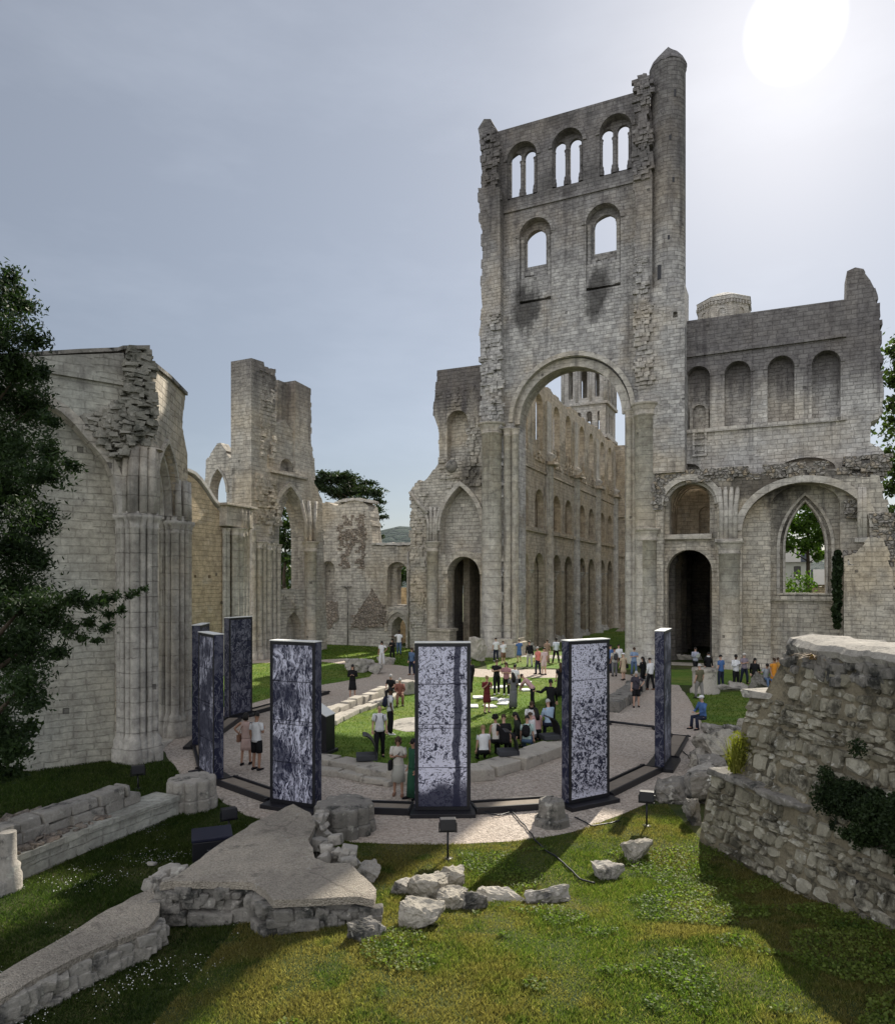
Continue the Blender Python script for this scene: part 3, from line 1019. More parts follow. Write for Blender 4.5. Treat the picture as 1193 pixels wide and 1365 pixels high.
sheet('stone_circle', [tuple((gp(552, 966).xy + Vector((1.05 * math.cos(a), 1.5 * math.sin(a))))) for a in np.linspace(0, 2 * PI, 24, endpoint=False)], 0.022, OLDST, world=True)

# hill beyond
mbh = MB()
hp = []
nh = 60
for i in range(nh + 1):
    x = -420 + 800 * i / nh
    h = 30 + 14 * math.sin(i * 0.23 + 0.6) + 5 * noise.noise((i * 0.4, 0, 0))
    for j in range(9):
        t = j / 8
        hp.append((x, 330 + 160 * t, h * smooth(t * 1.0) + 2.0 * noise.noise((i * .9, j * 1.7, 2))))
mbh.add(hp, [(i * 9 + j, (i + 1) * 9 + j, (i + 1) * 9 + j + 1, i * 9 + j + 1) for i in range(nh) for j in range(8)], 0, True)
kind(mbh.build('wooded_hill', WOODS), 'structure')
# ------------------------------------------------------------------ crossing tower
def scale_note():
    pass


T = church(-14, 52)
q = T.sz
rt = tag(T.root('crossing_tower'), 'tall ruined tower wall with great round arch and three paired windows on top', 'ruined tower')
wall = MB()
out_px = [(650, 800), (649, 575), (644, 420), (646, 300), (646, 190), (652, 178), (848, 122), (862, 119), (900, 300), (900, 622), (884, 624), (884, 800)]
ol = [q(*p) for p in out_px]
ol[0] = (ol[0][0], -0.3); ol[-1] = (ol[-1][0], -0.3)
ol = ragged(ol, [1, 1, 1, 1, 0, 0, 0, 0, 0, 0, 0, 0], 0.5, 0.16)
AL, AR = q(684, 560)[0], q(841, 560)[0]
AT = q(765, 474)[1]
il, ir = q(692, 560, .7)[0], q(833, 560, .7)[0]
it = q(765, 487, .7)[1]
UP = [((676, 716), 189, 262, ((681, 695, 204, 262), (699.5, 714, 200, 258))),
      ((736, 777), 171, 246, ((739.5, 754, 189, 248), (759.5, 775, 184, 243))),
      ((799, 842), 152, 230, ((801.5, 817, 172, 232), (823, 838.5, 166, 226)))]
MIDW = [((692.5, 734.5), 290, 402, (702, 728, 306, 354)), ((781, 827), 271, 384, (792, 822, 286, 336))]
h1 = [hole(AL, AR, 0.02, AT, zs=AT - (AR - AL) / 2, n=28)]
h2 = [hole(il, ir, 0.02, it, zs=it - (ir - il) / 2, n=28)]
for (a, b), yt, yb, subs in UP:
    h1.append(hole_px(T, a, b, yt, yb))
    for s in subs: h2.append(hole_px(T, s[0], s[1], s[2], s[3], .7))
for (a, b), yt, yb, s in MIDW:
    h1.append(hole_px(T, a, b, yt, yb)); h2.append(hole_px(T, s[0], s[1], s[2], s[3], .7, n=14))
wall.prism(ol, h1, 0, 0.7)
h3 = []
for hh in h2:
    if len(h3) == 0: h3.append(hh); continue
    cx_ = sum(p[0] for p in hh) / len(hh); zb_ = min(p[1] for p in hh); zt_ = max(p[1] for p in hh)
    h3.append([(cx_ + (p[0] - cx_) * (1.0 if len(h3) < 7 else 1.75) , zb_ - .5 + (p[1] - zb_) * 1.4) for p in hh])
grp = []
for i in range(3):                                   # one wide splay behind each pair
    l_ = min(p[0] for p in h2[1 + 2 * i]) - .85; r_ = max(p[0] for p in h2[2 + 2 * i]) + .5
    zb_ = min(p[1] for p in h2[1 + 2 * i]) - .3; zt_ = max(p[1] for p in h2[2 + 2 * i]) + 1.0
    grp.append(hole(l_, r_, zb_, zt_, n=16, rise=1.0))
wall.prism(ol, h2, 0.703, .98)
wall.prism(ol, [h3[0]] + grp + h3[7:], .983, 2.3)
wall.build('wall', TOWER, rt)
m = MB()
moulding(m, il + .15, ir - .15, it - (ir - il) / 2, it - .15, 0.62, 0.35, 0.69, n=32)
moulding(m, AL, AR, AT - (AR - AL) / 2, AT, 0.35, -0.14, 0.25, n=32)
m.build('arch_moulding', SHAFT, rt)
for (a, b), yt, yb, subs in UP:
    m = MB()
    l, r = q(a, 230)[0], q(b, 230)[0]; zt = q((a + b) / 2, yt)[1]
    moulding(m, l, r, zt - (r - l) / 2, zt, 0.28, -0.10, 0.3, n=18)
    m.build('window_arch', TOWER, rt)
    xm = (subs[0][1] + subs[1][0]) / 2
    x = q(xm, 230, .5)[0]
    zb, zc = q(xm, yb + 2, .5)[1], q(xm, subs[0][2] + 12, .5)[1]
    shaft_mb(x, 0.42, zb, zc, 0.17, 10).build('colonnette', TOWER, rt)
    for sx in (a + 2.0, b - 2.0):
        x = q(sx, 230, .3)[0]
        shaft_mb(x, 0.32, zb, zc, 0.14, 8).build('colonnette', TOWER, rt)
for (a, b), yt, yb, s in MIDW:
    m = MB()
    l, r = q(a, 330)[0], q(b, 330)[0]; zt = q((a + b) / 2, yt)[1]
    moulding(m, l, r, zt - (r - l) / 2, zt, 0.32, -0.08, 0.3, n=18)
    m.build('window_arch', TOWER, rt)
    zb = q(a, yb)[1]
    for x in (l + 0.18, r - 0.18):
        shaft_mb(x, 0.25, zb, zt - (r - l) / 2, 0.17, 10).build('colonnette', TOWER, rt)
    m = MB()                                      # crumbling sill in the recess
    m.box(((l + r) / 2, 0.35, zb + 0.9), (r - l - 0.1, 0.5, 1.8), jit=0.06)
    toothing(m, l + .3, r - .3, zb + .8, zb + 2.2, 0.4, 0.25, 9, (0.5, 0.3))
    m.build('sill', TOWER, rt)
# left pilaster, broken off near the top
m = MB()
pl = [(641, 571), (641, 500), (638, 447), (643, 409), (640, 379), (643, 308), (638, 295), (637, 250), (666, 250), (667, 400), (668, 571)]
pl = [q(px, py, -.8) for px, py in pl]
m.prism(ragged(pl, [1, 1, 1, 1, 1, 1, 1, 1, 0, 0, 0], 0.5, 0.14), [], -0.8, 0.02)
pl2 = [q(px, py, -.45) for px, py in [(643, 252), (641, 200), (637, 171), (645, 158), (654, 158), (664, 178), (661, 252)]]
m.prism(ragged(pl2, [1, 1, 1, 1, 1, 0, 0], 0.45, 0.12), [], -0.45, 0.03)
x0, x1 = q(643, 400, -.8)[0], q(664, 400, -.8)[0]
toothing(m, x0, x1, q(650, 565, -.8)[1], q(650, 420, -.8)[1], -0.8, 0.5, 46, (0.6, 0.34))
toothing(m, x0 + .1, x1 - .2, q(650, 300, -.8)[1], q(650, 175, -.8)[1], -0.6, 0.5, 30, (0.55, 0.34))
m.build('pilaster', TOWER, rt)
# right pilaster beside the stair turret
m = MB()
pr = [q(px, py, -.7) for px, py in [(847, 545), (846, 420), (848, 300), (843, 250), (850, 200), (849, 100), (862, 97), (864, 140), (869, 230), (869, 300), (868, 545)]]
m.prism(ragged(pr, [1, 1, 1, 1, 1, 1, 0, 1, 0, 0, 0], 0.5, 0.16), [], -0.7, 0.02)
x0, x1 = q(849, 400, -.7)[0], q(866, 400, -.7)[0]
toothing(m, x0, x1, q(856, 545, -.7)[1], q(856, 345, -.7)[1], -0.7, 0.55, 60, (0.55, 0.34))
toothing(m, x0 - .1, x1, q(856, 240, -.7)[1], q(856, 105, -.7)[1], -0.7, 0.5, 34, (0.5, 0.34))
m.build('pilaster', TOWER, rt)
# stair turret
xa, xb = q(865.5, 200, 0)[0], q(912.5, 200, 0)[0]
tc, tr = (xa + xb) / 2, (xb - xa) / 2
ze, zt_ = q(888, 86, 0)[1], q(889, 55, 0)[1]
zq = q(888, 382, -.6)[1]
m = MB()
m.lathe([(tr, zq - .2), (tr, ze - .3), (tr * 1.05, ze - .2), (tr * 1.05, ze)], 28, (tc, 0.6, 0))
tur = m.build('stair_turret', TOWER, rt)
m = MB()
m.lathe([(tr * 1.08, ze), (tr * 0.97, ze + .35), (tr * .62, ze + (zt_ - ze) * .55), (tr * .2, zt_ - .25), (0.0, zt_)], 28, (tc, 0.6, 0), smooth_=False, rag=0.07)
m.build('turret_roof', TOWER, tur)
m = MB()
b0, b1 = q(868, 500, -.7)[0], q(912.5, 500, -.7)[0]
hl = [hole(q(897, 418, -.7)[0], q(903, 418, -.7)[0], q(900, 423, -.7)[1], q(900, 415, -.7)[1], n=4, rise=0.05)]
zb0 = q(890, 630, -.7)[1]
m.prism([(b0, zb0), (b1, zb0), (b1, zq), (b0, zq)], hl, -0.72, -0.3)
m.prism([(b0, zb0), (b1, zb0), (b1, zq), (b0, zq)], [], -0.297, 1.6)
m.build('turret_base', TOWER, rt)
for px, py, hh in ((879, 361, 1.0), (899, 120, .5), (893, 181, .35), (897, 237, .35), (891, 315, .3)):
    x, z = q(px, py, -.7)
    dx = x - tc
    yy = 0.6 - math.sqrt(max(0.01, tr * tr - dx * dx))
    m = MB(); m.box((x, yy + 0.1, z), (0.34 if hh > .6 else .14, 0.26, hh)); m.build('slit_shade', BLACK, tur)  # black box in place of an opening, painting the slit's inner shade
# tall engaged columns of the great arch and the lower ones below
for px, ptop, pbot, rr_, of in ((655.5, 571, 0, 0.78, -0.35), (860, 545, 0, 0.72, -0.35)):
    x = q(px, 650, of)[0]
    shaft_mb(x, of, 0.0, q(px, ptop - 6, of)[1], rr_, 18).build('column', SHAFT, rt)
for px, pt, r_ in ((676, 575, .32), (686, 575, .26), (838.5, 551, .28), (846.5, 552, .26)):
    x = q(px, 650, -.1)[0]
    shaft_mb(x, 0.0, 0.0, q(px, pt - 4, -.1)[1], r_, 12).build('column', SHAFT, rt)
for px0, px1 in ((641, 690), (834, 882)):
    m = MB()
    xa, xb = q(px0, 850, -1)[0], q(px1, 850, -.3)[0]
    m.box(((xa + xb) / 2, 0.5, 0.55), (xb - xa, 3.0, 1.1), bev=0.08)
    m.box(((xa + xb) / 2, 0.5, 1.25), (xb - xa - .4, 2.7, 0.35), bev=0.06)
    m.build('plinth', SHAFT, rt)
m = MB()
zz = q(750, 577, 0)[1]
for px0, px1, py in ((667, 846, 271),):
    xa, xb = q(px0, py, 0)[0], q(px1, py - 12, 0)[0]
    m.box(((xa + xb) / 2, -0.04, q((px0 + px1) / 2, py - 8)[1]), (xb - xa, 0.2, 0.22))
m.build('string_course', TOWER, rt)
toothm = MB()
toothing(toothm, q(646, 800, -.3)[0], q(664, 800, -.3)[0], 1.5, q(650, 600, -.3)[1], -0.1, 0.3, 30, (.7, .35))
toothm.build('broken_facing', TOWER, rt)

# ------------------------------------------------------------------ right transept wall
W = church(2, 52.6)
q = W.sz
rt = tag(W.root('transept_wall'), 'broad transept wall right of the tower with four blind arches above a vaulted bay and a pointed window', 'ruined wall')
wo = [(905, 632), (905, 429), (1128, 398.5), (1129, 361), (1140, 356), (1151, 358), (1160, 373), (1170, 393), (1173, 412), (1175.5, 445), (1176, 500), (1176, 552), (1161, 562), (1160, 590), (1178, 602), (1183, 632)]
wo = ragged([q(*p) for p in wo], [0, 0, 0, 0, 0, 1, 1, 1, 1, 1, 1, 1, 0, 1, 1, 0], 0.4, 0.14)
blind = [(914, 946.5, 488, 577), (965.5, 1000.5, 481, 567), (1023, 1059, 474, 563.5), (1082, 1120.5, 467, 557.5)]
h1 = [hole_px(W, a, b, c, d) for a, b, c, d in blind]
h1.append(hole_px(W, 899, 933, 618, 629, rise=0.5)); h1.append(hole_px(W, 1036, 1114, 609.5, 627, rise=0.85))
m = MB()
m.prism(wo, h1, 0, 0.85)
m.prism(wo, [], 0.853, 2.2)
m.build('wall', WING, rt)
for a, b, c, d in blind:
    m = MB()
    l, r = q(a, c + 30)[0], q(b, c + 30)[0]; zt = q((a + b) / 2, c)[1]
    moulding(m, l, r, zt - (r - l) / 2, zt, 0.26, -0.07, 0.3, n=18)
    m.build('blind_arch', WING, rt)
m = MB()
for px0, px1, py0, py1, hgt in ((912, 1128, 576, 558, .28), (913, 1128, 474, 449, .2)):
    xa, za = q(px0, py0); xb, zb = q(px1, py1)
    m.box(((xa + xb) / 2, -0.06, (za + zb) / 2), (xb - xa, 0.28, hgt))
m.build('string_course', WING, rt)
m = MB()                                            # small mullioned niche under the first arch
l, r = q(923, 600, -.1)[0], q(942, 600, -.1)[0]
zt, zb = q(932, 570, -.1)[1], q(932, 608, -.1)[1]
hm = hole(l + .14, r - .14, zb + .15, zt - .2)
m.prism([(l, zb)] + arc(l, r, zt - (r - l) / 2, zt) + [(r, zb)], [hm], -0.16, 0.0)
for i in range(4):
    m.box(((l + r) / 2, -0.05, zb + .4 + i * .45), (r - l - .2, 0.1, 0.12))
l2, r2 = q(924, 530, .85)[0], q(941, 530, .85)[0]
moulding(m, l2, r2, q(932, 548, .85)[1], q(932, 541, .85)[1], 0.2, 0.55, 0.86, zb=q(932, 575, .85)[1])
m.build('niche', WING, rt)
# lower arcade standing forward of the upper wall
m = MB()
F0 = -1.0
g = lambda px, py: q(px, py, F0)
lo = [g(868, 800), g(868, 634), g(905, 629), g(985, 632), g(1040, 628), g(1075, 621), g(1110, 626), g(1130, 634), g(1172, 634), g(1184, 680), g(1200, 760), g(1222, 900)]
lo[0] = (lo[0][0], -.3); lo[-1] = (lo[-1][0] + .4, -.3)
lo = ragged(lo, [0, 0, 1, 1, 1, 1, 1, 1, 1, 1, 1, 0], 0.45, 0.13)
LA = (g(884, 670)[0], g(956, 670)[0], g(884, 674)[1], g(920, 640)[1])
RA = (g(989, 690)[0], g(1159, 690)[0], g(1070, 705)[1], g(1070, 643)[1])
hA = [[(LA[0], .02)] + arc(LA[0], LA[1], LA[2], LA[3], n=18) + [(LA[1], .02)],
      [(RA[0], .02)] + arc(RA[0], RA[1], RA[2], RA[3], n=22) + [(RA[1], .02)]]
m.prism(lo, hA, F0, 0.0)
B0 = lo[:1] + [(p[0], p[1]) for p in lo[1:-1]] + lo[-1:]
gB = lambda px, py: q(px, py, .003)
door = hole(gB(889, 800)[0], gB(949, 800)[0], 0.02, gB(918, 733)[1], n=18)
upo = hole(gB(892, 690)[0], gB(946, 690)[0], gB(918, 715)[1], gB(918, 641)[1], n=14)
win_bay = hole(gB(1027, 700)[0], gB(1120, 700)[0], 0.02, gB(1072, 645)[1], rise=1.5, n=16)
m.prism(B0, [door, upo, win_bay], 0.003, 0.9)
m.build('lower_wall', LOWER, rt)
m = MB()
moulding(m, LA[0], LA[1], LA[2], LA[3], 0.38, F0 - .14, F0 + .3, n=22)
moulding(m, LA[0] + .2, LA[1] - .2, LA[2], LA[3] - .2, 0.2, F0 + .3, F0 + .7, n=22)
m.build('vault_rib', SHAFT, rt)
m = MB()
moulding(m, RA[0], RA[1], RA[2], RA[3], 0.45, F0 - .14, F0 + .3, n=26)
m.build('vault_rib', SHAFT, rt)
m = MB()
moulding(m, gB(889, 800)[0], gB(949, 800)[0], gB(918, 733)[1] - (gB(949, 800)[0] - gB(889, 800)[0]) / 2, gB(918, 733)[1], .42, -0.12, 0.2, n=20)
m.build('door_arch', LOWER, rt)
# window wall with the pointed window
m = MB()
gC = lambda px, py: q(px, py, 1.1)
wl, wr, wb, wt = gC(1047, 730)[0], gC(1100, 730)[0], gC(1074, 791)[1], gC(1074, 669)[1]
xl, xr = gC(1020, 700)[0], gC(1128, 700)[0]
zt = gC(1072, 636)[1]
m.prism([(xl, -.3), (xr, -.3), (xr, zt), (xl, zt)], [hole(wl - .35, wr + .35, wb - .1, wt + .42, True, zs=wb + (wt - wb) * .5, n=16)], 0.903, 1.3)
m.prism([(xl, -.3), (xr, -.3), (xr, zt), (xl, zt)], [hole(wl, wr, wb, wt, True, zs=wb + (wt - wb) * .5, n=16)], 1.303, 2.1)
m.build('window_wall', LOWER, rt)
m = MB()
moulding(m, wl - .35, wr + .35, wb + (wt - wb) * .5, wt + .42, .2, .80, 1.25, True, n=18, zb=wb - .2)
moulding(m, wl - .02, wr + .02, wb + (wt - wb) * .5, wt + .04, .14, 1.05, 1.30, True, n=18, zb=wb)
m.build('window_frame', SHAFT, rt)
m = MB()
m.box(((wl + wr) / 2, 0.95, wb - .35), (wr - wl + 2.2, 0.5, 0.3))
m.prism([(wl - .6, wb - .1), (wr + .6, wb - .1), (wr + .3, wb + .02), (wl - .3, wb + .02)], [], 0.72, 1.6)
m.build('window_sill', LOWER, rt)
# columns of the arcade
for px, pt, r_, of in ((863, 705, .62, -1.1), (972, 722, .66, -1.0)):
    x = q(px, 760, of)[0]
    shaft_mb(x, of, 0.0, q(px, pt, of)[1], r_, 16).build('column', SHAFT, rt)
m = MB()
for px in (962, 968, 974, 980):                      # bundle of springing ribs
    x = q(px, 690, F0)[0]
    z0, z1 = q(px, 723, F0)[1], q(px, 640, F0)[1]
    s = (px - 971) * 0.022
    m.tube([(x * 1.0, F0 - .22, z0), (x, F0 - .2, (z0 + z1) / 2), (x + s * .6, F0 - .08, z1 - 1.0), (x + s * .8, F0 + .06, z1 - .5)], [.17, .17, .16, .12], 8)
for px in (1146, 1152):
    x = q(px, 690, F0)[0]
    z0, z1 = q(px, 718, F0)[1], q(px, 650, F0)[1]
    m.tube([(x, F0 - .15, z0), (x, F0 - .12, z1)], .15, 8)
m.box((q(1152, 718, F0)[0], F0 - .18, q(1152, 718, F0)[1] - .1), (1.1, .5, .3), bev=.05)
m.box((q(972, 722, F0)[0], F0 - .2, q(972, 722, F0)[1] + .05), (1.75, .9, .22), bev=.04)
m.box((q(905, 714, F0)[0] + .4, -.1, q(905, 716, 0)[1]), (3.4, .5, .35), jit=.05)
m.build('springer', SHAFT, rt)
m = MB()
toothing(m, g(870, 640)[0], g(1130, 640)[0], g(900, 645)[1], g(900, 630)[1], F0, .35, 70, (.6, .3))
toothing(m, g(1130, 700)[0], g(1178, 700)[0], g(1150, 690)[1], g(1150, 610)[1], -.3, .9, 90, (.6, .35))
toothing(m, g(1165, 800)[0], g(1205, 800)[0], .5, g(1170, 690)[1], F0, .5, 70, (.6, .4))
toothing(m, g(1125, 760)[0], g(1150, 760)[0], g(1150, 775)[1], g(1150, 738)[1], F0, .8, 26, (.6, .4))
toothing(m, g(868, 660)[0], g(884, 660)[0], g(876, 680)[1], g(876, 632)[1], F0, .5, 20, (.5, .4))
m.build('broken_masonry', RUB, rt)
m = MB()                                             # broken stub of wall right of the window
pts = [g(1124, 900), g(1124, 742), g(1140, 738), g(1157, 716), g(1176, 718), g(1188, 760), g(1215, 900)]
pts[0] = (pts[0][0], -.3); pts[-1] = (pts[-1][0], -.3)
m.prism(ragged(pts, [0, 1, 1, 1, 1, 1, 0], .4, .12), [], F0 - .45, F0 + .2)
m.build('buttress', LOWER, rt)
# passage behind the door, roofed and dark, and the open chamber above it
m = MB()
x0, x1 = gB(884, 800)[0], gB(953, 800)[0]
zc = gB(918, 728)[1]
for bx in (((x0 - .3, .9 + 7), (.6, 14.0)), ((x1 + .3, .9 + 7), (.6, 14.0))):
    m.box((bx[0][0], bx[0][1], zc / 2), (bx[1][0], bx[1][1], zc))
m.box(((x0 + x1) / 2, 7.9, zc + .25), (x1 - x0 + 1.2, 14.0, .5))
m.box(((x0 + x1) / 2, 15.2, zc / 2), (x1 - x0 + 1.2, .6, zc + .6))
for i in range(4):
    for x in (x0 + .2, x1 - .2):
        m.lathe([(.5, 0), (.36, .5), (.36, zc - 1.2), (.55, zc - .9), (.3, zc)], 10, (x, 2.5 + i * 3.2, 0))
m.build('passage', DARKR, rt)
m = MB()
zu = gB(918, 720)[1]; zv = gB(918, 632)[1]
for x in (x0 + .1, x1 - .1):
    m.box((x, 3.2, (zu + zv) / 2), (.5, 4.4, zv - zu))
m.prism([(x0, zu), (x1, zu), (x1, zv - .3), (x0, zv - 1.0)], [hole((x0 + x1) / 2 + .2, x1 - .5, zu + .5, zu + 2.8)], 4.6, 5.2)
for i in range(3):
    moulding(m, x0 + .4, x1 - .4, zu + 2.2, zu + 4.2, .3, 1.6 + i * 1.1, 1.95 + i * 1.1, n=12)
m.prism([(x0, zu), (x1, zu), (x1, zv), (x0, zv)], [], 6.2, 6.6)
m.build('upper_chamber', NAVE, rt)
ivm = MB()

# ------------------------------------------------------------------ left transept wall
L = church(-24, 52.6)
q = L.sz
rt = tag(L.root('transept_wall'), 'narrow ragged transept wall left of the tower with one tall blind arch above a dark round doorway', 'ruined wall')
lo = [(548, 800), (547, 735), (549, 680), (546, 656), (553, 644), (569, 638), (584, 618), (584, 570), (577, 551), (580, 524), (582.5, 493.5), (648, 485), (650, 800)]
lo = [q(*p) for p in lo]
lo[0] = (lo[0][0], -.3); lo[-1] = (lo[-1][0], -.3)
lo = ragged(lo, [1, 1, 1, 1, 1, 1, 1, 1, 1, 1, 0, 0, 0], .45, .14)
l1 = hole_px(L, 595.7, 624, 547, 614)
l2 = hole_px(L, 587, 642, 648, 738, pointed=True, rise=3.6)
ld = hole_px(L, 597, 640, 742, 874); ld[0] = (ld[0][0], .02); ld[-1] = (ld[-1][0], .02)
m = MB()
m.prism(lo, [l1, l2, ld], 0, 0.9)
ldb = hole_px(L, 598, 640, 743, 874, .9); ldb[0] = (ldb[0][0], .02); ldb[-1] = (ldb[-1][0], .02)
m.prism(lo, [ldb], 0.903, 2.0)
m.build('wall', PALEL, rt)
m = MB()
a, b = q(587, 690)[0], q(642, 690)[0]; zt = q(614, 648)[1]
moulding(m, a, b, zt - 3.6, zt, .4, -.22, .2, True, n=20)
m.build('vault_rib', SHAFT, rt)
m = MB()
moulding(m, q(595.7, 580)[0], q(624, 580)[0], q(610, 547)[1] - (q(624, 580)[0] - q(595.7, 580)[0]) / 2, q(610, 547)[1], .26, -.07, .3, n=18)
m.build('blind_arch', PALEL, rt)
m = MB()
a, b = q(597, 800)[0], q(640, 800)[0]; zt = q(618, 742)[1]
moulding(m, a, b, zt - (b - a) / 2, zt, .5, -.14, .2, n=20)
m.build('door_arch', PALEL, rt)
x = q(576, 780, -.4)[0]
shaft_mb(x, -.35, 0, q(576, 722, -.4)[1], .46, 14).build('column', SHAFT, rt)
m = MB()
for px, s in ((571, -.9), (575, -.2), (579, .1), (582, .5)):
    x = q(px, 700, -.2)[0]; z0, z1 = q(px, 722, -.2)[1], q(px, 676, -.2)[1]
    m.tube([(x, -.3, z0), (x, -.25, z0 + 1.6), (x + s * .5, -.1, z1)], .14, 8)
m.tube([q_ for q_ in [(q(546, 656)[0] + .1, -.1, q(546, 656)[1]), (q(560, 672)[0], -.2, q(560, 672)[1]), (q(571, 685)[0], -.25, q(571, 685)[1])]], .17, 8)
m.build('springer', SHAFT, rt)
m = MB()
toothing(m, q(587, 600)[0], q(645, 600)[0], q(610, 650)[1], q(610, 612)[1], -.05, .4, 26, (.6, .35))
toothing(m, q(550, 700)[0], q(566, 700)[0], 2, q(555, 660)[1], -.02, .25, 40, (.6, .35))
toothing(m, q(584, 540)[0], q(645, 540)[0], q(610, 545)[1], q(610, 520)[1], .02, .25, 22, (.6, .3))
toothing(m, q(626, 590)[0], q(645, 590)[0], q(610, 640)[1], q(610, 560)[1], .0, .4, 24, (.5, .35))
m.build('broken_masonry', PALEL, rt)
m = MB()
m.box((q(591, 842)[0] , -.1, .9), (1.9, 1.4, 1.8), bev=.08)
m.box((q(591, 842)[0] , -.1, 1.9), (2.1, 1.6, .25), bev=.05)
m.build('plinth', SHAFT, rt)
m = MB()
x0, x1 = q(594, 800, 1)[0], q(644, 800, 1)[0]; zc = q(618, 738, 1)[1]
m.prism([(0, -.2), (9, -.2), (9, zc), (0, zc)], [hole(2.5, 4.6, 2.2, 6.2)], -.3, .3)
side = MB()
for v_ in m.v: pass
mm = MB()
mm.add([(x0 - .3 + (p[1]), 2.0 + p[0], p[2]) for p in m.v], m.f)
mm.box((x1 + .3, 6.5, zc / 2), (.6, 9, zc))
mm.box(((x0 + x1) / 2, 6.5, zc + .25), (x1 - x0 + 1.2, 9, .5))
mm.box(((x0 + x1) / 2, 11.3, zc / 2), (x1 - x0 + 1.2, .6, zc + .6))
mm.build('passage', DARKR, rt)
m = MB()                                            # round basin stone stuck in the broken wall
m.ell((q(604, 622)[0], -.25, q(604, 622)[1]), (.5, .4, .55), 12, 8)
m.build('corbel_stone', DARKST, rt)

# ------------------------------------------------------------------ nave
N = Frame(RT * -19.5 + AX * 54, PI / 2 - TH)
rt = tag(N.root('nave_wall'), 'long roofless nave wall with two tiers of arches and window recesses seen through the great arch', 'nave wall')
shx = [8.0, 17.2, 26.4, 35.6]
cen = [1.2, 5.4, 10.6, 14.6, 19.8, 23.8, 29.0, 33.0]
topz = []
for i in range(9):
    xa = [0, 3.2, 8, 12.6, 17.2, 21.8, 26.4, 31, 36][i]
    zz = 23.4 + [.3, -.4, .2, -.3, .1, -.2, .2, -.3, 0][i]
    topz += [(xa, zz)]
no = [(0, -.3), (36, -.3)] + topz[::-1]
no = ragged(no, [0, 0] + [1] * 8 + [0], .7, .18)
h1 = []; h2 = []
for c in cen:
    h1.append(hole(c - 1.45, c + 1.45, .02, 8.4)); h2.append(hole(c - 1.2, c + 1.2, .02, 8.1))
    h1.append(hole(c - 1.25, c + 1.25, 10.6, 14.0)); h2.append(hole(c - 1.0, c - .12, 10.9, 13.2)); h2.append(hole(c + .12, c + 1.0, 10.9, 13.2))
    h1.append(hole(c - 1.0, c + 1.0, 17.0, 22.4))
m = MB()
m.prism(no, h1, 0, .6)
m.prism(no, h2, .603, 1.5)
m.build('wall', NAVE, rt)
m = MB()
m.box((19.6, 5.6, 5), (34.8, .6, 10.4)); m.box((19.6, 3.2, 13), (34.8, .5, 5.6)); m.box((19.6, 3.4, 10.1), (34.8, 4.4, .4))
for c in cen[1::2]:
    m.box((c + 2.1, 3.6, 5), (.9, 3.8, 10))
m.build('aisle_wall', NAVE, rt)
for x in shx:
    mb_ = MB()
    mb_.lathe([(.75, 0), (.75, .5), (.5, .8), (.46, 17.0), (.72, 17.3), (.3, 17.6)], 12, (x, 0, 0))
    mb_.box((x, .15, 11), (1.3, .5, 22.5))
    mb_.build('wall_shaft', SHAFT, rt)
for c0, c1 in ((1.2, 5.4), (10.6, 14.6), (19.8, 23.8), (29, 33)):
    x = (c0 + c1) / 2
    shaft_mb(x, .7, 0, 6.9, .58, 14).build('column', SHAFT, rt)
m = MB()
for x0, x1 in ((0, 7.4), (8.6, 16.6), (17.8, 25.8), (27, 35)):
    m.box(((x0 + x1) / 2, -.05, 10.3), (x1 - x0, .35, .3)); m.box(((x0 + x1) / 2, -.02, 15.6), (x1 - x0, .2, .16))
for x in shx:
    m.box((x, -.3, 16.6), (1.7, 1.0, .3), jit=.06)
m.build('string_course', NAVE, rt)
m = MB()
for c in cen:
    m.prism([(c - 1.0, 17.0), (c + 1.0, 17.0), (c + .9, 18.6), (c - .8, 18.2)], [], .25, .6)
    toothing(m, c - 1.2, c + 1.2, 16.4, 17.3, 0, .35, 6, (.5, .3))
m.build('window_sill', NAVE, rt)
Wf = church(-14, 90)
rt = tag(Wf.root('nave_end_wall'), 'high end wall closing the nave behind the great arch with a tall dark opening', 'ruined wall')
m = MB()
m.prism([(-6, -.3), (8, -.3), (8, 22.6), (-6, 23.2)], [hole(3.2, 5.2, 14.6, 20.5), hole(1.5, 5.6, .02, 5.4)], 0, 1.2)
m.prism([(-6, -.3), (8, -.3), (8, 22), (-6, 22)], [hole(3.2, 5.2, 14.6, 20.5)], 5, 5.8)
m.build('wall', NAVE, rt)
m = MB()
m.box((1, -.06, 14.2), (14, .5, .4)); m.box((1, -.06, 9.2), (14, .4, .4))
m.build('string_course', NAVE, rt)

PALETOW = ashlar('far_tower_stone', (0.52, 0.50, 0.48), (0.42, 0.405, 0.395), (0.33, 0.32, 0.31), seed=12, dark_amt=0.25, streak=0.3)


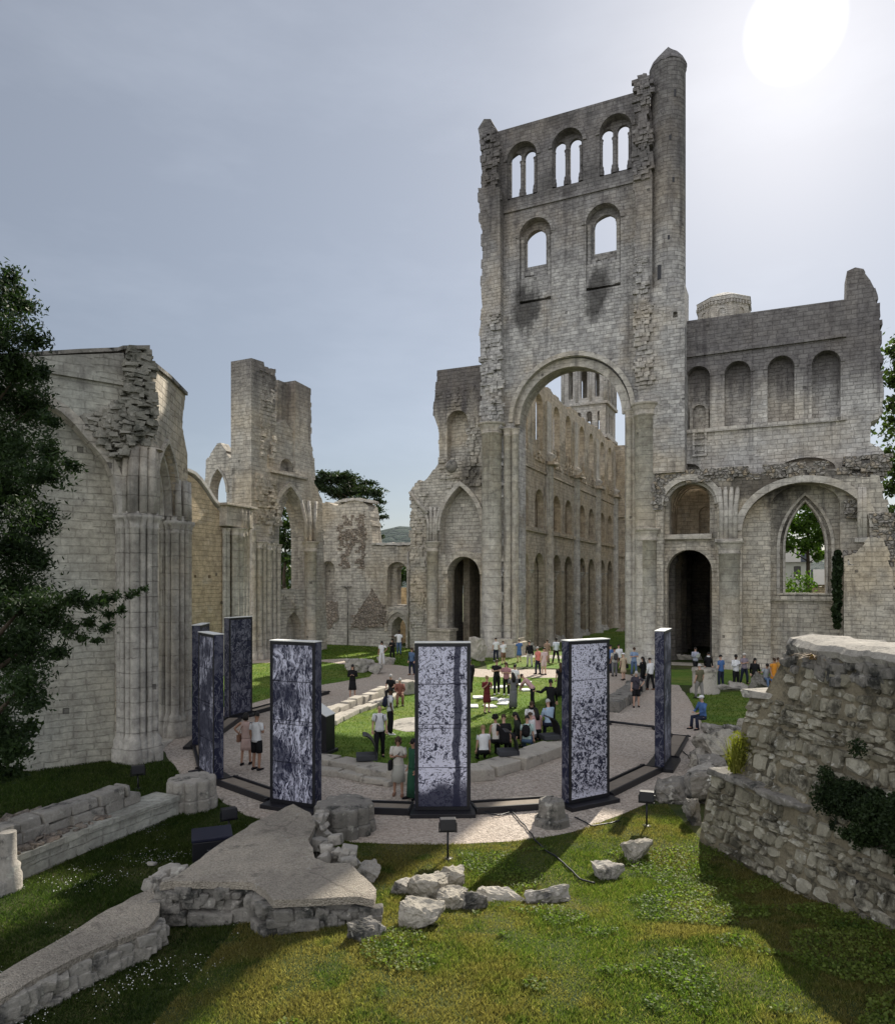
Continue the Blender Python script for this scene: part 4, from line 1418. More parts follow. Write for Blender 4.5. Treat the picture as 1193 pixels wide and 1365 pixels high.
def far_tower(u, v, wd, label, ztop, oct_from, roof=False):
    fr = church(u, v)
    rt = tag(fr.root('west_tower'), label, 'tower')
    hw = wd / 2
    # square shaft: four walls, storeys of narrow openings
    zs = [0, 24.5, 29.0, 34.6, oct_from]
    for k in range(4):
        mx = Matrix.Rotation(k * PI / 2, 4, 'Z')
        m = MB()
        hs = [hole(-hw + wd * (i + .5) / 4 - .38, -hw + wd * (i + .5) / 4 + .38, 25.2, 27.9) for i in range(4)]
        hs += [hole(-hw + wd * (i + .5) / 3 - .46, -hw + wd * (i + .5) / 3 + .46, 29.7, 33.6) for i in range(3)]
        m.prism([(-hw + .001 * k, -.2), (hw - .001 * k, -.2), (hw - .001 * k, oct_from), (-hw + .001 * k, oct_from)], hs, -hw, -hw + .8)
        for zz in (24.5, 28.9, 34.4):
            m.box((0, -hw - .05, zz), (wd + .35, .5, .35))
        for i in range(4):
            x = -hw + wd * i / 3
            m.tube([(x * .96, -hw - .06, 28.9), (x * .96, -hw - .06, 34.4)], .16, 8)
        m.v = [tuple(mx @ Vector(p)) for p in m.v]
        m.build('wall', PALETOW, rt)
    m = MB()
    ro = hw * .98
    m.lathe([(ro, oct_from), (ro, ztop - .5), (ro * 1.06, ztop - .45), (ro * 1.06, ztop)], 8, (0, 0, 0), a0=PI / 8, a1=2 * PI + PI / 8, smooth_=False)
    m.build('octagon', PALETOW, rt)
    m = MB()
    for i in range(8):
        a = i * PI / 4
        rr = ro * math.cos(PI / 8)
        mx = Matrix.Rotation(a - PI / 2 + PI, 3, 'Z')
        mm = MB()
        moulding(mm, -.42, .42, ztop - 2.0, ztop - 1.45, .22, -.16, .1, zb=ztop - 3.6)
        mm.prism([(-.40, ztop - 3.6)] + arc(-.40, .40, ztop - 2.0, ztop - 1.47) + [(.40, ztop - 3.6)], [], -.03, .1)
        for j in range(6):
            mm.box((-1.1 + j * .44, -.1, ztop - .75), (.2, .3, .35))
        for p_, f_ in [(mm.v, mm.f)]:
            m.add([mx @ Vector((p[0], p[1] - rr, p[2])) for p in p_], f_)
    m.build('blind_arcade', PALETOW, rt)
    m = MB()
    m.lathe([(ro * 1.08, ztop), (ro * .5, ztop + .9), (0, ztop + 1.5)], 8, (0, 0, 0), a0=PI / 8, a1=2 * PI + PI / 8, smooth_=False)
    m.build('roof', PALETOW, rt)


far_tower(-23.6, 93, 5.7, 'pale far west tower with narrow round openings seen through the great arch', 46.0, 35.0)
fr_ = church(0, 91)
ux = fr_.sz(962, 410)[0]; wz = fr_.sz(1000, 410)[0] - fr_.sz(926, 410)[0]
far_tower(ux, 91 + 3.2, wz * 1.02, 'low octagonal tower top with tiny arches rising above the transept wall', fr_.sz(962, 393)[1], 36.4)

# ------------------------------------------------------------------ low wall at the back and the twin-stump ruin
K = church(-30, 54.5)
q = K.sz
rt = tag(K.root('chapel_wall'), 'low ruined back wall with a small pointed door and pale capped broken top', 'ruined wall')
ko = [(415, 800), (415, 668), (438, 670), (448, 674), (460, 670), (472, 665.5), (482, 668), (491, 674), (495, 702), (497, 727), (552, 728), (556, 800)]
ko = [q(*p) for p in ko]; ko[0] = (ko[0][0], -.3); ko[-1] = (ko[-1][0], -.3)
ko = ragged(ko, [0, 1, 1, 1, 1, 1, 1, 1, 1, 0, 0, 0], .5, .12)
k1 = hole_px(K, 428, 446.5, 748, 803)
k2 = hole_px(K, 516, 543, 749, 809, rise=.9)
kd = hole_px(K, 522, 541, 822, 874, pointed=True, rise=1.1); kd[0] = (kd[0][0], .02); kd[-1] = (kd[-1][0], .02)
m = MB()
m.prism(ko, [k1, k2, kd], 0, .8)
k2b = hole_px(K, 529, 542, 754, 806, .8, rise=.5)
m.prism(ko, [k2b, kd], .803, 1.6)
m.build('wall', PALE, rt)
m = MB()
a, b = q(517, 830)[0], q(545, 830)[0]; zt = q(531, 816)[1]
moulding(m, a, b, zt - 1.3, zt, .3, -.12, .3, True, n=16, zb=q(531, 842)[1])
m.build('door_arch', SHAFT, rt)
m = MB()
for (pa, pb) in (((448, 672), (492, 670)), ((497, 726.5), (552, 727))):
    xa, za = q(*pa); xb, zb = q(*pb)
    for i in range(8):
        t = (i + .5) / 8
        m.box((xa + (xb - xa) * t, .75, za + (zb - za) * t + .1 + (.25 * math.sin(t * 3.1) if pa[0] == 448 else 0)), ((xb - xa) / 8 + .1, 1.9, .22), jit=.06)
m.build('mortar_cap', CAPST, rt)
m = MB()
pts = [q(*p) for p in [(468, 838), (478, 815), (488, 800), (496, 784), (503, 796), (512, 815), (517, 836)]]
m.prism(ragged(pts, [1, 1, 1, 1, 1, 1, 1], .4, .12), [], -.10, .01)
pts = [q(*p) for p in [(424, 840), (424, 804), (450, 802), (452, 825), (440, 838)]]
m.prism(ragged(pts, [1, 1, 1, 1, 1], .4, .12), [], -.08, .01)
pts = [q(*p) for p in [(450, 745), (450, 690), (470, 680), (488, 690), (488, 735), (470, 760)]]
toothing(m, q(452, 700)[0], q(484, 700)[0], q(470, 758)[1], q(470, 690)[1], .02, .16, 50, (.5, .3))
toothing(m, q(472, 800)[0], q(512, 800)[0], q(490, 835)[1], q(490, 808)[1], -.06, .25, 40, (.6, .35))
m.build('exposed_core', RUBW, rt)
m = MB()
x = q(464.5, 800)[0]
m.tube([(x, -.12, 0), (x, -.12, q(464, 786)[1]), (x - .3, -.1, q(464, 783)[1])], .06, 6)
m.box((x - .15, -.12, q(464, 782)[1]), (1.1, .1, .08))
m.build('drain_pipe', DARKST, rt)
m = MB()                                            # warm beige wall glimpsed through the window and doorway
x0, x1 = q(505, 800, 5)[0], q(556, 800, 5)[0]
m.box(((x0 + x1) / 2, 5.0, 2.6), (x1 - x0 + 3, .8, 5.4))
m.build('inner_wall', WARM, rt)
m = MB()
x = q(556, 790, -.2)[0]
m.tube([(q(545, 735)[0], -.12, 0), (q(545, 735)[0], -.12, q(545, 735)[1])], .1, 6)
m.build('wall_shaft', SHAFT, rt)

M = Frame(RT * -35.8 + AX * 41, PI / 2 - TH)
q = M.sz
rt = tag(M.root('transept_stump'), 'ruined wall with two tall square stumps above a pointed arch and clustered shafts', 'ruined tower')
zl = q(395, 634)[1]
mo = [(0, -.3), (9.6, -.3), q(430, 668), q(424, 652), q(412, 633), (0, zl)]
mo = ragged(mo, [0, 1, 1, 1, 0, 0], .5, .12)
m1 = hole_px(M, 361, 409, 648, 786, pointed=True, rise=4.0)
m2 = hole_px(M, 382, 401, 816, 856, pointed=True, rise=1.3)
m1b = hole_px(M, 372, 401, 660, 786, .9, pointed=True, rise=3.6)
m = MB()
m.prism(mo, [m1, m2], 0, .9)
m.prism(mo, [m1b], .903, 1.9)
m.build('wall', PALEM, rt)
m = MB()
a, b = q(361, 700)[0], q(409, 700)[0]; zt = q(385, 648)[1]
moulding(m, a, b, zt - 4.0, zt, .35, -.15, .2, True, n=20)
a, b = q(364, 700, .4)[0], q(406, 700, .4)[0]
moulding(m, a, b, zt - 4.0, zt - .25, .25, .3, .7, True, n=20)
m.build('window_arch', SHAFT, rt)
m = MB()                                            # left stump
z1 = q(345, 481)[1]
s1 = [(0.0, zl - .5), (0.0, z1), (q(352, 483)[0], z1 + .1), q(353, 488), q(368, 492), q(368, 532), q(364, 560), q(357, 600), q(356, 634)]
s1[-1] = (s1[-1][0], zl - .5)
m.prism(ragged(s1, [0, 0, 0, 1, 1, 1, 1, 0, 0], .45, .12), [], 0.02, 2.0)
toothing(m, q(350, 510)[0], q(366, 510)[0], q(358, 610)[1], q(358, 495)[1], .02, .3, 26, (.5, .35))
m.build('left_stump', PALEM, rt)
m = MB()                                            # right stump, set back, with a recess and a lower link
z2 = q(395, 509, .5)[1]
xa, xb, xc = q(371, 560, .9)[0], q(391, 560, .5)[0], q(412, 560, .5)[0]
zlink = q(380, 562, .9)[1]
s2 = [(xb, zl - .5), (xb, z2), (xc, z2 - .15), q(412, 590, .5), (xc + .5, zl + 1.5), (xc + .6, zl - .5)]
m.prism(ragged(s2, [0, 0, 1, 1, 1, 0], .45, .14), [], .3, 2.0)
s3 = [(xa - .3, zl - .5), (xa - .3, zlink + .2), (xa + .2, zlink + .2), (xa + .35, z2 - .1), (xb, z2 - .1), (xb, zl - .5)]
rnd_ = hole_px(M, 367.5, 386.5, 612, 632, .9)
rnd_ = [(max(p[0], xa - .2), max(p[1], zl - .4)) for p in rnd_]
m.prism(s3, [], 1.2, 2.0)
m.prism([(q(358, 600)[0], zl - .5), (q(358, 600)[0], zlink - 1.5), (xa + .3, zlink), (xb, zlink - .8), (xb, zl - .5)], [rnd_], .5, 1.2)
m.build('right_stump', PALEM, rt)
m = MB()
m.box((q(385, 636)[0], -.06, zl - .1), (4.6, .35, .2), jit=.04)
toothing(m, q(343, 640)[0], q(372, 640)[0], q(360, 700)[1], q(360, 640)[1], -.02, .5, 50, (.5, .35))
toothing(m, q(372, 800)[0], q(404, 800)[0], q(388, 812)[1], q(388, 787)[1], .1, .5, 22, (.5, .35))
m.build('broken_masonry', PALEM, rt)
for px, pt, r_ in ((338, 700, .2), (345, 722, .26), (352, 722, .2), (358, 724, .28), (365, 724, .2), (371, 726, .22), (412, 722, .5)):
    x = q(px, 780, -.1)[0]
    shaft_mb(x, -.1 if r_ < .4 else -.25, 0, q(px, pt, -.1)[1], r_, 12).build('wall_shaft', SHAFT, rt)
m = MB()
for px, s in ((406, -.4), (412, 0), (418, .4)):
    x = q(px, 700, -.1)[0]; z0, z1 = q(px, 722, -.1)[1], q(px, 668, -.1)[1]
    m.tube([(x, -.2, z0), (x, -.2, z0 + 1.6), (x + s, -.05, z1)], .15, 8)
m.build('springer', SHAFT, rt)

G = church(-40, 42.5)
q = G.sz
rt = tag(G.root('arch_fragment'), 'thin gable-shaped fragment of wall around an empty arch beside the tall stumps', 'ruined arch')
go = [(276, 800), (274, 614), (289, 591), (294, 590), (316, 624), (318, 800)]
go = [q(*p) for p in go]; go[0] = (go[0][0], -.3); go[-1] = (go[-1][0], -.3)
go = ragged(go, [1, 1, 0, 1, 0, 0], .45, .1)
gh = hole_px(G, 280, 302, 625, 678, pointed=True, rise=1.9)
m = MB(); m.prism(go, [gh], 0, .9); m.build('wall', PALE, rt)
m = MB()
moulding(m, q(280, 640)[0], q(302, 640)[0], q(291, 625)[1] - 1.9, q(291, 625)[1], .22, -.1, .2, True, n=16)
m.build('arch_moulding', SHAFT, rt)

# ------------------------------------------------------------------ warm curved-top chapel wall and its pier
E = through((-15.5, 40.5), (-13.1, 47.2))
q = E.sz
rt = tag(E.root('chapel_wall'), 'warm beige chapel wall with a swooping pale capped top', 'ruined wall')
eo = [(236, 800), (236, 628), (250, 632), (258, 637), (266, 645), (274, 656), (284, 672), (295, 684), (304, 690), (332, 692), (332, 800)]
eo = [q(*p) for p in eo]; eo[0] = (eo[0][0], -.3); eo[-1] = (eo[-1][0], -.3)
m = MB(); m.prism(eo, [hole_px(E, 277.5, 281.5, 766.5, 771, rise=.02, n=4), hole_px(E, 259, 262, 766.5, 770, rise=.02, n=4)], 0, .5)
m.prism(eo, [], .503, 1.4)
m.build('wall', WARM, rt)
m = MB()
cp = [q(px, py - 1.5) for px, py in [(242, 628), (250, 630), (258, 634), (266, 642), (274, 653), (284, 669), (295, 681), (304, 688), (312, 690)]]
m.band(cp, [(p[0] + .12, p[1] + .16) for p in cp], -.12, 1.7)
m.build('mortar_cap', CAPST, rt)
m = MB()
for i, (px, r_) in enumerate(((300, .14), (304, .18), (310, .24), (316, .3), (322, .2), (326, .24), (331, .16))):
    x = q(px, 780, -.2)[0]
    shaft_mb(x, -.15 - (.25 if 308 < px < 325 else 0), 0, q(px, 704, -.2)[1], r_, 10, mb=m)
m.build('shaft_cluster', SHAFT, rt)
m = MB()
x0, x1 = q(298, 700, -.3)[0], q(333, 700, -.3)[0]
z0, z1 = q(315, 703, -.3)[1], q(315, 676, -.3)[1]
m.box(((x0 + x1) / 2, .2, (z0 + z1) / 2), (x1 - x0, 1.5, z1 - z0), bev=.06)
m.box(((x0 + x1) / 2, .15, z1 + .06), (x1 - x0 + .5, 1.8, .16), bev=.04)
for px in (322, 327, 331):
    x = q(px, 690, -.5)[0]
    m.tube([(x, -.5, z0), (x, -.5, z1)], .14, 8)
m.build('springer', SHAFT, rt)
toe = MB()

# ------------------------------------------------------------------ near chapel: big wall, clustered piers, pointed arch
NEARD = worn('dark_core', (0.34, 0.32, 0.28), (0.24, 0.23, 0.20), (0.09, 0.09, 0.075), 1.2, 0.05, dark_lo=.48)  # broken core masonry in a darker stone tone
A = through((-12.6, 21.35), (-10.4, 22.95))
q = A.sz
rt = tag(A.root('near_chapel'), 'near chapel ruin with big blank wall arch, tall clustered piers and slender pointed arch', 'ruined chapel')
ao = [(-60, 800), (-60, 478), (62, 472), (110, 469), (158, 467), (200, 465), (204, 600), (204, 690), (172, 700), (172, 1000)]
ao = [q(*p) for p in ao]; ao[0] = (ao[0][0], -.3); ao[-1] = (ao[-1][0], -.3)
ao[6] = (ao[6][0], ao[6][1])
m = MB()
m.prism(ragged(ao, [0, 0, 0, 0, 0, 1, 0, 0, 0, 0], .4, .08), [], .55, 1.6)
m.build('wall', NEARW, rt)
m = MB()
mid = [(-60, 505), (63, 497), (120, 500), (169, 505)]
# spandrel above the wall arch stands a little forward of the blank infill
arcpx = [(157, 690), (157, 676), (155, 660), (151, 637), (143, 618), (132, 604), (120, 591), (100, 567), (82, 550), (63, 538), (40, 527), (10, 518), (-60, 512)]
sp = [q(px, py) for px, py in arcpx] + [q(-60, 480), q(62, 474), q(165, 470), q(172, 560), q(172, 690)]
m.prism(sp, [], .0, .56)
m.build('spandrel', NEARW, rt)
m = MB()
ip = [q(px, py, -.1) for px, py in arcpx]
op = []
for i, p in enumerate(ip):
    a_, b_ = ip[max(0, i - 1)], ip[min(len(ip) - 1, i + 1)]
    d = Vector((b_[0] - a_[0], b_[1] - a_[1])).normalized()
    op.append((p[0] + d.y * .26, p[1] - d.x * .26))
m.band(op, ip, -.20, .5)
ip2 = [(a_[0] * .0 + p[0] + (o_[0] - p[0]) * 1.05, p[1] + (o_[1] - p[1]) * 1.05) for p, o_ in zip(ip, op)]
m.band([(p[0] + (o_[0] - p[0]) * 1.7, p[1] + (o_[1] - p[1]) * 1.7) for p, o_ in zip(ip, op)], ip2, .08, .54)
m.build('wall_rib', SHAFT, rt)
m = MB()
s0, s1 = q(40, 497), q(172, 506)
m.box(((s0[0] + s1[0]) / 2, .0, (s0[1] + s1[1]) / 2), (s1[0] - s0[0], .22, .16), Matrix.Rotation(0.02, 3, 'Y'))
m.build('string_course', NEARW, rt)
m = MB()
tl = [q(px, py) for px, py in ((-60, 477), (30, 474), (62, 471.5), (110, 468.5), (158, 466.5), (165, 464), (201, 463.5))]
m.band(tl, [(p[0], p[1] + .12) for p in tl], .1, 1.6)
m.build('coping', DARKST, rt)
# ruined vault springing that hangs over the pier
m = MB()
rr = random.Random(5)
VP = [(170, 466), (200, 466), (203, 560), (200, 596), (176, 602), (150, 612), (128, 592), (108, 558), (150, 545), (168, 520)]
def in_poly(pl, x, y):
    c = False; j = len(pl) - 1
    for i in range(len(pl)):
        if (pl[i][1] > y) != (pl[j][1] > y) and x < (pl[j][0] - pl[i][0]) * (y - pl[i][1]) / (pl[j][1] - pl[i][1]) + pl[i][0]: c = not c
        j = i
    return c
cnt = 0
while cnt < 520:
    px, py = rr.uniform(105, 204), rr.uniform(465, 612)
    if not in_poly(VP, px, py): continue
    cnt += 1
    x, z = q(px, py)
    dep = .10 + .55 * max(0, 1 - abs(px - 180) / 75) * (.35 + .65 * smooth((py - 470) / 90))
    m.box((x, .1 - rr.random() ** .7 * dep, z), (rr.uniform(.10, .38), rr.uniform(.15, .35), rr.uniform(.06, .20)),
          Euler((rr.uniform(-.15, .15), rr.uniform(-.15, .15), rr.uniform(-.3, .3))).to_matrix(), jit=.03)
m.build('vault_remnant', NEARD, rt)
PC = (q(186, 860)[0], .15)                           # pier beside the wall
zc_ = q(184, 687, -.5)[1]
clustered('clustered_pier', PC, .60, 0, zc_ + .15, 11, .12, rt, SHAFT, capz=zc_, a0=-PI * 1.05, a1=PI * .35)
m = MB()
zk = q(186, 596, -.4)[1]
for i in range(8):
    a = -PI * 1.02 + PI * 1.25 * i / 7
    x, y = PC[0] + .54 * math.cos(a), PC[1] + .54 * math.sin(a)
    x2, y2 = PC[0] + .46 * math.cos(a) , PC[1] + .5 * math.sin(a) - .05
    m.tube([(x, y, zc_ + .1), (x, y, zc_ + 1.2), (x2, y2 - .05, zk)], .13 if i % 2 else .17, 8)
m.lathe([(.42, zc_), (.44, zk)], 10, (PC[0], PC[1] + .1, 0))
m.lathe([(.75, zk), (.62, zk + .18), (.5, zk + .5)], 9, (PC[0] + .05, PC[1] + .05, 0), smooth_=False, rag=.05)
m.build('springer', SHAFT, rt)
# the arch wall running back from the pier
S = through((-9.78, 23.2), (-10.45, 28.4))
qs = S.sz


def s2a(m_):
    """mesh made in the arch wall's frame, moved into the chapel's own"""
    dz = S.yaw - A.yaw
    rot = Matrix.Rotation(dz, 3, 'Z')
    off = Matrix.Rotation(-A.yaw, 3, 'Z') @ (S.o - A.o)
    m_.v = [tuple(rot @ Vector(p) + off) for p in m_.v]
    return m_


zt0 = qs(203, 488)[1]
so = [(0.15, -.3), (5.1, -.3), qs(250, 694), qs(250, 606), qs(243, 570), qs(247, 527), qs(225, 505), (0.15, zt0)]
so[1] = (so[2][0], -.3)
sl, sr = .35, qs(238, 690)[0]
zap = qs(214, 585)[1]
sh = hole(sl, sr, .02, zap, True, zs=zc_ + .2, n=18)
m = MB()
m.prism(ragged(so, [0, 0, 1, 1, 1, 0, 0, 0], .35, .09), [sh], 0, 1.15)
s2a(m).build('arch_wall', PALE, rt)
m = MB()
for k_, (dw, y0) in enumerate(((0.0, -.1), (.22, .18), (.42, .42))):
    moulding(m, sl + dw, sr - dw, zc_ + .2, zap - dw * 1.3, .15, y0, y0 + .24, True, n=22)
s2a(m).build('arch_moulding', SHAFT, rt)
m = MB()
tl = [so[7], so[6], so[5]]
m.band(tl, [(p[0], p[1] + .13) for p in tl], -.1, 1.25)
s2a(m).build('coping', DARKST, rt)
pc2 = Matrix.Rotation(-A.yaw, 3, 'Z') @ (Vector((-10.45, 27.05, 0)) - A.o)
clustered('clustered_pier', (pc2.x, pc2.y), .54, 0, zc_ + .35, 10, .12, rt, SHAFT, capz=zc_ + .1, a0=-PI * 1.1, a1=PI * .45)
m = MB()
for i in range(4):
    a = -PI * .5 + PI * .6 * i / 3
    x, y = pc2.x + .5 * math.cos(a), pc2.y + .5 * math.sin(a)
    m.tube([(x, y, zc_ + .2), (x - .02, y + .03, zc_ + 1.7)], .12, 8)
m.build('springer', SHAFT, rt)
# ------------------------------------------------------------------ printed panels standing in a ring
def art_mat(name, kind_, seed, contrast=1.0):
    """black and white print: tangled roots, twigs or speckle, in four sheets"""
    k = NB(name)
    ob = k.tc.outputs['Object']
    off = (seed * 3.3, seed * 1.9, seed * 5.1)
    sp = k.n('ShaderNodeSeparateXYZ'); k.t.links.new(ob, sp.inputs[0])
    z = sp.outputs[2]
    if kind_ == 'roots':
        wv = k.warp(ob, 1.8, 0.45)
        n1 = k.noise(wv, 1.0, 3, 0.5, sc=(6.5, 6.5, 1.1), off=off).outputs['Fac']
        n2 = k.noise(wv, 1.0, 4, 0.6, sc=(17, 17, 4.0), off=off).outputs['Fac']
        a = k.ramp(k.math('ABSOLUTE', k.math('SUBTRACT', n1, 0.5)), 0.060, 0.012)
        b = k.ramp(k.math('ABSOLUTE', k.math('SUBTRACT', n2, 0.5)), 0.07, 0.015)
        v = k.math('MAXIMUM', a, k.math('MULTIPLY', b, 0.55))
        msk = k.noise(ob, 1.1, 4, 0.6, off=off).outputs['Fac']
        v = k.math('MULTIPLY', v, k.ramp(msk, 0.40, 0.56, .22, 1.0))
        v = k.math('ADD', v, k.math('MULTIPLY', k.ramp(k.math('ADD', msk, k.math('MULTIPLY', z, 0.05)), 0.70, 0.90), 0.5), True)
    elif kind_ == 'twigs':
        wv = k.warp(ob, 1.3, 1.1)
        n1 = k.noise(wv, 5.0, 3, 0.5, off=off).outputs['Fac']
        n2 = k.noise(k.warp(ob, 4.0, .3), 19.0, 4, 0.65, off=off).outputs['Fac']
        a = k.ramp(k.math('ABSOLUTE', k.math('SUBTRACT', n1, 0.5)), 0.006, 0.026)
        b = k.ramp(n2, 0.43, 0.47)
        big = k.ramp(k.noise(ob, 1.2, 3, 0.6, off=(seed, 2, 1)).outputs['Fac'], 0.40, 0.50)
        v = k.math('MULTIPLY', a, k.math('ADD', b, k.math('MULTIPLY', big, 0.6), True))
        # standing trunk along the right edge and a dark bank at the foot
        tr = k.math('ADD', sp.outputs[0], k.math('MULTIPLY', k.noise(ob, 1.6, 3).outputs['Fac'], 0.3))
        trunk = k.math('MULTIPLY', k.ramp(tr, 0.40, 0.44), k.ramp(tr, 0.62, 0.58))
        v = k.math('MULTIPLY', v, k.math('SUBTRACT', 1.0, k.math('MULTIPLY', trunk, .85)))
        foot = k.ramp(k.math('ADD', z, k.math('MULTIPLY', k.noise(ob, 2.0, 4).outputs['Fac'], 0.9)), 1.35, 0.95)
        v = k.math('MULTIPLY', v, k.math('SUBTRACT', 1.0, k.math('MULTIPLY', foot, .88)))
        lake = k.math('MULTIPLY', k.ramp(z, 1.05, 1.10), k.ramp(z, 1.42, 1.36))
        v = k.math('MAXIMUM', v, k.math('MULTIPLY', k.math('MULTIPLY', lake, k.ramp(sp.outputs[0], 0.34, 0.30)), k.ramp(k.noise(ob, 9, 3, .5, sc=(1, 1, 3)).outputs['Fac'], .42, .5)))
    elif kind_ == 'speckle':
        n1 = k.noise(k.warp(ob, 5, .1), 24.0, 3, 0.6, off=off).outputs['Fac']
        n2 = k.noise(k.warp(ob, 4, .3), 3.4, 7, 0.72, off=off).outputs['Fac']
        a = k.ramp(n1, 0.40, 0.46)
        dark = k.ramp(k.math('ADD', n2, k.math('ADD', k.math('MULTIPLY', k.ramp(z, 3.2, 2.2), 0.16), k.math('MULTIPLY', sp.outputs[0], 0.10))), 0.52, 0.58)
        fig = k.ramp(k.noise(k.warp(ob, 3, .4), 12.0, 5, 0.7, off=(seed, 5, 3)).outputs['Fac'], 0.46, 0.54)
        v = k.math('MULTIPLY', a, k.math('SUBTRACT', 1.0, dark))
        v = k.math('ADD', v, k.math('MULTIPLY', k.math('MULTIPLY', dark, fig), 0.85), True)
        v = k.math('MAXIMUM', v, k.math('MULTIPLY', k.ramp(k.math('ADD', z, k.math('MULTIPLY', n2, .6)), .75, .55), a))
    else:
        wv = k.warp(ob, 1.5, 0.9)
        n1 = k.noise(wv, 2.2, 6, 0.65, off=off).outputs['Fac']
        n2 = k.noise(wv, 1.0, 3, .5, sc=(6, 6, 1.4), off=off).outputs['Fac']
        v = k.math('MULTIPLY', k.ramp(n1, 0.46, 0.68), 0.55)
        v = k.math('MAXIMUM', v, k.math('MULTIPLY', k.ramp(k.math('ABSOLUTE', k.math('SUBTRACT', n2, 0.5)), 0.05, 0.01), 0.6))
    dark_c = (0.013, 0.015, 0.040)
    lite = (0.60 * contrast, 0.60 * contrast, 0.73 * contrast)
    col = k.mix(k.math('POWER', v, 1.25), dark_c, lite)
    k.b.inputs['Specular IOR Level'].default_value = 0.3
    return k.done(col, 0.55)


RING = (-0.6, 26.0)
PH, PW, PD = 4.22, 1.39, 0.29
ART_SIDE = art_mat('side_print', 'dim', 31, 0.35)


def panel(px, yb, yaw, art, side_art, label):
    p = gp(px, yb, 0.12)
    rt = empty('art_panel', (p.x, p.y, 0), math.radians(yaw), label, 'art panel', 'printed panels in a ring')
    m = MB()                                         # black box frame, open where the sheets are set in
    ew = 0.085
    for sx in (-1, 1):
        m.box((sx * (PW / 2 - ew / 2), 0, .12 + PH / 2), (ew, PD, PH))
    m.box((0, 0, .12 + ew / 2), (PW - 2 * ew, PD, ew)); m.box((0, 0, .12 + PH - ew / 2), (PW - 2 * ew, PD, ew))
    m.build('frame', BLACK, rt)
    m = MB(); m.box((0, 0, .12 + PH + .012), (PW + .03, PD + .03, .024)); m.build('top_cap', SHEET, rt)  # white cap carries the light on the panel's top edge in its colour
    for sy in (-1, 1):
        m = MB()
        zs = [.12 + ew, 1.12, 2.13, 2.24, 3.24, .12 + PH - ew]
        zs = [.12 + ew + (PH - 2 * ew) * t for t in (0, .245, .49, .515, .765, 1.0)]
        for a, b in zip(zs[:-1], zs[1:]):
            m.box((0, sy * (PD / 2 - .02), (a + b) / 2), (PW - 2 * ew, .03, (b - a) - .018))
        m.build('print_front' if sy < 0 else 'print_back', art, rt)
    for sx in (-1, 1):
        m = MB()
        m.box((sx * (PW / 2 + .006), 0, .12 + PH / 2), (.012, PD - .02, PH - .03))
        m.build('side_sheet', side_art, rt)
    m = MB()
    m.box((0, 0, .055), (PW + .25, .85, .11), bev=.01)
    m.build('base', BLACK, rt)
    return rt, p


PAN = [panel(268, 988, -84, art_mat('print_dim_a', 'dim', 3, .5), ART_SIDE, 'dark bluish art panel standing behind another, leftmost of the ring'),
       panel(281, 1032, -53, art_mat('print_roots_b', 'roots', 5, .8), ART_SIDE, 'narrow-looking art panel seen edge-on left of the couple'),
       panel(318, 953, -117, art_mat('print_dim_c', 'dim', 9, .5), ART_SIDE, 'dark navy art panel in front of the beige wall and its shafts'),
       panel(394, 1071, -23, art_mat('print_roots_d', 'roots', 2), ART_SIDE, 'art panel printed with pale tangled roots right of the couple'),
       panel(590, 1078, 1, art_mat('print_twigs_e', 'twigs', 6), ART_SIDE, 'art panel facing the viewer printed with twigs and a dark trunk'),
       panel(781, 1065, 30, art_mat('print_speckle_f', 'speckle', 4), ART_SIDE, 'art panel with white speckled top and dark figures below'),
       panel(884, 1016, 64, art_mat('print_dim_g', 'roots', 8, .55), ART_SIDE, 'navy art panel seen edge-on in front of the dark doorway')]
ends = [p for _, p in PAN]


def rail(p0, p1, g0, g1, label):
    d = Vector((p1[0] - p0[0], p1[1] - p0[1], 0)); L_ = d.length; d.normalize()
    a = Vector((p0[0], p0[1], 0)) + d * g0; b = Vector((p1[0], p1[1], 0)) - d * g1
    c = (a + b) / 2; L_ = (b - a).length
    rt = empty('cable_duct', (c.x, c.y, 0), math.atan2(d.y, d.x), label, 'cable duct', 'ducts linking the panels')
    m = MB()
    for sy in (-1, 1): m.box((0, sy * .29, .09), (L_, .06, .17))
    m.box((0, 0, .035), (L_, .52, .05))
    m.build('side_rails', BLACK, rt)
    m = MB()
    n = max(1, int(L_ / 1.2))
    for i in range(n):
        m.box((-L_ / 2 + L_ * (i + .5) / n, 0, .10), (L_ / n - .03, .44, .06))
    m.build('cover_plank', WOODB, rt)
    for sx in (-1, 1):
        m = MB(); m.box((sx * (L_ / 2 - .02), 0, .13), (.05, .8, .05)); m.build('end_bracket', BLACK, rt)


rail(ends[0], ends[1], .7, .8, 'low black cable duct between the two leftmost art panels')
rail(ends[1], ends[3], .8, .8, 'low black cable duct in front of the couple')
rail(ends[3], ends[4], .8, .8, 'low black cable duct behind the clustered pier stump')
rail(ends[4], ends[5], .8, .8, 'low black cable duct behind the round column base')
rail(ends[5], ends[6], .8, .8, 'low black cable duct behind the floodlight beside the fallen stones')
rail(ends[6], gp(906, 985), .8, .0, 'short black cable duct right of the edge-on navy panel')
rail(ends[0], ends[2], .7, .7, 'low black cable duct behind the leftmost panels by the pier foot')
rail(ends[2], gp(432, 925), .8, .0, 'low black cable duct curving away behind the root panel')
t_ = MB()
pa, pb = gp(812, 966), gp(872, 973)
t_.tube([pa + Vector((0, 0, .12)), pb + Vector((0, 0, .12))], .05, 8); t_.box(pa + Vector((0, 0, .06)), (.12, .3, .12)); t_.box(pb + Vector((0, 0, .06)), (.12, .3, .12))
tag(t_.build('floor_bar', BLACK), 'thin black floor bar lying on gravel between two right panels', 'bar')

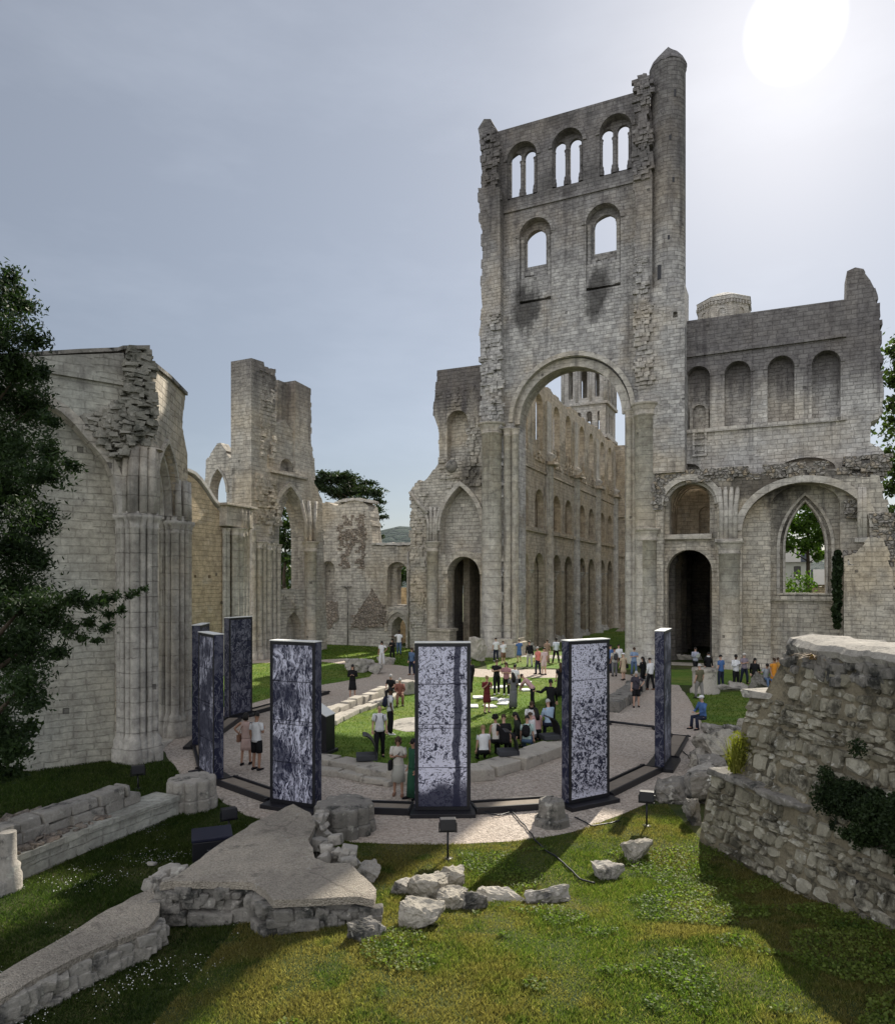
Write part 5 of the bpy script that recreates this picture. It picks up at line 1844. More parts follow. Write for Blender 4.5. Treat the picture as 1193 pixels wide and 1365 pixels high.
# ------------------------------------------------------------------ choir foundation
def block_row(mb, px_pts, zc, wid, hgt, ln=(.6, 1.2), rr=None, world=False, slope=None, gap=.0):
    rr = rr or random.Random(3)
    P_ = px_pts if world else [gp(px, py, zc).xy for px, py in px_pts]
    P_ = [Vector((p[0], p[1])) for p in P_]
    segs = [(P_[i], P_[i + 1]) for i in range(len(P_) - 1)]
    tot = sum((b - a).length for a, b in segs)
    s = 0.0
    while s < tot - .1:
        l_ = min(rr.uniform(*ln), tot - s)
        m_ = s + l_ / 2
        acc = 0
        for a, b in segs:
            L_ = (b - a).length
            if m_ <= acc + L_ or (a, b) == segs[-1]:
                t = (m_ - acc) / L_
                c = a.lerp(b, t); d = (b - a).normalized(); break
            acc += L_
        h_ = (hgt(m_ / tot) if callable(hgt) else hgt) * rr.uniform(.86, 1.1)
        w_ = wid * rr.uniform(.88, 1.1)
        z0 = zc if not slope else slope(c.x, c.y)
        mb.box((c.x + rr.uniform(-.04, .04), c.y + rr.uniform(-.04, .04), z0 + h_ / 2), (l_ - .015 - gap, w_, h_),
               Matrix.Rotation(math.atan2(d.y, d.x) + rr.uniform(-.05, .05), 3, 'Z') @ Matrix.Rotation(rr.uniform(-.025, .025), 3, 'X'), 0, jit=.03, bev=.035)
        s += l_


rt = empty('choir_foundation', (0, 20.8, 0), 0, 'low curved stone foundation of the choir edging the green lawn', 'stone kerb')
m = MB()
block_row(m, [(415, 1021), (455, 1025), (500, 1035), (560, 1043), (630, 1038), (690, 1022), (752, 1000)], 0, .85, .34, (.7, 1.3))
m.v = [(p[0], p[1] - 20.8, p[2]) for p in m.v]
m.build('apse_course', CURB, rt)
m = MB()
block_row(m, [(415, 1031), (455, 1034), (500, 1044), (525, 1048)], 0, .45, .17, (.8, 1.6), random.Random(8))
m.v = [(p[0], p[1] - 20.8, p[2]) for p in m.v]
m.build('lower_step', CURB, rt)
m = MB()
block_row(m, [(437, 968), (462, 956), (515, 935), (528, 929)], 0, .55, .22, (.7, 1.2), random.Random(5))
block_row(m, [(434, 962), (462, 949), (515, 927), (532, 919)], 0, .5, .46, (.6, 1.1), random.Random(6))
block_row(m, [(534, 926), (552, 923)], 0, 1.0, .75, (.5, .8), random.Random(7))
m.v = [(p[0], p[1] - 20.8, p[2]) for p in m.v]
m.build('side_course', CURB, rt)
m = MB()
block_row(m, [(756, 992), (775, 972), (800, 952)], 0, .8, .3, (.7, 1.2), random.Random(9))
block_row(m, [(812, 950), (830, 938), (846, 922), (858, 908)], 0, .9, .5, (.6, 1.1), random.Random(10))
m.v = [(p[0], p[1] - 20.8, p[2]) for p in m.v]
m.build('side_course', DARKST, rt)

# ------------------------------------------------------------------ capped slab of masonry in the foreground
ZS = .74
top = [gp(px, py, ZS).xy for px, py in [(390, 1072), (413, 1084), (420, 1098), (412, 1118), (420, 1143), (438, 1151), (465, 1151), (503, 1187), (497, 1200), (474, 1195), (420, 1198), (366, 1200), (352, 1188), (337, 1177), (285, 1175), (232, 1175), (213, 1178), (234, 1168), (293, 1126), (344, 1093)]]
c0 = Vector((-3.2, 13.2))
rt = empty('masonry_slab', (c0.x, c0.y, 0), 0, 'broad wedge of ruined masonry with a flat gritty cement top in the foreground', 'ruined masonry')
loc = [(p.x - c0.x, p.y - c0.y) for p in top]
fine_ = []
for i, p in enumerate(loc):
    q_ = loc[(i + 1) % len(loc)]
    n = max(1, int(math.hypot(q_[0] - p[0], q_[1] - p[1]) / .22))
    for k_ in range(n):
        x, y = p[0] + (q_[0] - p[0]) * k_ / n, p[1] + (q_[1] - p[1]) * k_ / n
        fine_.append((x + .045 * noise.noise((x * 3, y * 3, 1)), y + .045 * noise.noise((x * 3, y * 3, 5))))
m = MB()
m.flat(fine_, ZS - .13, lambda x, y: ZS + .03 * noise.noise((x * .8, y * .8, 7)))
m.build('cement_top', SLABM, rt)
m = MB()
sh_ = [(p[0] * .965 + .02, p[1] * .965 + .02) for p in fine_]
m.flat(sh_, -.2, ZS - .128)
rr = random.Random(21)
fr_pts = [(213, 1178), (232, 1175), (285, 1175), (337, 1177), (352, 1188), (366, 1200), (420, 1198), (474, 1195), (497, 1200)]
fl = [Vector(gp(px, py, ZS).xy) - c0 for px, py in fr_pts]
row = [(p.x, p.y + .10) for p in fl]
block_row(m, row, 0, .35, .27, (.45, .9), random.Random(31), world=True)
for i in range(70):
    t = rr.random() * (len(fl) - 1); k_ = int(t); p = fl[k_].lerp(fl[min(k_ + 1, len(fl) - 1)], t - k_)
    m.box((p.x, p.y + rr.uniform(.0, .1), rr.uniform(.28, .56)), (rr.uniform(.12, .42), rr.uniform(.12, .25), rr.uniform(.1, .2)), Euler((rr.uniform(-.1, .1), rr.uniform(-.1, .1), rr.uniform(-.25, .25))).to_matrix(), jit=.03, bev=.02)
m.build('masonry_core', DARKST, rt)
m = MB()
nk = [Vector(gp(px, py, .5).xy) - c0 for px, py in [(413, 1090), (428, 1100), (432, 1118), (440, 1140), (455, 1150), (470, 1160)]]
for i in range(70):
    t = rr.random() * (len(nk) - 1); k_ = int(t); p = nk[k_].lerp(nk[min(k_ + 1, len(nk) - 1)], t - k_)
    s = rr.uniform(.10, .30)
    m.box((p.x + rr.uniform(-.15, .18), p.y + rr.uniform(-.15, .15), rr.uniform(.05, .68)), (s, s * rr.uniform(.6, 1.2), s * rr.uniform(.5, .9)), Euler((rr.uniform(-.4, .4), rr.uniform(-.4, .4), rr.uniform(-1, 1))).to_matrix(), jit=.03, bev=.02)
for i in range(26):
    p = Vector(gp(222 + rr.uniform(-22, 18), 1166 + rr.uniform(-8, 10), .5).xy) - c0
    s = rr.uniform(.12, .28)
    m.box((p.x, p.y, rr.uniform(.15, .6)), (s, s, s * .7), Euler((rr.uniform(-.4, .4), rr.uniform(-.4, .4), rr.uniform(-1, 1))).to_matrix(), jit=.03, bev=.02)
m.build('broken_edge', OLDST, rt)

# low capped wall running off to the left
ZL = .44
tp = [gp(px, py, ZL).xy for px, py in [(203, 1183), (212, 1205), (210, 1219), (200, 1236), (170, 1248), (138, 1261), (60, 1300), (0, 1332), (-70, 1372), (-70, 1330), (0, 1298), (60, 1262), (130, 1222)]]
c1 = Vector((-5.8, 11.4))
rt = empty('low_wall', (c1.x, c1.y, 0), 0, 'long low wall with gritty cement top running to the bottom left corner', 'low wall')
fine_ = []
lc = [(p.x - c1.x, p.y - c1.y) for p in tp]
for i, p in enumerate(lc):
    q_ = lc[(i + 1) % len(lc)]
    n = max(1, int(math.hypot(q_[0] - p[0], q_[1] - p[1]) / .2))
    for k_ in range(n):
        x, y = p[0] + (q_[0] - p[0]) * k_ / n, p[1] + (q_[1] - p[1]) * k_ / n
        fine_.append((x + .06 * noise.noise((x * 3, y * 3, 1)), y + .06 * noise.noise((x * 3, y * 3, 5))))
m = MB(); m.flat(fine_, ZL - .09, lambda x, y: ZL + .035 * noise.noise((x, y, 3))); m.build('cement_top', SLABM, rt)
m = MB()
m.flat([(p[0] * .985, p[1] * .985 + .03) for p in fine_], -.2, ZL - .088)
edge = [Vector((lc[i][0], lc[i][1])) for i in range(2, 9)]
for i in range(150):
    t = rr.random() * (len(edge) - 1); k_ = int(t); p = edge[k_].lerp(edge[min(k_ + 1, len(edge) - 1)], t - k_)
    s = rr.uniform(.12, .34)
    m.box((p.x - .02, p.y + .05, rr.uniform(-.05, ZL - .13)), (s, s * .7, s * .55), Euler((rr.uniform(-.15, .15), rr.uniform(-.15, .15), .7 + rr.uniform(-.3, .3))).to_matrix(), jit=.03, bev=.02)
m.build('masonry_core', OLDST, rt)

# stepped wall on the left
c2 = Vector((-7.6, 15.5))
rt = empty('stepped_wall', (c2.x, c2.y, 0), 0, 'low two-step ashlar wall on the left between two pier stumps', 'low wall')
m = MB()
lw = [Vector((-8.55, 13.55)), Vector((-7.75, 15.6)), Vector((-6.75, 17.7))]
nrm = Vector((-.92, .42))
f1 = [(p.x - c2.x, p.y - c2.y) for p in lw]
m.flat([(a[0], a[1]) for a in f1] + [(a[0] + nrm.x * .75, a[1] + nrm.y * .75) for a in f1[::-1]], -.2, .40)
m.flat([(a[0] - nrm.x * .05, a[1] - nrm.y * .05) for a in f1] + [(a[0] + nrm.x * .75, a[1] + nrm.y * .75) for a in f1[::-1]], .403, .52)
m.build('lower_step', NEARW, rt)
m = MB()
fb = [(a[0] + nrm.x * .62, a[1] + nrm.y * .62) for a in f1]
block_row(m, [(fb[0][0], fb[0][1]), (fb[1][0], fb[1][1]), (fb[2][0] - .35, fb[2][1] - .7)], .50, .5, .26, (.5, .9), random.Random(41), world=True)
block_row(m, [(fb[0][0], fb[0][1]), (fb[1][0], fb[1][1]), (fb[2][0] - .5, fb[2][1] - 1.0)], .76, .5, .24, (.45, .8), random.Random(42), world=True)
m.build('upper_step', OLDST, rt)
m = MB()
for i in range(150):
    t = rr.random(); k_ = fb[0][0] + (fb[1][0] - fb[0][0]) * t; y_ = fb[0][1] + (fb[1][1] - fb[0][1]) * t
    o_ = rr.uniform(.2, 1.5)
    s = rr.uniform(.08, .28)
    m.box((k_ + nrm.x * o_, y_ + nrm.y * o_, .80 - .25 * o_ + rr.uniform(0, .12)), (s, s, s * .5), Euler((rr.uniform(-.4, .4), rr.uniform(-.4, .4), rr.uniform(-1, 1))).to_matrix(), jit=.02, bev=.015)
m.flat([(fb[0][0], fb[0][1]), (fb[1][0], fb[1][1]), (fb[1][0] + nrm.x * 1.5, fb[1][1] + nrm.y * 1.5), (fb[0][0] + nrm.x * 1.8, fb[0][1] + nrm.y * 1.8)], -.1, lambda x, y: .80 - .22 * max(0, (x - fb[0][0]) * nrm.x + (y - fb[0][1]) * nrm.y))
m.build('rubble_fill', RUBW, rt)
m = MB()
for i in range(60):
    t = rr.random(); k_ = f1[0][0] + (f1[1][0] - f1[0][0]) * t * 1.2; y_ = f1[0][1] + (f1[1][1] - f1[0][1]) * t * 1.2
    o_ = rr.uniform(.05, .35); s = rr.uniform(.06, .2)
    m.box((k_ + nrm.x * o_, y_ + nrm.y * o_, .53 + s * .1), (s, s, s * .4), Euler((rr.uniform(-.3, .3), rr.uniform(-.3, .3), rr.uniform(-1, 1))).to_matrix(), jit=.02, bev=.012)
m.build('loose_stones', RUBW, rt)


def pier_stump(x, y, R_, h, lobes, label, mat=DARKST, a0=0.0):
    rt = empty('pier_stump', (x, y, 0), a0, label, 'pier stump')
    n = 72
    for k_, (z0, z1, rs, bul) in enumerate(((-.1, h * .42, 1.08, .10), (h * .42 + .004, h, 1.0, .12))):
        m = MB()
        prof = [(rs, z0), (rs, z1 - .05), (rs * .97, z1 - .01), (.5, z1 + .02), (0.02, z1 + .03)]
        vs = []; fs = []
        for r, z in prof:
            for i in range(n):
                a = 2 * PI * i / n
                lob = abs(math.cos(a * lobes / 2)) ** .7
                rr_ = R_ * r * ((.86 + bul * 1.6 * lob) if r > .8 else 1)
                q_ = Vector((rr_ * math.cos(a), rr_ * math.sin(a), z))
                nz = noise.noise(q_ * 4 + Vector((x, y, 0))) * .035
                vs.append((q_.x * (1 + nz), q_.y * (1 + nz), q_.z + (nz * .9 if r > .4 else 0)))
        for j in range(len(prof) - 1):
            for i in range(n):
                fs.append((j * n + i, j * n + (i + 1) % n, (j + 1) * n + (i + 1) % n, (j + 1) * n + i))
        m.add(vs, fs, 0, False)
        m.build('drum', mat, rt)
    return rt


p = gp(457, 1112); pier_stump(p.x, p.y + .25, .68, .66, 11, 'clustered pier stump with dark fluted sides between slab and twig panel')
p = gp(252, 1080); pier_stump(p.x, p.y + .2, .60, .78, 10, 'clustered pier stump at the far end of the stepped wall', OLDST)
rt = empty('pier_stump', (-8.72, 13.35, 0), 0, 'short cluster of three shafts on a moulded base at the left edge', 'pier stump')
for dx, dy in ((-.36, -.05), (.0, -.12), (.34, .1), (.1, .4)):
    m = MB(); m.lathe([(.24, -.1), (.24, .3), (.20, .38), (.215, .48), (.15, .55), (.14, 1.12)], 14, (dx, dy, 0)); m.build('shaft', OLDST, rt)
m = MB(); m.lathe([(.5, -.1), (.5, .22), (.42, .3), (.22, .32), (.22, 1.0)], 16, (0, .1, 0)); m.build('base', OLDST, rt)
# column base on the gravel's edge
p = gp(737, 1103)
rt = empty('octagonal_pedestal', (p.x, p.y + .2, 0), .3, 'squat dark octagonal column base at the gravel edge before the speckled panel', 'column base')
m = MB(); m.lathe([(.46, -.1), (.44, .16), (.36, .22)], 8, smooth_=False, rag=.03); m.build('foot', DARKST, rt)
m = MB(); m.lathe([(.35, .2), (.33, .52), (.29, .60), (0.02, .63)], 8, smooth_=False, rag=.03); m.build('drum', DARKST, rt)

# ------------------------------------------------------------------ fallen stones
SG = 'fallen stones on the bank'
ROCKS = [(598, 1192, 40, 36, PALEST, 'squarish upright boulder crowning the heap of pale stones', 1, .9), (567, 1203, 66, 34, PALEST, 'broad slanting slab lying in the heap of pale stones', 2, .7),
         (561, 1240, 56, 34, PALEST, 'pale pitted block lying below the stone heap', 3, .8), (537, 1193, 30, 20, OLDST, 'small grey stone at the left end of the stone heap', 4, .9),
         (604, 1212, 44, 24, PALEST, 'low pale wedge beneath the squarish upright boulder', 5, .8), (632, 1212, 34, 26, DARKST, 'dark rounded stone at the right end of the stone heap', 6, 1.0),
         (586, 1178, 30, 14, PALEST, 'thin pale flake tucked behind the upright boulder', 16, 1.0),
         (672, 1201, 62, 17, CURB, 'flat stone nearly sunk in the grass right of the heap', 7, .5), (732, 1202, 68, 22, OLDST, 'long pitted slab sunk in the grass below the dark column base', 8, .45),
         (809, 1172, 42, 22, OLDST, 'small oblong stone lying at the foot of the green bank', 9, .8), (854, 1150, 46, 26, PALEST, 'pale flat-topped block set in the green bank', 10, .9),
         (487, 1256, 46, 28, DARKST, 'dark mossy stone at the slab corner in the grass', 11, .8), (487, 1178, 36, 24, OLDST, 'square grey block against the slab right corner', 12, .9)]
for (px, py, wpx, hpx, mt, lb, sd, dp) in ROCKS:
    rock(px, py, wpx * 1.08, hpx * 1.05, mt, lb, 'stone', 'fallen_stone', sd, dp, SG)
RG = 'rubble at the end of the right wall'
for (px, py, wpx, hpx, mt, lb, sd, dp, z) in [
        (906, 1072, 62, 34, DARKST, 'wide grey drum of stone beside the floodlight on the right', 41, .8, 0), (948, 1078, 52, 46, DARKST, 'big dark boulder under the ragged wall end', 42, .9, 0),
        (925, 1100, 26, 36, DARKST, 'narrow dark stone low at the end of the right wall', 43, .9, 0), (966, 1012, 76, 34, PALEST, 'flat sunlit tan slab on top of the rubble pile', 44, .6, .3),
        (940, 1015, 34, 22, OLDST, 'rounded grey stone left in the rubble pile', 45, .9, .2), (956, 1038, 40, 28, DARKST, 'dark hollowed stone inside the rubble pile', 46, .9, .2),
        (932, 1022, 26, 18, PALEST, 'small white stone on the edge of the rubble pile', 47, .9, .25), (950, 1056, 50, 30, OLDST, 'mottled boulder between the dark stones of the pile', 48, .9, .1)]:
    rock(px, py, wpx, hpx, mt, lb, 'stone', 'rubble_stone', sd, dp, RG, z)
GR = 'old stones lying on the court'
for (px, py, wpx, hpx, mt, lb, sd, dp) in [
        (955, 983, 34, 18, DARKST, 'dark rough stone just below the seated man in the white cap', 61, .8), (982, 983, 30, 17, DARKST, 'dark rough stone along the right lawn edge', 62, .8),
        (1000, 976, 22, 20, PALEST, 'pale stone at the right lawn corner', 63, .9), (970, 920, 26, 8, OLDST, 'flat slab on the lawn by the white-shirted man', 64, .8), (990, 920, 34, 10, OLDST, 'second flat slab on the lawn left of the seated woman', 65, .8),
        (478, 897, 42, 18, OLDST, 'carved oblong block on the path by the left lawn', 66, .7), (500, 899, 20, 14, OLDST, 'rounded carved stone beside the oblong block', 67, 1.0),
        (516, 886, 26, 10, OLDST, 'low broken stone on the dark back lawn', 68, .8), (637, 882, 20, 30, CURB, 'stone pedestal beside the tower pier foot', 69, .8), (822, 940, 18, 12, DARKST, 'small dark stone beside the right foundation blocks', 70, 1.0),
        (1022, 921, 40, 26, DARKST, 'low rough stone used as a seat near the orange dress', 72, .8), (920, 880, 36, 7, CURB, 'flat step stone in front of the dark doorway', 73, .6)]:
    rock(px, py, wpx, hpx, mt, lb, 'stone', 'court_stone', sd, dp, GR)
p = gp(944, 926)
rt = empty('column_stump', (p.x, p.y + .5, 0), 0, 'pale thick column stump among the people right of the doorway', 'column stump')
m = MB(); m.lathe([(.75, -.1), (.75, .2), (.62, .3), (.62, 1.15)], 18, rag=.02); m.build('drum', CURB, rt)
m = MB(); m.lathe([(.66, 1.15), (.66, 1.3), (0.02, 1.34)], 18, rag=.03); m.build('top', PALEST, rt)

# ------------------------------------------------------------------ lamps, box, cables, lectern, listening shells
def floodlight(px, py, hh, label, yaw):
    p = gg(px, py)
    rt = empty('floodlight', p, yaw, label, 'floodlight', 'floodlights on posts')
    m = MB(); m.tube([(0, 0, -.1), (0, 0, hh)], .022, 8); m.lathe([(.12, 0), (.12, .02), (.03, .03)], 12); m.build('post', BLACK, rt)
    m = MB(); m.box((0, 0, hh + .13), (.34, .26, .24), Matrix.Rotation(-.12, 3, 'X'), bev=.015); hd = m.build('lamp_head', BLACK, rt)
    m = MB(); m.box((0, .14, hh + .12), (.28, .02, .19), Matrix.Rotation(-.12, 3, 'X')); m.build('lens', GLASSD, hd)
    m = MB()
    for sx in (-1, 1): m.box((sx * .185, 0, hh + .06), (.02, .05, .2))
    m.box((0, 0, hh - .03), (.39, .05, .02)); m.build('bracket', BLACK, rt)


floodlight(305, 1116, .42, 'black floodlight on a short post beside the black crate', .5)
floodlight(597, 1146, .62, 'black floodlight on a post in front of the twig panel', .05)
floodlight(862, 1102, .60, 'black floodlight on a post at the bank right of the speckled panel', -.3)
floodlight(184, 1052, .42, 'black floodlight below the first clustered pier', .5)
p = gp(274, 1150)
rt = empty('equipment_case', (p.x, p.y + .4, 0), .35, 'matt black equipment case on the grass beside the masonry slab', 'case')
m = MB(); m.box((0, 0, .21), (.80, .72, .42), bev=.02); m.build('body', BLACK, rt)
m = MB(); m.box((0, 0, .46), (.83, .75, .075), bev=.02); m.build('lid', NAVY, rt)
m = MB(); m.tube([(-.1, -.37, .25), (-.1, -.41, .25), (.1, -.41, .25), (.1, -.37, .25)], .015, 6); m.build('handle', SLATEG, rt)


def cable(pts, label, r=.018):
    m = MB()
    P_ = [gg(px, py) + Vector((0, 0, r + .004)) for px, py in pts]
    fine2 = []
    for i in range(len(P_) - 1):
        for k_ in range(6):
            t = k_ / 6
            a, b = P_[i], P_[i + 1]
            c = a.lerp(b, t)
            c.x += .06 * noise.noise((c.x * 2, c.y * 2, 0)); c.z = zg(c.x, c.y) + r + .03
            fine2.append(c)
    m.tube(fine2, r, 6)
    tag(m.build('power_cable', BLACK), label, 'cable', 'cables on the ground')


cable([(680, 1084), (700, 1103), (712, 1122), (735, 1142), (752, 1155), (775, 1176), (798, 1182)], 'black cable snaking from the ring down over the shaded grass')
cable([(765, 1092), (790, 1104), (815, 1100), (828, 1096)], 'black cable wriggling on gravel right of the column base')
cable([(905, 1000), (920, 1012), (935, 1018)], 'thin black cable from the short duct to the rubble pile')
cable([(640, 1085), (665, 1090), (690, 1082)], 'black cable lying along the duct right of the twig panel')
p = gp(431, 1000, .1)
rt = empty('information_desk', (p.x, p.y, 0), -.35, 'black information desk with a slanted pale top beside the root panel', 'information desk')
m = MB(); m.prism([(-.28, 0), (.28, 0), (.28, 1.30), (-.28, 1.62)], [], -.3, .3); m.build('body', BLACK, rt)
m = MB(); m.box((0, 0, 1.485), (.68, .64, .03), Matrix.Rotation(.52, 3, 'Y')); m.build('top_plate', SHEET, rt)
m = MB(); m.box((0, 0, .06), (.75, .75, .12), bev=.01); m.build('foot', BLACK, rt)


def shell_seat(px, py, yaw, label):
    p = gp(px, py, .35)
    rt = empty('listening_seat', (p.x, p.y, .34), yaw, label, 'curved seat', 'curved black seats on the foundation')
    m = MB(); m.box((0, 0, .09), (.66, .55, .17), bev=.03); m.build('seat_block', SLATEG, rt)
    m = MB()
    n = 14; inn = []; ou = []
    for i in range(n + 1):
        a = -.15 + 1.75 * i / n
        R_ = .62
        inn.append((-.30 + R_ * (1 - math.cos(a)) * -0.62 + .56, .16 + R_ * math.sin(a)))
        ou.append((inn[-1][0] + .035, inn[-1][1] + .02))
    vs = []
    m.band(inn, ou, -.29, .29)
    m.build('curved_back', BLACK, rt)


shell_seat(489, 1012, .15, 'curved black seat on the foundation beside the bald man')
shell_seat(677, 1006, .1, 'curved black seat behind the curly haired pair')
shell_seat(733, 985, .3, 'curved black seat under the man in the light blue shirt')
SHG = 'white sheets scattered on the lawn'
for i, (px, py) in enumerate([(637, 931), (657, 933), (672, 935), (630, 943), (653, 943), (671, 939), (697, 914), (700, 921), (669, 917), (659, 918), (747, 926), (702, 911)]):
    p = gp(px, py)
    m = MB(); m.box((0, 0, .045), (.50, .70, .05), Matrix.Rotation(.3 * math.sin(i * 2.1), 3, 'Z'), jit=.012)
    m.box((.0, .0, .012), (.46, .64, .02), Matrix.Rotation(.3 * math.sin(i * 2.1), 3, 'Z'))
    o = m.build('white_sheet', SHEET); o.location = (p.x, p.y, .016)
    tag(o, 'flat white sheet lying on the sunlit choir lawn among the people', 'white sheet', SHG)

# ------------------------------------------------------------------ ruined wall at the right
rt = empty('rubble_wall', (6.6, 13.0, 0), 0, 'high rubble stone wall at the right edge with ledge, cap and dark ivy', 'ruined wall')
O_ = Vector((6.6, 13.0, 0))
ROWS = [(0.0, [(5.72, 16.0), (6.02, 14.7), (6.28, 13.4), (6.52, 12.2), (6.78, 10.7), (7.0, 9.0), (7.2, 6.5)]),
        (1.72, [(5.84, 15.6), (6.15, 14.4), (6.50, 13.1), (6.82, 12.0), (7.08, 10.7), (7.31, 9.0), (7.55, 6.5)]),
        (1.80, [(6.22, 15.4), (6.42, 14.3), (6.64, 13.1), (6.87, 12.0), (7.10, 10.7), (7.32, 9.0), (7.55, 6.5)]),
        (3.45, [(6.46, 15.1), (6.72, 14.4), (6.86, 13.2), (7.02, 12.0), (7.22, 10.7), (7.42, 9.0), (7.65, 6.5)]),
        (4.62, [(7.02, 14.5), (7.06, 14.4), (7.06, 13.2), (7.16, 12.0), (7.32, 10.7), (7.50, 9.0), (7.72, 6.5)])]


def wall_pt(s, z):
    z = max(0.0, min(4.62, z))
    for a, b in zip(ROWS[:-1], ROWS[1:]):
        if z <= b[0] + 1e-6:
            t = (z - a[0]) / (b[0] - a[0]); break
    k_ = min(5, int(s)); f = s - k_
    pa = Vector(a[1][k_]).lerp(Vector(a[1][k_ + 1]), f); pb = Vector(b[1][k_]).lerp(Vector(b[1][k_ + 1]), f)
    p = pa.lerp(pb, t)
    return Vector((p.x, p.y, z))


def topz_(s):
    return 3.48 if s < .55 else 4.62


m = MB()
ns_, nz_ = 72, 30
vs = []
for j in range(nz_ + 1):
    for i in range(ns_ + 1):
        s = 6 * i / ns_
        z = topz_(s) * j / nz_
        p = wall_pt(s, z)
        b_ = .05 * noise.noise(Vector((p.y * 1.1, p.z * 1.1, 2))) + .03 * noise.noise(Vector((p.y * 3, p.z * 3, 5)))
        vs.append(Vector((p.x + b_, p.y, p.z - .3 * (j == 0))) - O_)
fs = [(j * (ns_ + 1) + i, j * (ns_ + 1) + i + 1, (j + 1) * (ns_ + 1) + i + 1, (j + 1) * (ns_ + 1) + i) for j in range(nz_) for i in range(ns_)]
nb = len(vs)
for i in range(ns_ + 1):
    tp_ = vs[nz_ * (ns_ + 1) + i]; vs.append(Vector((tp_.x + 1.5, tp_.y + .35, tp_.z)))
for i in range(ns_ + 1):
    bt_ = vs[i]; vs.append(Vector((bt_.x + 2.6, bt_.y + .6, bt_.z)))
for i in range(ns_):
    fs.append((nz_ * (ns_ + 1) + i, nz_ * (ns_ + 1) + i + 1, nb + i + 1, nb + i))
    fs.append((nb + i, nb + i + 1, nb + ns_ + 1 + i + 1, nb + ns_ + 1 + i))
fs.append([j * (ns_ + 1) for j in range(nz_ + 1)] + [nb, nb + ns_ + 1])
m.add(vs, fs)
m.build('mortar_face', TANM, rt, normals=True)
k = NB('rubble_face_stone')
g_ = k.n('ShaderNodeNewGeometry'); ob = k.tc.outputs['Object']
rI = g_.outputs['Random Per Island']
col = k.mix(rI, (0.215, 0.195, 0.145), (0.42, 0.39, 0.315))
col = k.mix(k.ramp(k.noise(ob, 1.6, 6, .7).outputs['Fac'], .47, .64), col, (0.075, 0.068, 0.052))
fn = k.noise(ob, 18, 5, .7).outputs['Fac']
col = k.mix(k.math('MULTIPLY', k.ramp(k.noise(ob, 5, 5, .6, off=(3, 3, 3)).outputs['Fac'], .58, .66), .6), col, (0.58, 0.56, 0.50))
col = k.mix(1.0, col, k.mix(fn, (.6, .6, .6), (1.25, 1.25, 1.25)), 'MULTIPLY')
k.bump(fn, .03)
RFS = k.done(col, .95)
m = MB()
rr = random.Random(77)
z = .12
while z < 4.5:
    hh = rr.choice((.11, .14, .17, .20, .24, .31)) * rr.uniform(.9, 1.1)
    s = rr.uniform(0, .1)
    while s < 5.9:
        p = wall_pt(min(5.99, s), z + hh / 2); p2 = wall_pt(min(5.99, s + .05), z + hh / 2)
        per = (p2 - p).length / .05
        w_ = rr.choice((.15, .22, .30, .40, .55)) * rr.uniform(.85, 1.15) * (1 if hh > .19 else .8)
        ds = w_ / max(.4, per)
        zc2 = z + hh / 2 + rr.uniform(-.05, .05)
        if rr.random() < .95 and zc2 + hh / 2 < topz_(s) - .05 and s + ds < 5.95:
            c = wall_pt(min(5.99, s + ds / 2), zc2)
            tx = (wall_pt(min(5.99, s + ds / 2 + .02), zc2) - c).normalized()
            up = (wall_pt(min(5.99, s + ds / 2), min(4.6, zc2 + .05)) - c).normalized()
            if abs(up.z) < .5: up = Vector((0, 0, 1))
            nr = tx.cross(up).normalized()
            if nr.x > 0: nr = -nr
            n = rr.randint(7, 10)
            aa = rr.uniform(0, 6)
            sx, sz = w_ * rr.uniform(.46, .55), hh * rr.uniform(.44, .56)
            o1, o2, o3 = [], [], []
            for i in range(n):
                a = aa + 2 * PI * i / n
                cx_, sy_ = math.cos(a), math.sin(a)
                e = .62
                ux_, uz_ = math.copysign(abs(cx_) ** e, cx_) * sx * rr.uniform(.74, 1.08), math.copysign(abs(sy_) ** e, sy_) * sz * rr.uniform(.74, 1.08)
                b_ = tx * ux_ + up * uz_
                o1.append(c + b_ + nr * -.07 - O_); o2.append(c + b_ * .99 + nr * .018 - O_); o3.append(c + b_ * .86 + nr * rr.uniform(.025, .085) - O_)
            b0 = o1 + o2 + o3
            f_ = [(i, (i + 1) % n, n + (i + 1) % n, n + i) for i in range(n)] + [(n + i, n + (i + 1) % n, 2 * n + (i + 1) % n, 2 * n + i) for i in range(n)] + [[2 * n + i for i in range(n)]]
            m.add(b0, f_)
        s += ds * rr.uniform(.96, 1.04)
    z += hh * rr.uniform(.94, 1.02)
o = m.build('facing_stones', RFS, rt); o['kind'] = 'stuff'
m = MB()                                            # ledge
led = [wall_pt(s, 1.72) for s in np.linspace(0, 2.25, 10)]
for a_, b_ in zip(led[:-1], led[1:]):
    c = (a_ + b_) / 2 - O_; d = b_ - a_
    m.box((c.x + .16, c.y + .05, 1.79 - .06 + rr.uniform(-.02, .02)), (d.length + .02, .58, .13), Matrix.Rotation(math.atan2(d.y, d.x), 3, 'Z'), jit=.04, bev=.03)
m.build('ledge', DARKST, rt)
m = MB()                                            # rounded mortar cap
cn_ = 90
prof = [(-.10, -.10), (-.13, .02), (-.06, .12), (.10, .17), (.45, .20), (.9, .19), (1.3, .14), (1.5, .02), (1.5, -.1)]
vs = []
for i in range(cn_ + 1):
    s_ = .60 + 5.4 * i / cn_
    c = wall_pt(s_, 4.60) - O_
    for (dx, dz) in prof:
        w_ = Vector((c.x + dx, c.y + dx * .22, c.z + dz))
        n1 = noise.fractal(Vector((w_.x * 2.2, w_.y * 2.2, w_.z * 2)), .8, 2.1, 4)
        vs.append(w_ + Vector((.05 * n1, 0, .045 * n1)))
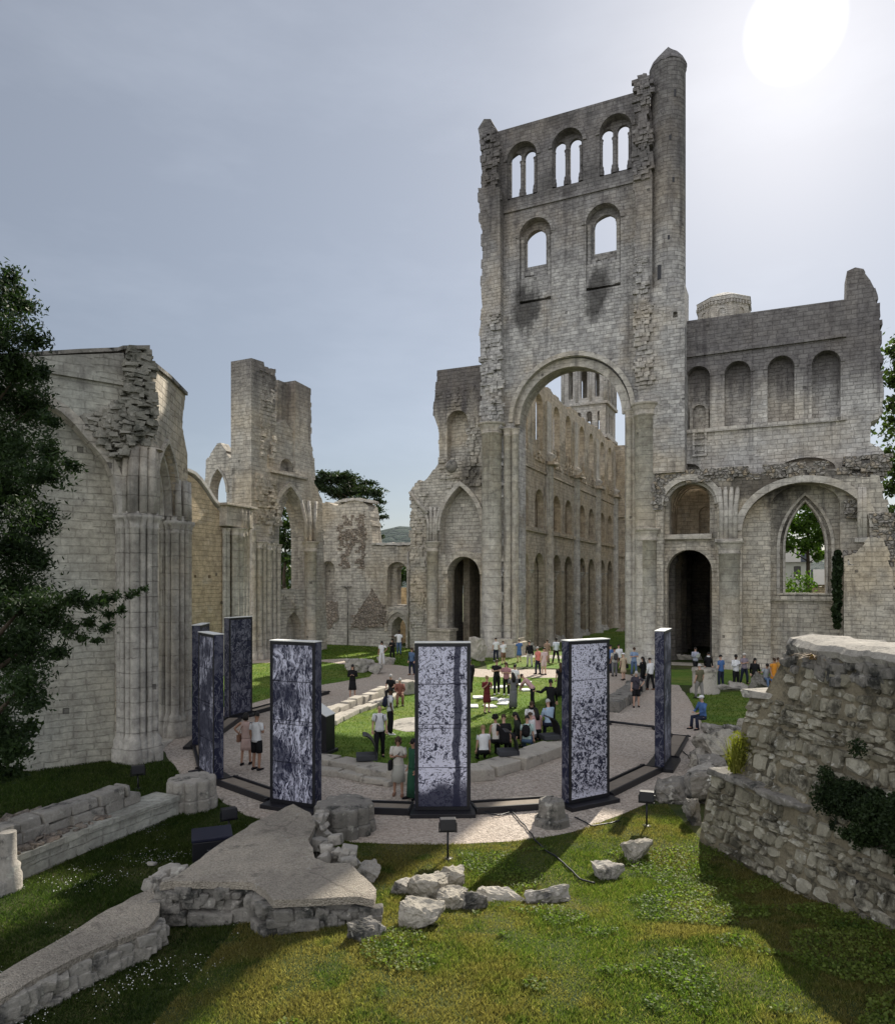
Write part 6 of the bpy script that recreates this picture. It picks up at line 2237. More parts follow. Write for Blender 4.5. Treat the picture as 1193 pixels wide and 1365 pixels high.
np_ = len(prof)
m.add(vs, [(i * np_ + j, i * np_ + j + 1, (i + 1) * np_ + j + 1, (i + 1) * np_ + j) for i in range(cn_) for j in range(np_ - 1)] + [list(range(np_)), [cn_ * np_ + j for j in range(np_)][::-1]])
a_ = wall_pt(.25, 3.45) - O_
m.box((a_.x + .55, a_.y + .1, 3.52), (.95, 1.2, .10), Matrix.Rotation(-1.0, 3, 'Z'), jit=.05, bev=.03)
m.build('mortar_cap', OLDST, rt)
m = MB()
for i in range(120):                                # ragged dark course under the cap
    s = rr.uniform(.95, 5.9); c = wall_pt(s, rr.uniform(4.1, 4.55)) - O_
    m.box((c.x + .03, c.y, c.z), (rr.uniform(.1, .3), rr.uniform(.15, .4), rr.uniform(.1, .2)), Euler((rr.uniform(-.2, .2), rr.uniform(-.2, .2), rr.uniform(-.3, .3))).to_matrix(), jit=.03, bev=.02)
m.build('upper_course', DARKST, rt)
m = MB()
c = wall_pt(3.35, .78) - O_
m.box((c.x + .03, c.y, c.z), (.10, .07, .36), Matrix.Rotation(.12, 3, 'Y')); m.build('slot_shade', BLACK, rt)  # black block painting the shade of a slot not cut into the wall
# ------------------------------------------------------------------ people
CLOTH = {}


def cloth(c, rough=0.85):
    key = tuple(round(x, 3) for x in c)
    if key not in CLOTH:
        CLOTH[key] = plain('cloth_%d' % len(CLOTH), c, rough, 0.22, 9.0, 0.2, bump=0.01)
    return CLOTH[key]


SKINS = {'fair': plain('skin_fair', (0.50, 0.31, 0.23), 0.6, 0.06, 20), 'tan': plain('skin_tan', (0.38, 0.22, 0.15), 0.6, 0.06, 20), 'dark': plain('skin_dark', (0.10, 0.055, 0.036), 0.55, 0.1, 20)}
HAIRS = {'black': plain('hair_black', (0.012, 0.010, 0.009), 0.5, 0.3, 30), 'brown': plain('hair_brown', (0.055, 0.032, 0.019), 0.55, 0.3, 30), 'fairh': plain('hair_fair', (0.26, 0.18, 0.09), 0.55, 0.3, 30), 'grey': plain('hair_grey', (0.42, 0.41, 0.40), 0.6, 0.2, 30)}
LIP = plain('lip', (0.30, 0.12, 0.10), 0.5, 0.05)
EYE = plain('eye', (0.02, 0.015, 0.012), 0.3, 0.05)
WHITE, OFFW, BLK, NVY, JEAN, GREYC = (0.70, 0.70, 0.71), (0.58, 0.55, 0.50), (0.012, 0.012, 0.014), (0.02, 0.024, 0.045), (0.09, 0.14, 0.24), (0.16, 0.16, 0.17)
BLUEC, LBLUE, PINK, SALMON, REDD, ORANGE, OLIVE, BEIGE, GREEN, MINT, BROWN = (0.07, 0.14, 0.32), (0.36, 0.47, 0.60), (0.55, 0.34, 0.34), (0.60, 0.22, 0.19), (0.13, 0.022, 0.025), (0.62, 0.25, 0.035), (0.13, 0.12, 0.075), (0.46, 0.37, 0.26), (0.025, 0.085, 0.05), (0.40, 0.52, 0.50), (0.20, 0.11, 0.075)


def skin_grow(nodes, edges, radii, root):
    """one continuous body surface grown along a skeleton"""
    me = bpy.data.meshes.new('skeleton')
    me.from_pydata([tuple(p) for p in nodes], edges, [])
    ob = bpy.data.objects.new('skeleton', me); COL.objects.link(ob)
    md = ob.modifiers.new('skin', 'SKIN')
    md.branch_smoothing = 0.6; md.use_smooth_shade = True
    for i, sv in enumerate(me.skin_vertices[0].data):
        r = radii[i]; sv.radius = r if isinstance(r, tuple) else (r, r)
        sv.use_root = (i == root)
    sb = ob.modifiers.new('round', 'SUBSURF'); sb.levels = 1; sb.render_levels = 1
    dg = bpy.context.evaluated_depsgraph_get()
    ev = ob.evaluated_get(dg); m2 = ev.to_mesh()
    vs = [v.co.copy() for v in m2.vertices]; fs = [list(p.vertices) for p in m2.polygons]
    ev.to_mesh_clear()
    bpy.data.objects.remove(ob); bpy.data.meshes.remove(me)
    return vs, fs


def add_hand(mb, w_, d, side, curl):
    """palm, four fingers of unequal length and a thumb leaving the side of the palm"""
    d = d.normalized()
    x = Vector((1, 0, 0)) if abs(d.x) < .8 else Vector((0, 1, 0))
    x = (x - d * x.dot(d)).normalized(); nrm = d.cross(x)
    e = w_ + d * .085
    mb.tube([w_ - d * .02, w_ + d * .03, e], [(.026, .019), (.042, .018), (.038, .014)], 8)
    for i, ln in enumerate((.062, .074, .070, .055)):
        b = e + x * ((i - 1.5) * .020) - d * .008
        k1 = b + d * ln * .5 + nrm * (-.010 * curl); k2 = k1 + d * ln * .42 + nrm * (-.028 * curl); 
        mb.tube([b, k1, k2], [.0095, .0085, .0065], 6)
    b = w_ + d * .025 + x * (.038 * side)
    mb.tube([b, b + d * .03 + x * .022 * side - nrm * .008, b + d * .065 + x * .026 * side - nrm * .02], [.012, .011, .008], 6)


def person(px, py, face, label, top=WHITE, bottom=BLK, h=1.72, pose='stand', outfit='trousers', arms=('down', 'down'), skin='fair', hair='brown', hairlen='short',
           shoes=BLK, sleeves=.55, extra=(), z=0.0, seat=.45, lean=0.0, wide=1.0, turn=0.0, world=None):
    p = gp(px, py, z) if world is None else Vector(world)
    k_ = h / 1.75
    if pose == 'sit':
        base = Vector((p.x, p.y, z))
    else:
        base = Vector((p.x, p.y, z))
    rt = empty('person', base, math.radians(face), label, 'person', 'visitors')
    rr = random.Random(int(px * 7 + py))
    st = rr.uniform(-.14, .14) if pose == 'stand' else 0
    ph = .93 if pose != 'sit' else seat / k_ + .10
    J = {}
    J['pel'] = Vector((0, 0, ph))
    up = [('waist', .15, 0), ('chest', .37, .0), ('nb', .545, -.005), ('neck', .60, .005), ('jaw', .665, .03), ('head', .725, .022), ('crown', .80, .012)]
    if lean == 0.0 and pose != 'sit': lean = rr.uniform(-3, 5)
    elif pose == 'sit': lean = rr.uniform(4, 14)
    L_ = math.radians(lean)
    def tilt(v):
        return Vector((v.x, v.y * math.cos(L_) + v.z * math.sin(L_), v.z * math.cos(L_) - v.y * math.sin(L_)))
    for n, dz, dy in up:
        J[n] = J['pel'] + tilt(Vector((0, dy, dz)))
    hd_turn = Matrix.Rotation(turn, 3, 'Z')
    R = {'pel': (.145 * wide, .105 * wide), 'waist': (.122 * wide, .09 * wide), 'chest': (.150 * wide, .10 * wide), 'nb': (.075, .06), 'neck': (.05, .052), 'jaw': (.06, .07), 'head': (.074, .092), 'crown': (.050, .060)}
    E = [('pel', 'waist'), ('waist', 'chest'), ('chest', 'nb'), ('nb', 'neck'), ('neck', 'jaw'), ('jaw', 'head'), ('head', 'crown')]
    for s, nm in ((-1, 'l'), (1, 'r')):
        sh = J['pel'] + tilt(Vector((s * .175, -.005, .50)))
        J['sh' + nm] = sh; R['sh' + nm] = (.056, .054); E.append(('chest', 'sh' + nm))
        ap = arms[0] if s < 0 else arms[1]
        if ap == 'down':   e, w_ = Vector((s * .045, -.02, -.28)), Vector((s * .06, .06, -.52))
        elif ap == 'front': e, w_ = Vector((s * .05, .03, -.27)), Vector((-s * .10, .25, -.20))
        elif ap == 'phone': e, w_ = Vector((s * .05, .06, -.26)), Vector((-s * .13, .27, -.04))
        elif ap == 'fold':  e, w_ = Vector((s * .07, .04, -.26)), Vector((-s * .16, .19, -.20))
        elif ap == 'hip':   e, w_ = Vector((s * .21, -.06, -.20)), Vector((s * .02, .02, -.42))
        elif ap == 'up':    e, w_ = Vector((s * .12, .16, -.14)), Vector((s * .06, .30, .10))
        elif ap == 'out':   e, w_ = Vector((s * .20, .10, -.16)), Vector((s * .40, .22, -.10))
        elif ap == 'hang':  e, w_ = Vector((s * .02, .16, -.20)), Vector((s * .00, .24, -.44))
        elif ap == 'knee':  e, w_ = Vector((s * .05, .10, -.25)), Vector((-s * .02, .30, -.33))
        J['el' + nm] = sh + e; J['wr' + nm] = sh + w_
        R['el' + nm] = .040; R['wr' + nm] = .026
        E += [('sh' + nm, 'el' + nm), ('el' + nm, 'wr' + nm)]
        hp = J['pel'] + Vector((s * .088, 0, -.05))
        if pose == 'sit':
            kn = hp + Vector((s * .05, .42, .0 + (.02 if s > 0 else 0))); an = Vector((kn.x, kn.y + .04 * s, .09)); to = Vector((an.x + s * .02, an.y + .15, .035))
            if seat < .25:
                kn = hp + Vector((s * .06, .36, .26)); an = Vector((kn.x, kn.y + .16, .09)); to = Vector((an.x, an.y + .14, .035))
        else:
            o_ = st * s + (s * .16 if pose == 'walk' else 0)
            sp = .03 if pose != 'astride' else .16
            kn = Vector((s * (.095 + sp * .5), .02 + o_ * .7, .49)); an = Vector((s * (.09 + sp), -.02 + o_, .085)); to = Vector((s * (.10 + sp), .13 + o_, .032))
        J['hp' + nm] = hp; J['kn' + nm] = kn; J['an' + nm] = an; J['to' + nm] = to
        R['hp' + nm] = .084 * wide; R['kn' + nm] = .056; R['an' + nm] = .038; R['to' + nm] = (.036, .026)
        E += [('pel', 'hp' + nm), ('hp' + nm, 'kn' + nm), ('kn' + nm, 'an' + nm), ('an' + nm, 'to' + nm)]
    names = list(J)
    idx = {n: i for i, n in enumerate(names)}
    vs, fs = skin_grow([J[n] * k_ for n in names], [(idx[a], idx[b]) for a, b in E], [tuple(x * k_ for x in R[n]) if isinstance(R[n], tuple) else R[n] * k_ for n in names], idx['pel'])
    mb = MB(); mb.add(vs, fs, 0, True)
    for s, nm in ((-1, 'l'), (1, 'r')):
        add_hand(mb, J['wr' + nm] * k_, (J['wr' + nm] - J['el' + nm]), -s, .9)
    hc = J['head'] * k_
    fw = tilt(Vector((0, 1, 0))); u = tilt(Vector((0, 0, 1)))
    mb.tube([hc + fw * .088 + u * .012, hc + fw * .112 - u * .022, hc + fw * .095 - u * .032], [.008, .014, .008], 6)      # nose
    for s in (-1, 1):
        mb.ell(hc + Vector((s * .076, 0, 0)) - u * .01, (.012, .020, .030), 6, 5)                                          # ears
        mb.ell(hc + Vector((s * .030, 0, 0)) + fw * .084 + u * .010, (.012, .008, .007), 6, 4, 1)                          # eyes
    mb.ell(hc + fw * .086 - u * .060, (.024, .010, .006), 6, 4, 2)
    body = mb.build('body', [SKINS[skin], EYE, LIP], rt, uv=False)
    # hair
    if hair:
        m = MB()
        rx, ry, rz = .086 * k_, .104 * k_, .115 * k_
        c = hc + u * .022 * k_ - fw * .014 * k_
        m.ell(c, (rx, ry, rz), 12, 8, 0, Matrix.Rotation(L_ * -1 - .38, 3, 'X'), lo=-.12, hi=1.0)
        if hairlen == 'long':
            m.tube([hc + u * .06 - fw * .06, hc - u * .08 - fw * .09, J['nb'] * k_ - fw * .09 - u * .02, J['chest'] * k_ - fw * .13], [(.075, .05), (.09, .05), (.10, .042), (.07, .022)], 10)
        elif hairlen == 'bun':
            m.ell(hc + u * .09 - fw * .09, (.05, .05, .05), 8, 6)
        elif hairlen == 'curly':
            for i in range(26):
                a = rr.uniform(0, 6.28); b_ = rr.uniform(-.2, 1.4)
                m.ell(c + Vector((math.cos(a) * math.cos(b_) * .095, math.sin(a) * math.cos(b_) * .105, math.sin(b_) * .11)), (.035, .035, .035), 6, 4)
        elif hairlen == 'bob':
            m.tube([hc + u * .05 - fw * .04, hc - u * .07 - fw * .05, hc - u * .12 - fw * .05], [(.09, .07), (.098, .07), (.085, .055)], 10)
        m.build('hair', HAIRS[hair], rt, uv=False)
    # clothing follows the body
    ct = cloth(top); cb = cloth(bottom)
    g_ = 1.16
    def leg_tube(m, nm, stop=1.0, wf=1.22, wk=1.28, wa=1.65):
        hp, kn, an = J['hp' + nm], J['kn' + nm], J['an' + nm]
        pts = [J['pel'] + (hp - J['pel']) * .55 + Vector((0, 0, .02)), hp, hp.lerp(kn, .5), kn]
        rad = [.10 * wide, R['hp' + nm] * wf, .078 * wide * wf, R['kn' + nm] * wk]
        if stop > .5:
            pts += [kn.lerp(an, .5), kn.lerp(an, min(1, stop) * .98)]; rad += [.052 * wk, R['an' + nm] * wa]
        else:
            pts[-1] = hp.lerp(kn, stop * 2); rad[-1] = .075 * wf
        m.tube([q_ * k_ for q_ in pts], [r * k_ for r in rad], 10)
    def torso(m, hem=-.06, fl=1.0):
        pts = [J['pel'] + tilt(Vector((0, 0, hem))), J['pel'] + tilt(Vector((0, 0, .03))), J['waist'], J['pel'] + tilt(Vector((0, 0, .26))), J['chest'] + tilt(Vector((0, 0, .04))), J['pel'] + tilt(Vector((0, -.002, .515))), J['nb'] + tilt(Vector((0, 0, .012)))]
        rad = [(.170 * wide * fl, .128 * wide * fl), (.166 * wide, .126 * wide), (.148 * wide, .112 * wide), (.160 * wide, .116 * wide), (.186 * wide, .122 * wide), (.165, .092), (.070, .066)]
        m.tube([q_ * k_ for q_ in pts], [(a * k_, b * k_) for a, b in rad], 14)
    def sleeve(m, amount):
        for nm in ('l', 'r'):
            sh, el, wr = J['sh' + nm], J['el' + nm], J['wr' + nm]
            inn = sh.lerp(J['chest'] + tilt(Vector((0, 0, .10))), .35)
            pts = [inn, sh, sh.lerp(el, .5)]; rad = [.070, .070, .062]
            if amount > .5: pts.append(sh.lerp(el, min(1, amount + .15))); rad.append(.058)
            if amount >= 1: pts += [el, el.lerp(wr, .93)]; rad += [.052, .040]
            m.tube([q_ * k_ for q_ in pts], [r * k_ for r in rad], 9)
    if outfit in ('trousers', 'shorts', 'skirt'):
        m = MB(); torso(m, -.05 if pose != 'sit' else .02)
        if sleeves > 0: sleeve(m, sleeves)
        m.build('shirt', ct, rt, uv=False)
        m = MB()
        m.tube([(J['pel'] + Vector((0, 0, z_))) * k_ for z_ in (-.10, -.03, .06)], [(.145 * wide * k_, .112 * wide * k_), (.160 * wide * k_, .122 * wide * k_), (.152 * wide * k_, .114 * wide * k_)], 14)
        if outfit == 'trousers':
            for nm in ('l', 'r'): leg_tube(m, nm)
        elif outfit == 'shorts':
            for nm in ('l', 'r'): leg_tube(m, nm, .43, 1.3)
        else:
            a = J['pel']; b_ = (J['knl'] + J['knr']) / 2
            m.tube([q_ * k_ for q_ in (a, a.lerp(b_, .4), a.lerp(b_, 1.12))], [(.165 * k_, .13 * k_), (.185 * k_, .15 * k_), (.215 * k_, .17 * k_)], 16)
        m.build(outfit, cb, rt, uv=False)
    else:                                            # dress, long dress or coat
        m = MB(); torso(m, -.02)
        if sleeves > 0: sleeve(m, sleeves)
        a = J['pel'] + Vector((0, 0, .08))
        if pose == 'sit':
            b_ = (J['knl'] + J['knr']) / 2
            m.tube([q_ * k_ for q_ in (a, a.lerp(b_, .5), b_, b_ + Vector((0, .04, -.25)))], [(.16 * k_, .12 * k_), (.19 * k_, .12 * k_), (.19 * k_, .10 * k_), (.17 * k_, .07 * k_)], 14)
        else:
            low = .52 if outfit == 'dress' else (.10 if outfit == 'long_dress' else .45)
            pts = [a, Vector((0, 0, .78)), Vector((0, .01, (.78 + low) / 2)), Vector((0, .01, low))]
            w2 = .20 if outfit == 'dress' else .22
            m.tube([q_ * k_ for q_ in pts], [(.150 * k_, .115 * k_), (.178 * k_, .14 * k_), ((.178 + w2) / 2 * k_, .15 * k_), (w2 * k_, .165 * k_)], 16)
        m.build('coat' if outfit == 'coat' else 'dress', ct, rt, uv=False)
    cs = cloth(shoes)
    for nm in ('l', 'r'):
        m = MB()
        an, to = J['an' + nm] * k_, J['to' + nm] * k_
        d = (to - an); d.z = 0; d = d.normalized() if d.length > 1e-4 else Vector((0, 1, 0))
        b_ = Vector((an.x, an.y, 0))
        m.tube([b_ - d * .07 + Vector((0, 0, .045)), b_ + Vector((0, 0, .052)), b_ + d * .10 + Vector((0, 0, .040)), b_ + d * .19 + Vector((0, 0, .028))], [(.034, .038), (.044, .050), (.048, .038), (.034, .024)], 9)
        m.build('shoe', cs, rt, uv=False)
    for e in extra:
        kind_, colr = e[0], cloth(e[1])
        m = MB()
        if kind_ == 'backpack':
            c = (J['chest'] * k_) - fw * .20 - u * .06
            m.ell(c, (.15, .09, .22), 12, 8, 0, Matrix.Rotation(-L_, 3, 'X'))
            m.ell(c - fw * .06 - u * .08, (.10, .05, .10), 10, 6)
            for s in (-1, 1):
                m.tube([c + Vector((s * .10, 0, .16)), J['nb'] * k_ + Vector((s * .11, .02, -.0)), J['chest'] * k_ + fw * .125 + Vector((s * .11, 0, .06)), J['waist'] * k_ + Vector((s * .15, 0, .02)), c + Vector((s * .12, 0, -.14))], .016, 6)
            m.build('backpack_straps' if False else 'backpack', colr, rt, uv=False)
        elif kind_ == 'bag':
            s = e[2] if len(e) > 2 else -1
            c = (J['pel'] * k_) + Vector((s * .22, .02, -.02))
            m.box(c, (.11, .30, .24), bev=.03)
            m.tube([c + Vector((0, -.12, .10)), J['chest'] * k_ + Vector((s * .10, -.125, 0)), J['nb'] * k_ + Vector((-s * .09, -.03, .0)), J['chest'] * k_ + Vector((-s * .04, .135, .0)), c + Vector((0, .12, .10))], .011, 6)
            m.build('bag', colr, rt, uv=False)
        elif kind_ == 'hat':
            m.lathe([(.16, 0), (.155, .015), (.098, .02), (.092, .09), (.05, .115), (0, .118)], 16, tuple(hc + u * .055))
            m.build('hat', colr, rt, uv=False)
        elif kind_ == 'cap':
            m.ell(hc + u * .045 - fw * .006, (.094, .112, .085), 12, 8, 0, None, 0, 1)
            m.box(hc + u * .05 + fw * .125, (.13, .10, .012), bev=.005)
            m.build('cap', colr, rt, uv=False)
        elif kind_ == 'paper':
            c = (J['wrl'] + J['wrr']) / 2 * k_ + fw * .10 + u * .03
            m.box(c, (.22, .015, .29), Matrix.Rotation(-.6, 3, 'X')); m.box(c + u * .002, (.012, .02, .30), Matrix.Rotation(-.6, 3, 'X'))
            m.build('paper', colr, rt, uv=False)
        elif kind_ == 'phone':
            c = (J['wrl'] + J['wrr']) / 2 * k_ + fw * .09 + u * .05
            m.box(c, (.075, .012, .15), Matrix.Rotation(-.4, 3, 'X'), bev=.004); m.build('phone', colr, rt, uv=False)
        elif kind_ == 'scarf':
            m.lathe([(.085, -.04), (.10, 0), (.085, .045)], 12, tuple(J['nb'] * k_ + u * .03)); m.build('scarf', colr, rt, uv=False)
    return rt


P = person
# --- on the gravel in front
P(342, 1027, -25, 'person in white tee shirt and black shorts standing beside a bag-carrying companion', WHITE, BLK, 1.78, outfit='shorts', arms=('down', 'front'), hair='black', skin='tan')
P(328, 1020, -5, 'person in short pink beige dress with brown shoulder bag and hand on hip', (.50, .36, .32), h=1.66, outfit='dress', sleeves=0, arms=('hip', 'down'), hair='black', hairlen='bob', skin='tan', extra=(('bag', BROWN, -1),))
P(531, 1061, 178, 'person in pale blouse and skirt with black bag crossing the body before the kerb', OFFW, (.42, .41, .37), 1.62, outfit='skirt', arms=('front', 'front'), hair='brown', hairlen='bob', skin='tan', shoes=BROWN, extra=(('bag', BLK, 1),))
P(550, 1066, 120, 'person in long green dress half hidden by the twig panel', GREEN, h=1.62, outfit='long_dress', hair='black', hairlen='long', skin='tan')
P(506, 1010, 190, 'bald person in white polo with bag straps beside the curved black seat', WHITE, BLK, 1.74, hair=None, skin='fair', extra=(('backpack', BLK),), z=.02)
P(520, 980, -75, 'person in white tee with dark backpack and white shoes on the lawn', WHITE, BLK, 1.80, hair='black', skin='dark', shoes=WHITE, extra=(('backpack', NVY),))
P(470, 931, 182, 'person in dark knee-length coat looking at a phone on the gravel path', BLK, h=1.68, outfit='coat', sleeves=1, arms=('front', 'front'), hair='black', hairlen='long', shoes=BLK, extra=(('phone', NVY),))
P(509, 888, 170, 'person dressed all in white on the path near the small door', WHITE, WHITE, 1.72, hair='black', hairlen='bob', skin='tan', shoes=OFFW, arms=('hip', 'down'))
P(523, 881, 160, 'person in black with long dark hair standing near the small pointed door', BLK, BLK, 1.62, hair='black', hairlen='long', sleeves=1, arms=('fold', 'fold'))
P(532, 873, 175, 'person in white tee and jeans standing in the small pointed doorway', WHITE, JEAN, 1.84, hair='black', skin='dark', arms=('down', 'out'), z=.35)
P(549, 900, 150, 'person with long hair and denim jacket behind the twig panel left edge', JEAN, NVY, 1.70, hair='brown', hairlen='long', sleeves=1, shoes=BROWN)
P(522, 936, 165, 'grey-haired person in black top sitting on the left foundation', BLK, BLK, 1.66, 'sit', hair='grey', hairlen='short', arms=('knee', 'knee'), seat=.5)
P(533, 940, 185, 'person in red brown patterned clothes sitting low by the foundation corner', (.24, .10, .08), BROWN, 1.64, 'sit', hair='grey', sleeves=1, arms=('knee', 'knee'), seat=.42)
# --- lawn right of the twig panel
P(627, 924, 30, 'person in black partly hidden by the twig panel right edge', BLK, BLK, 1.76, sleeves=1, hair='black', skin='tan')
P(661, 882, 10, 'person in white polo and dark trousers at the tower pier foot', WHITE, NVY, 1.72, hair='black', shoes=WHITE)
P(671, 886, 15, 'person in white top and brown shorts beside the tower pier', WHITE, BROWN, 1.66, outfit='shorts', hair='brown', skin='fair', arms=('front', 'front'))
P(692, 883, 0, 'person in short blue dress near the tower pier', BLUEC, h=1.66, outfit='dress', hair='brown', skin='fair', arms=('front', 'front'))
P(706, 889, 10, 'person in black top and pale trousers with black bag on the pale path', BLK, (.40, .39, .36), 1.76, hair='black', sleeves=1, extra=(('bag', BLK, 1),))
P(717, 899, 40, 'person in salmon red shirt and dark trousers on the pale path', SALMON, NVY, 1.72, hair='grey', skin='tan')
P(725, 900, 30, 'person in pale pink top and shorts on the pale path', (.62, .48, .48), (.55, .44, .42), 1.72, outfit='shorts', hair='black', skin='fair')
P(729, 885, 200, 'person in brown patterned long dress on the sunlit nave grass', (.30, .20, .15), h=1.72, outfit='long_dress', hair='brown', sleeves=.6)
P(741, 884, 200, 'person in white shirt with legs apart on the sunlit nave grass', (.60, .64, .72), BLK, 1.80, 'astride', hair='black', skin='dark', sleeves=1)
P(662, 926, 185, 'person in black with pale folded arms on the lawn', BLK, BLK, 1.80, hair='brown', arms=('fold', 'fold'), sleeves=.4, shoes=WHITE)
P(675, 927, 170, 'person in rosy patterned top and black trousers with arms folded', (.36, .19, .21), BLK, 1.70, hair='brown', hairlen='long', arms=('fold', 'fold'), shoes=WHITE)
P(687, 930, 140, 'person in white top with black shoulder bag behind the grey dress', WHITE, BLK, 1.66, hair='black', hairlen='bun', extra=(('bag', BLK, -1),))
P(684, 945, 10, 'person in long grey dress with long dark hair seen from behind', GREYC, h=1.66, outfit='long_dress', hair='black', hairlen='long', sleeves=.6, arms=('front', 'front'))
P(649, 951, 195, 'person in dark red dress raising a phone on the lawn', REDD, h=1.66, outfit='dress', hair='fairh', hairlen='short', sleeves=.6, arms=('phone', 'phone'), extra=(('phone', BLK),))
P(710, 944, 70, 'person in pink shirt and black trousers bending forward over the lawn', PINK, BLK, 1.74, lean=42, arms=('hang', 'hang'), hair='brown', skin='fair', sleeves=1)
P(734, 966, 175, 'person all in black standing behind the light blue shirt', BLK, BLK, 1.84, hair='black', sleeves=1, skin='tan', arms=('down', 'out'))
P(747, 930, 10, 'person in black dress at the left edge of the speckled panel', BLK, h=1.74, outfit='long_dress', hair='brown', hairlen='long')
P(708, 984, 185, 'person in white shirt with a dark camera strap sitting in the seated group', WHITE, NVY, 1.76, 'sit', hair='brown', arms=('front', 'front'), extra=(('scarf', BLK),), seat=.45)
P(716, 992, 20, 'person with dark hair and pink top sitting in the seated group', PINK, BLK, 1.64, 'sit', hair='black', hairlen='long', seat=.42, sleeves=.4)
P(732, 990, 30, 'person in light blue shirt with thinning hair sitting on a curved seat', LBLUE, NVY, 1.78, 'sit', hair='grey', seat=.62, sleeves=1, arms=('knee', 'knee'), wide=1.1)
P(711, 998, 60, 'person in plain white shirt sitting close to the pink top', WHITE, GREYC, 1.62, 'sit', hair='brown', seat=.4)
P(702, 1003, -15, 'person in mint tee with black backpack seen from behind on the kerb', MINT, JEAN, 1.70, 'sit', hair='black', seat=.34, extra=(('backpack', BLK),))
P(692, 1000, 100, 'person in dark clothes with very long dark hair beside the mint tee', (.03, .035, .03), BLK, 1.66, 'sit', hair='black', hairlen='long', seat=.45, sleeves=1)
P(662, 1010, 15, 'person with curly black hair and pale sleeveless top sitting by the kerb', OFFW, BLK, 1.70, 'sit', hair='black', hairlen='curly', skin='tan', sleeves=0, seat=.5)
P(672, 1011, 5, 'person in black tee with cropped hair sitting against a curved seat', BLK, BLK, 1.76, 'sit', hair='brown', seat=.5, wide=1.08)
P(645, 1016, 10, 'person with white shoulders and thin fair hair sitting low right of the twig panel', WHITE, BLK, 1.68, 'sit', hair='fairh', seat=.28, sleeves=.5, wide=1.05)
# --- right hand side
P(814, 897, 30, 'person in blue shirt at the back of the right-hand crowd', BLUEC, NVY, 1.78, hair='black')
P(819, 902, 10, 'person in beige shirt carrying a dark backpack in the right-hand crowd', (.48, .46, .42), GREYC, 1.76, outfit='trousers', hair='black', skin='tan', extra=(('backpack', (.05, .05, .055)),))
P(825, 895, 0, 'person in white top behind the beige backpacker', WHITE, BLK, 1.74, hair='black')
P(831, 907, 15, 'person in tan dress and white cap in the right-hand crowd', BEIGE, h=1.60, outfit='dress', hair='brown', extra=(('cap', WHITE), ('bag', BLK, 1)))
P(845, 901, 185, 'person in blue shirt and jeans against the right tower pier', (.22, .30, .44), JEAN, 1.76, hair='brown', arms=('fold', 'fold'))
P(857, 917, 40, 'person in black with long dark hair left of the edge-on navy panel', BLK, BLK, 1.70, hair='black', hairlen='long', sleeves=1, arms=('front', 'down'))
P(867, 920, 30, 'person in white shirt and black trousers beside the edge-on navy panel', WHITE, BLK, 1.72, hair='black', sleeves=1, shoes=BROWN)
P(848, 943, 170, 'white-haired person in dark shirt and shorts alone on the sunlit gravel', (.05, .045, .06), BLK, 1.68, outfit='shorts', hair='grey', arms=('hip', 'down'), skin='fair', extra=(('bag', BLK, -1),))
P(927, 900, 190, 'person in pale shirt reading white paper at the dark doorway', (.34, .35, .42), BLK, 1.74, hair='black', sleeves=1, arms=('front', 'front'), extra=(('paper', WHITE),))
P(932, 932, 20, 'person in olive shirt and grey trousers at the thick column stump', OLIVE, (.22, .21, .20), 1.74, hair='grey', wide=1.05)
P(944, 908, 180, 'person in black with pale scarf behind the column stump', BLK, BLK, 1.70, hair='black', hairlen='bob', sleeves=1, extra=(('scarf', WHITE),))
P(961, 917, 30, 'person in blue shirt and dark trousers right of the column stump', BLUEC, NVY, 1.80, hair='black')
P(981, 917, 195, 'person in white shirt black trousers and white shoes on the right lawn', WHITE, BLK, 1.82, hair='black', skin='dark', shoes=WHITE, sleeves=1, arms=('front', 'front'))
P(992, 912, 200, 'person in mauve grey top with pale cap among the right lawn group', (.25, .21, .25), NVY, 1.76, hair='grey', extra=(('cap', OFFW),), arms=('fold', 'fold'))
P(1006, 920, 170, 'person in loose black clothes with long black hair on the right lawn', BLK, h=1.72, outfit='long_dress', hair='black', hairlen='long', sleeves=1)
P(1020, 920, 190, 'person in grey tee and jeans sitting on a low stone left of the orange dress', (.30, .32, .35), JEAN, 1.72, 'sit', hair='black', seat=.55, arms=('knee', 'out'), skin='tan', wide=1.08)
P(1031, 921, 200, 'person in bright orange dress at the end of the right wall', ORANGE, h=1.74, outfit='long_dress', hair='brown', hairlen='bun', skin='tan', sleeves=.5)
P(1037, 917, 160, 'person in ochre top half hidden behind the orange dress', (.40, .22, .06), BROWN, 1.66, hair='brown', skin='tan')
P(937, 972, 110, 'seated person in blue shirt and white cap at the right lawn edge', BLUEC, NVY, 1.74, 'sit', hair='grey', sleeves=1, arms=('knee', 'knee'), seat=.42, extra=(('cap', WHITE),))
# ------------------------------------------------------------------ trees and plants
def px_r(y, rpx):
    return rpx * y / FPX


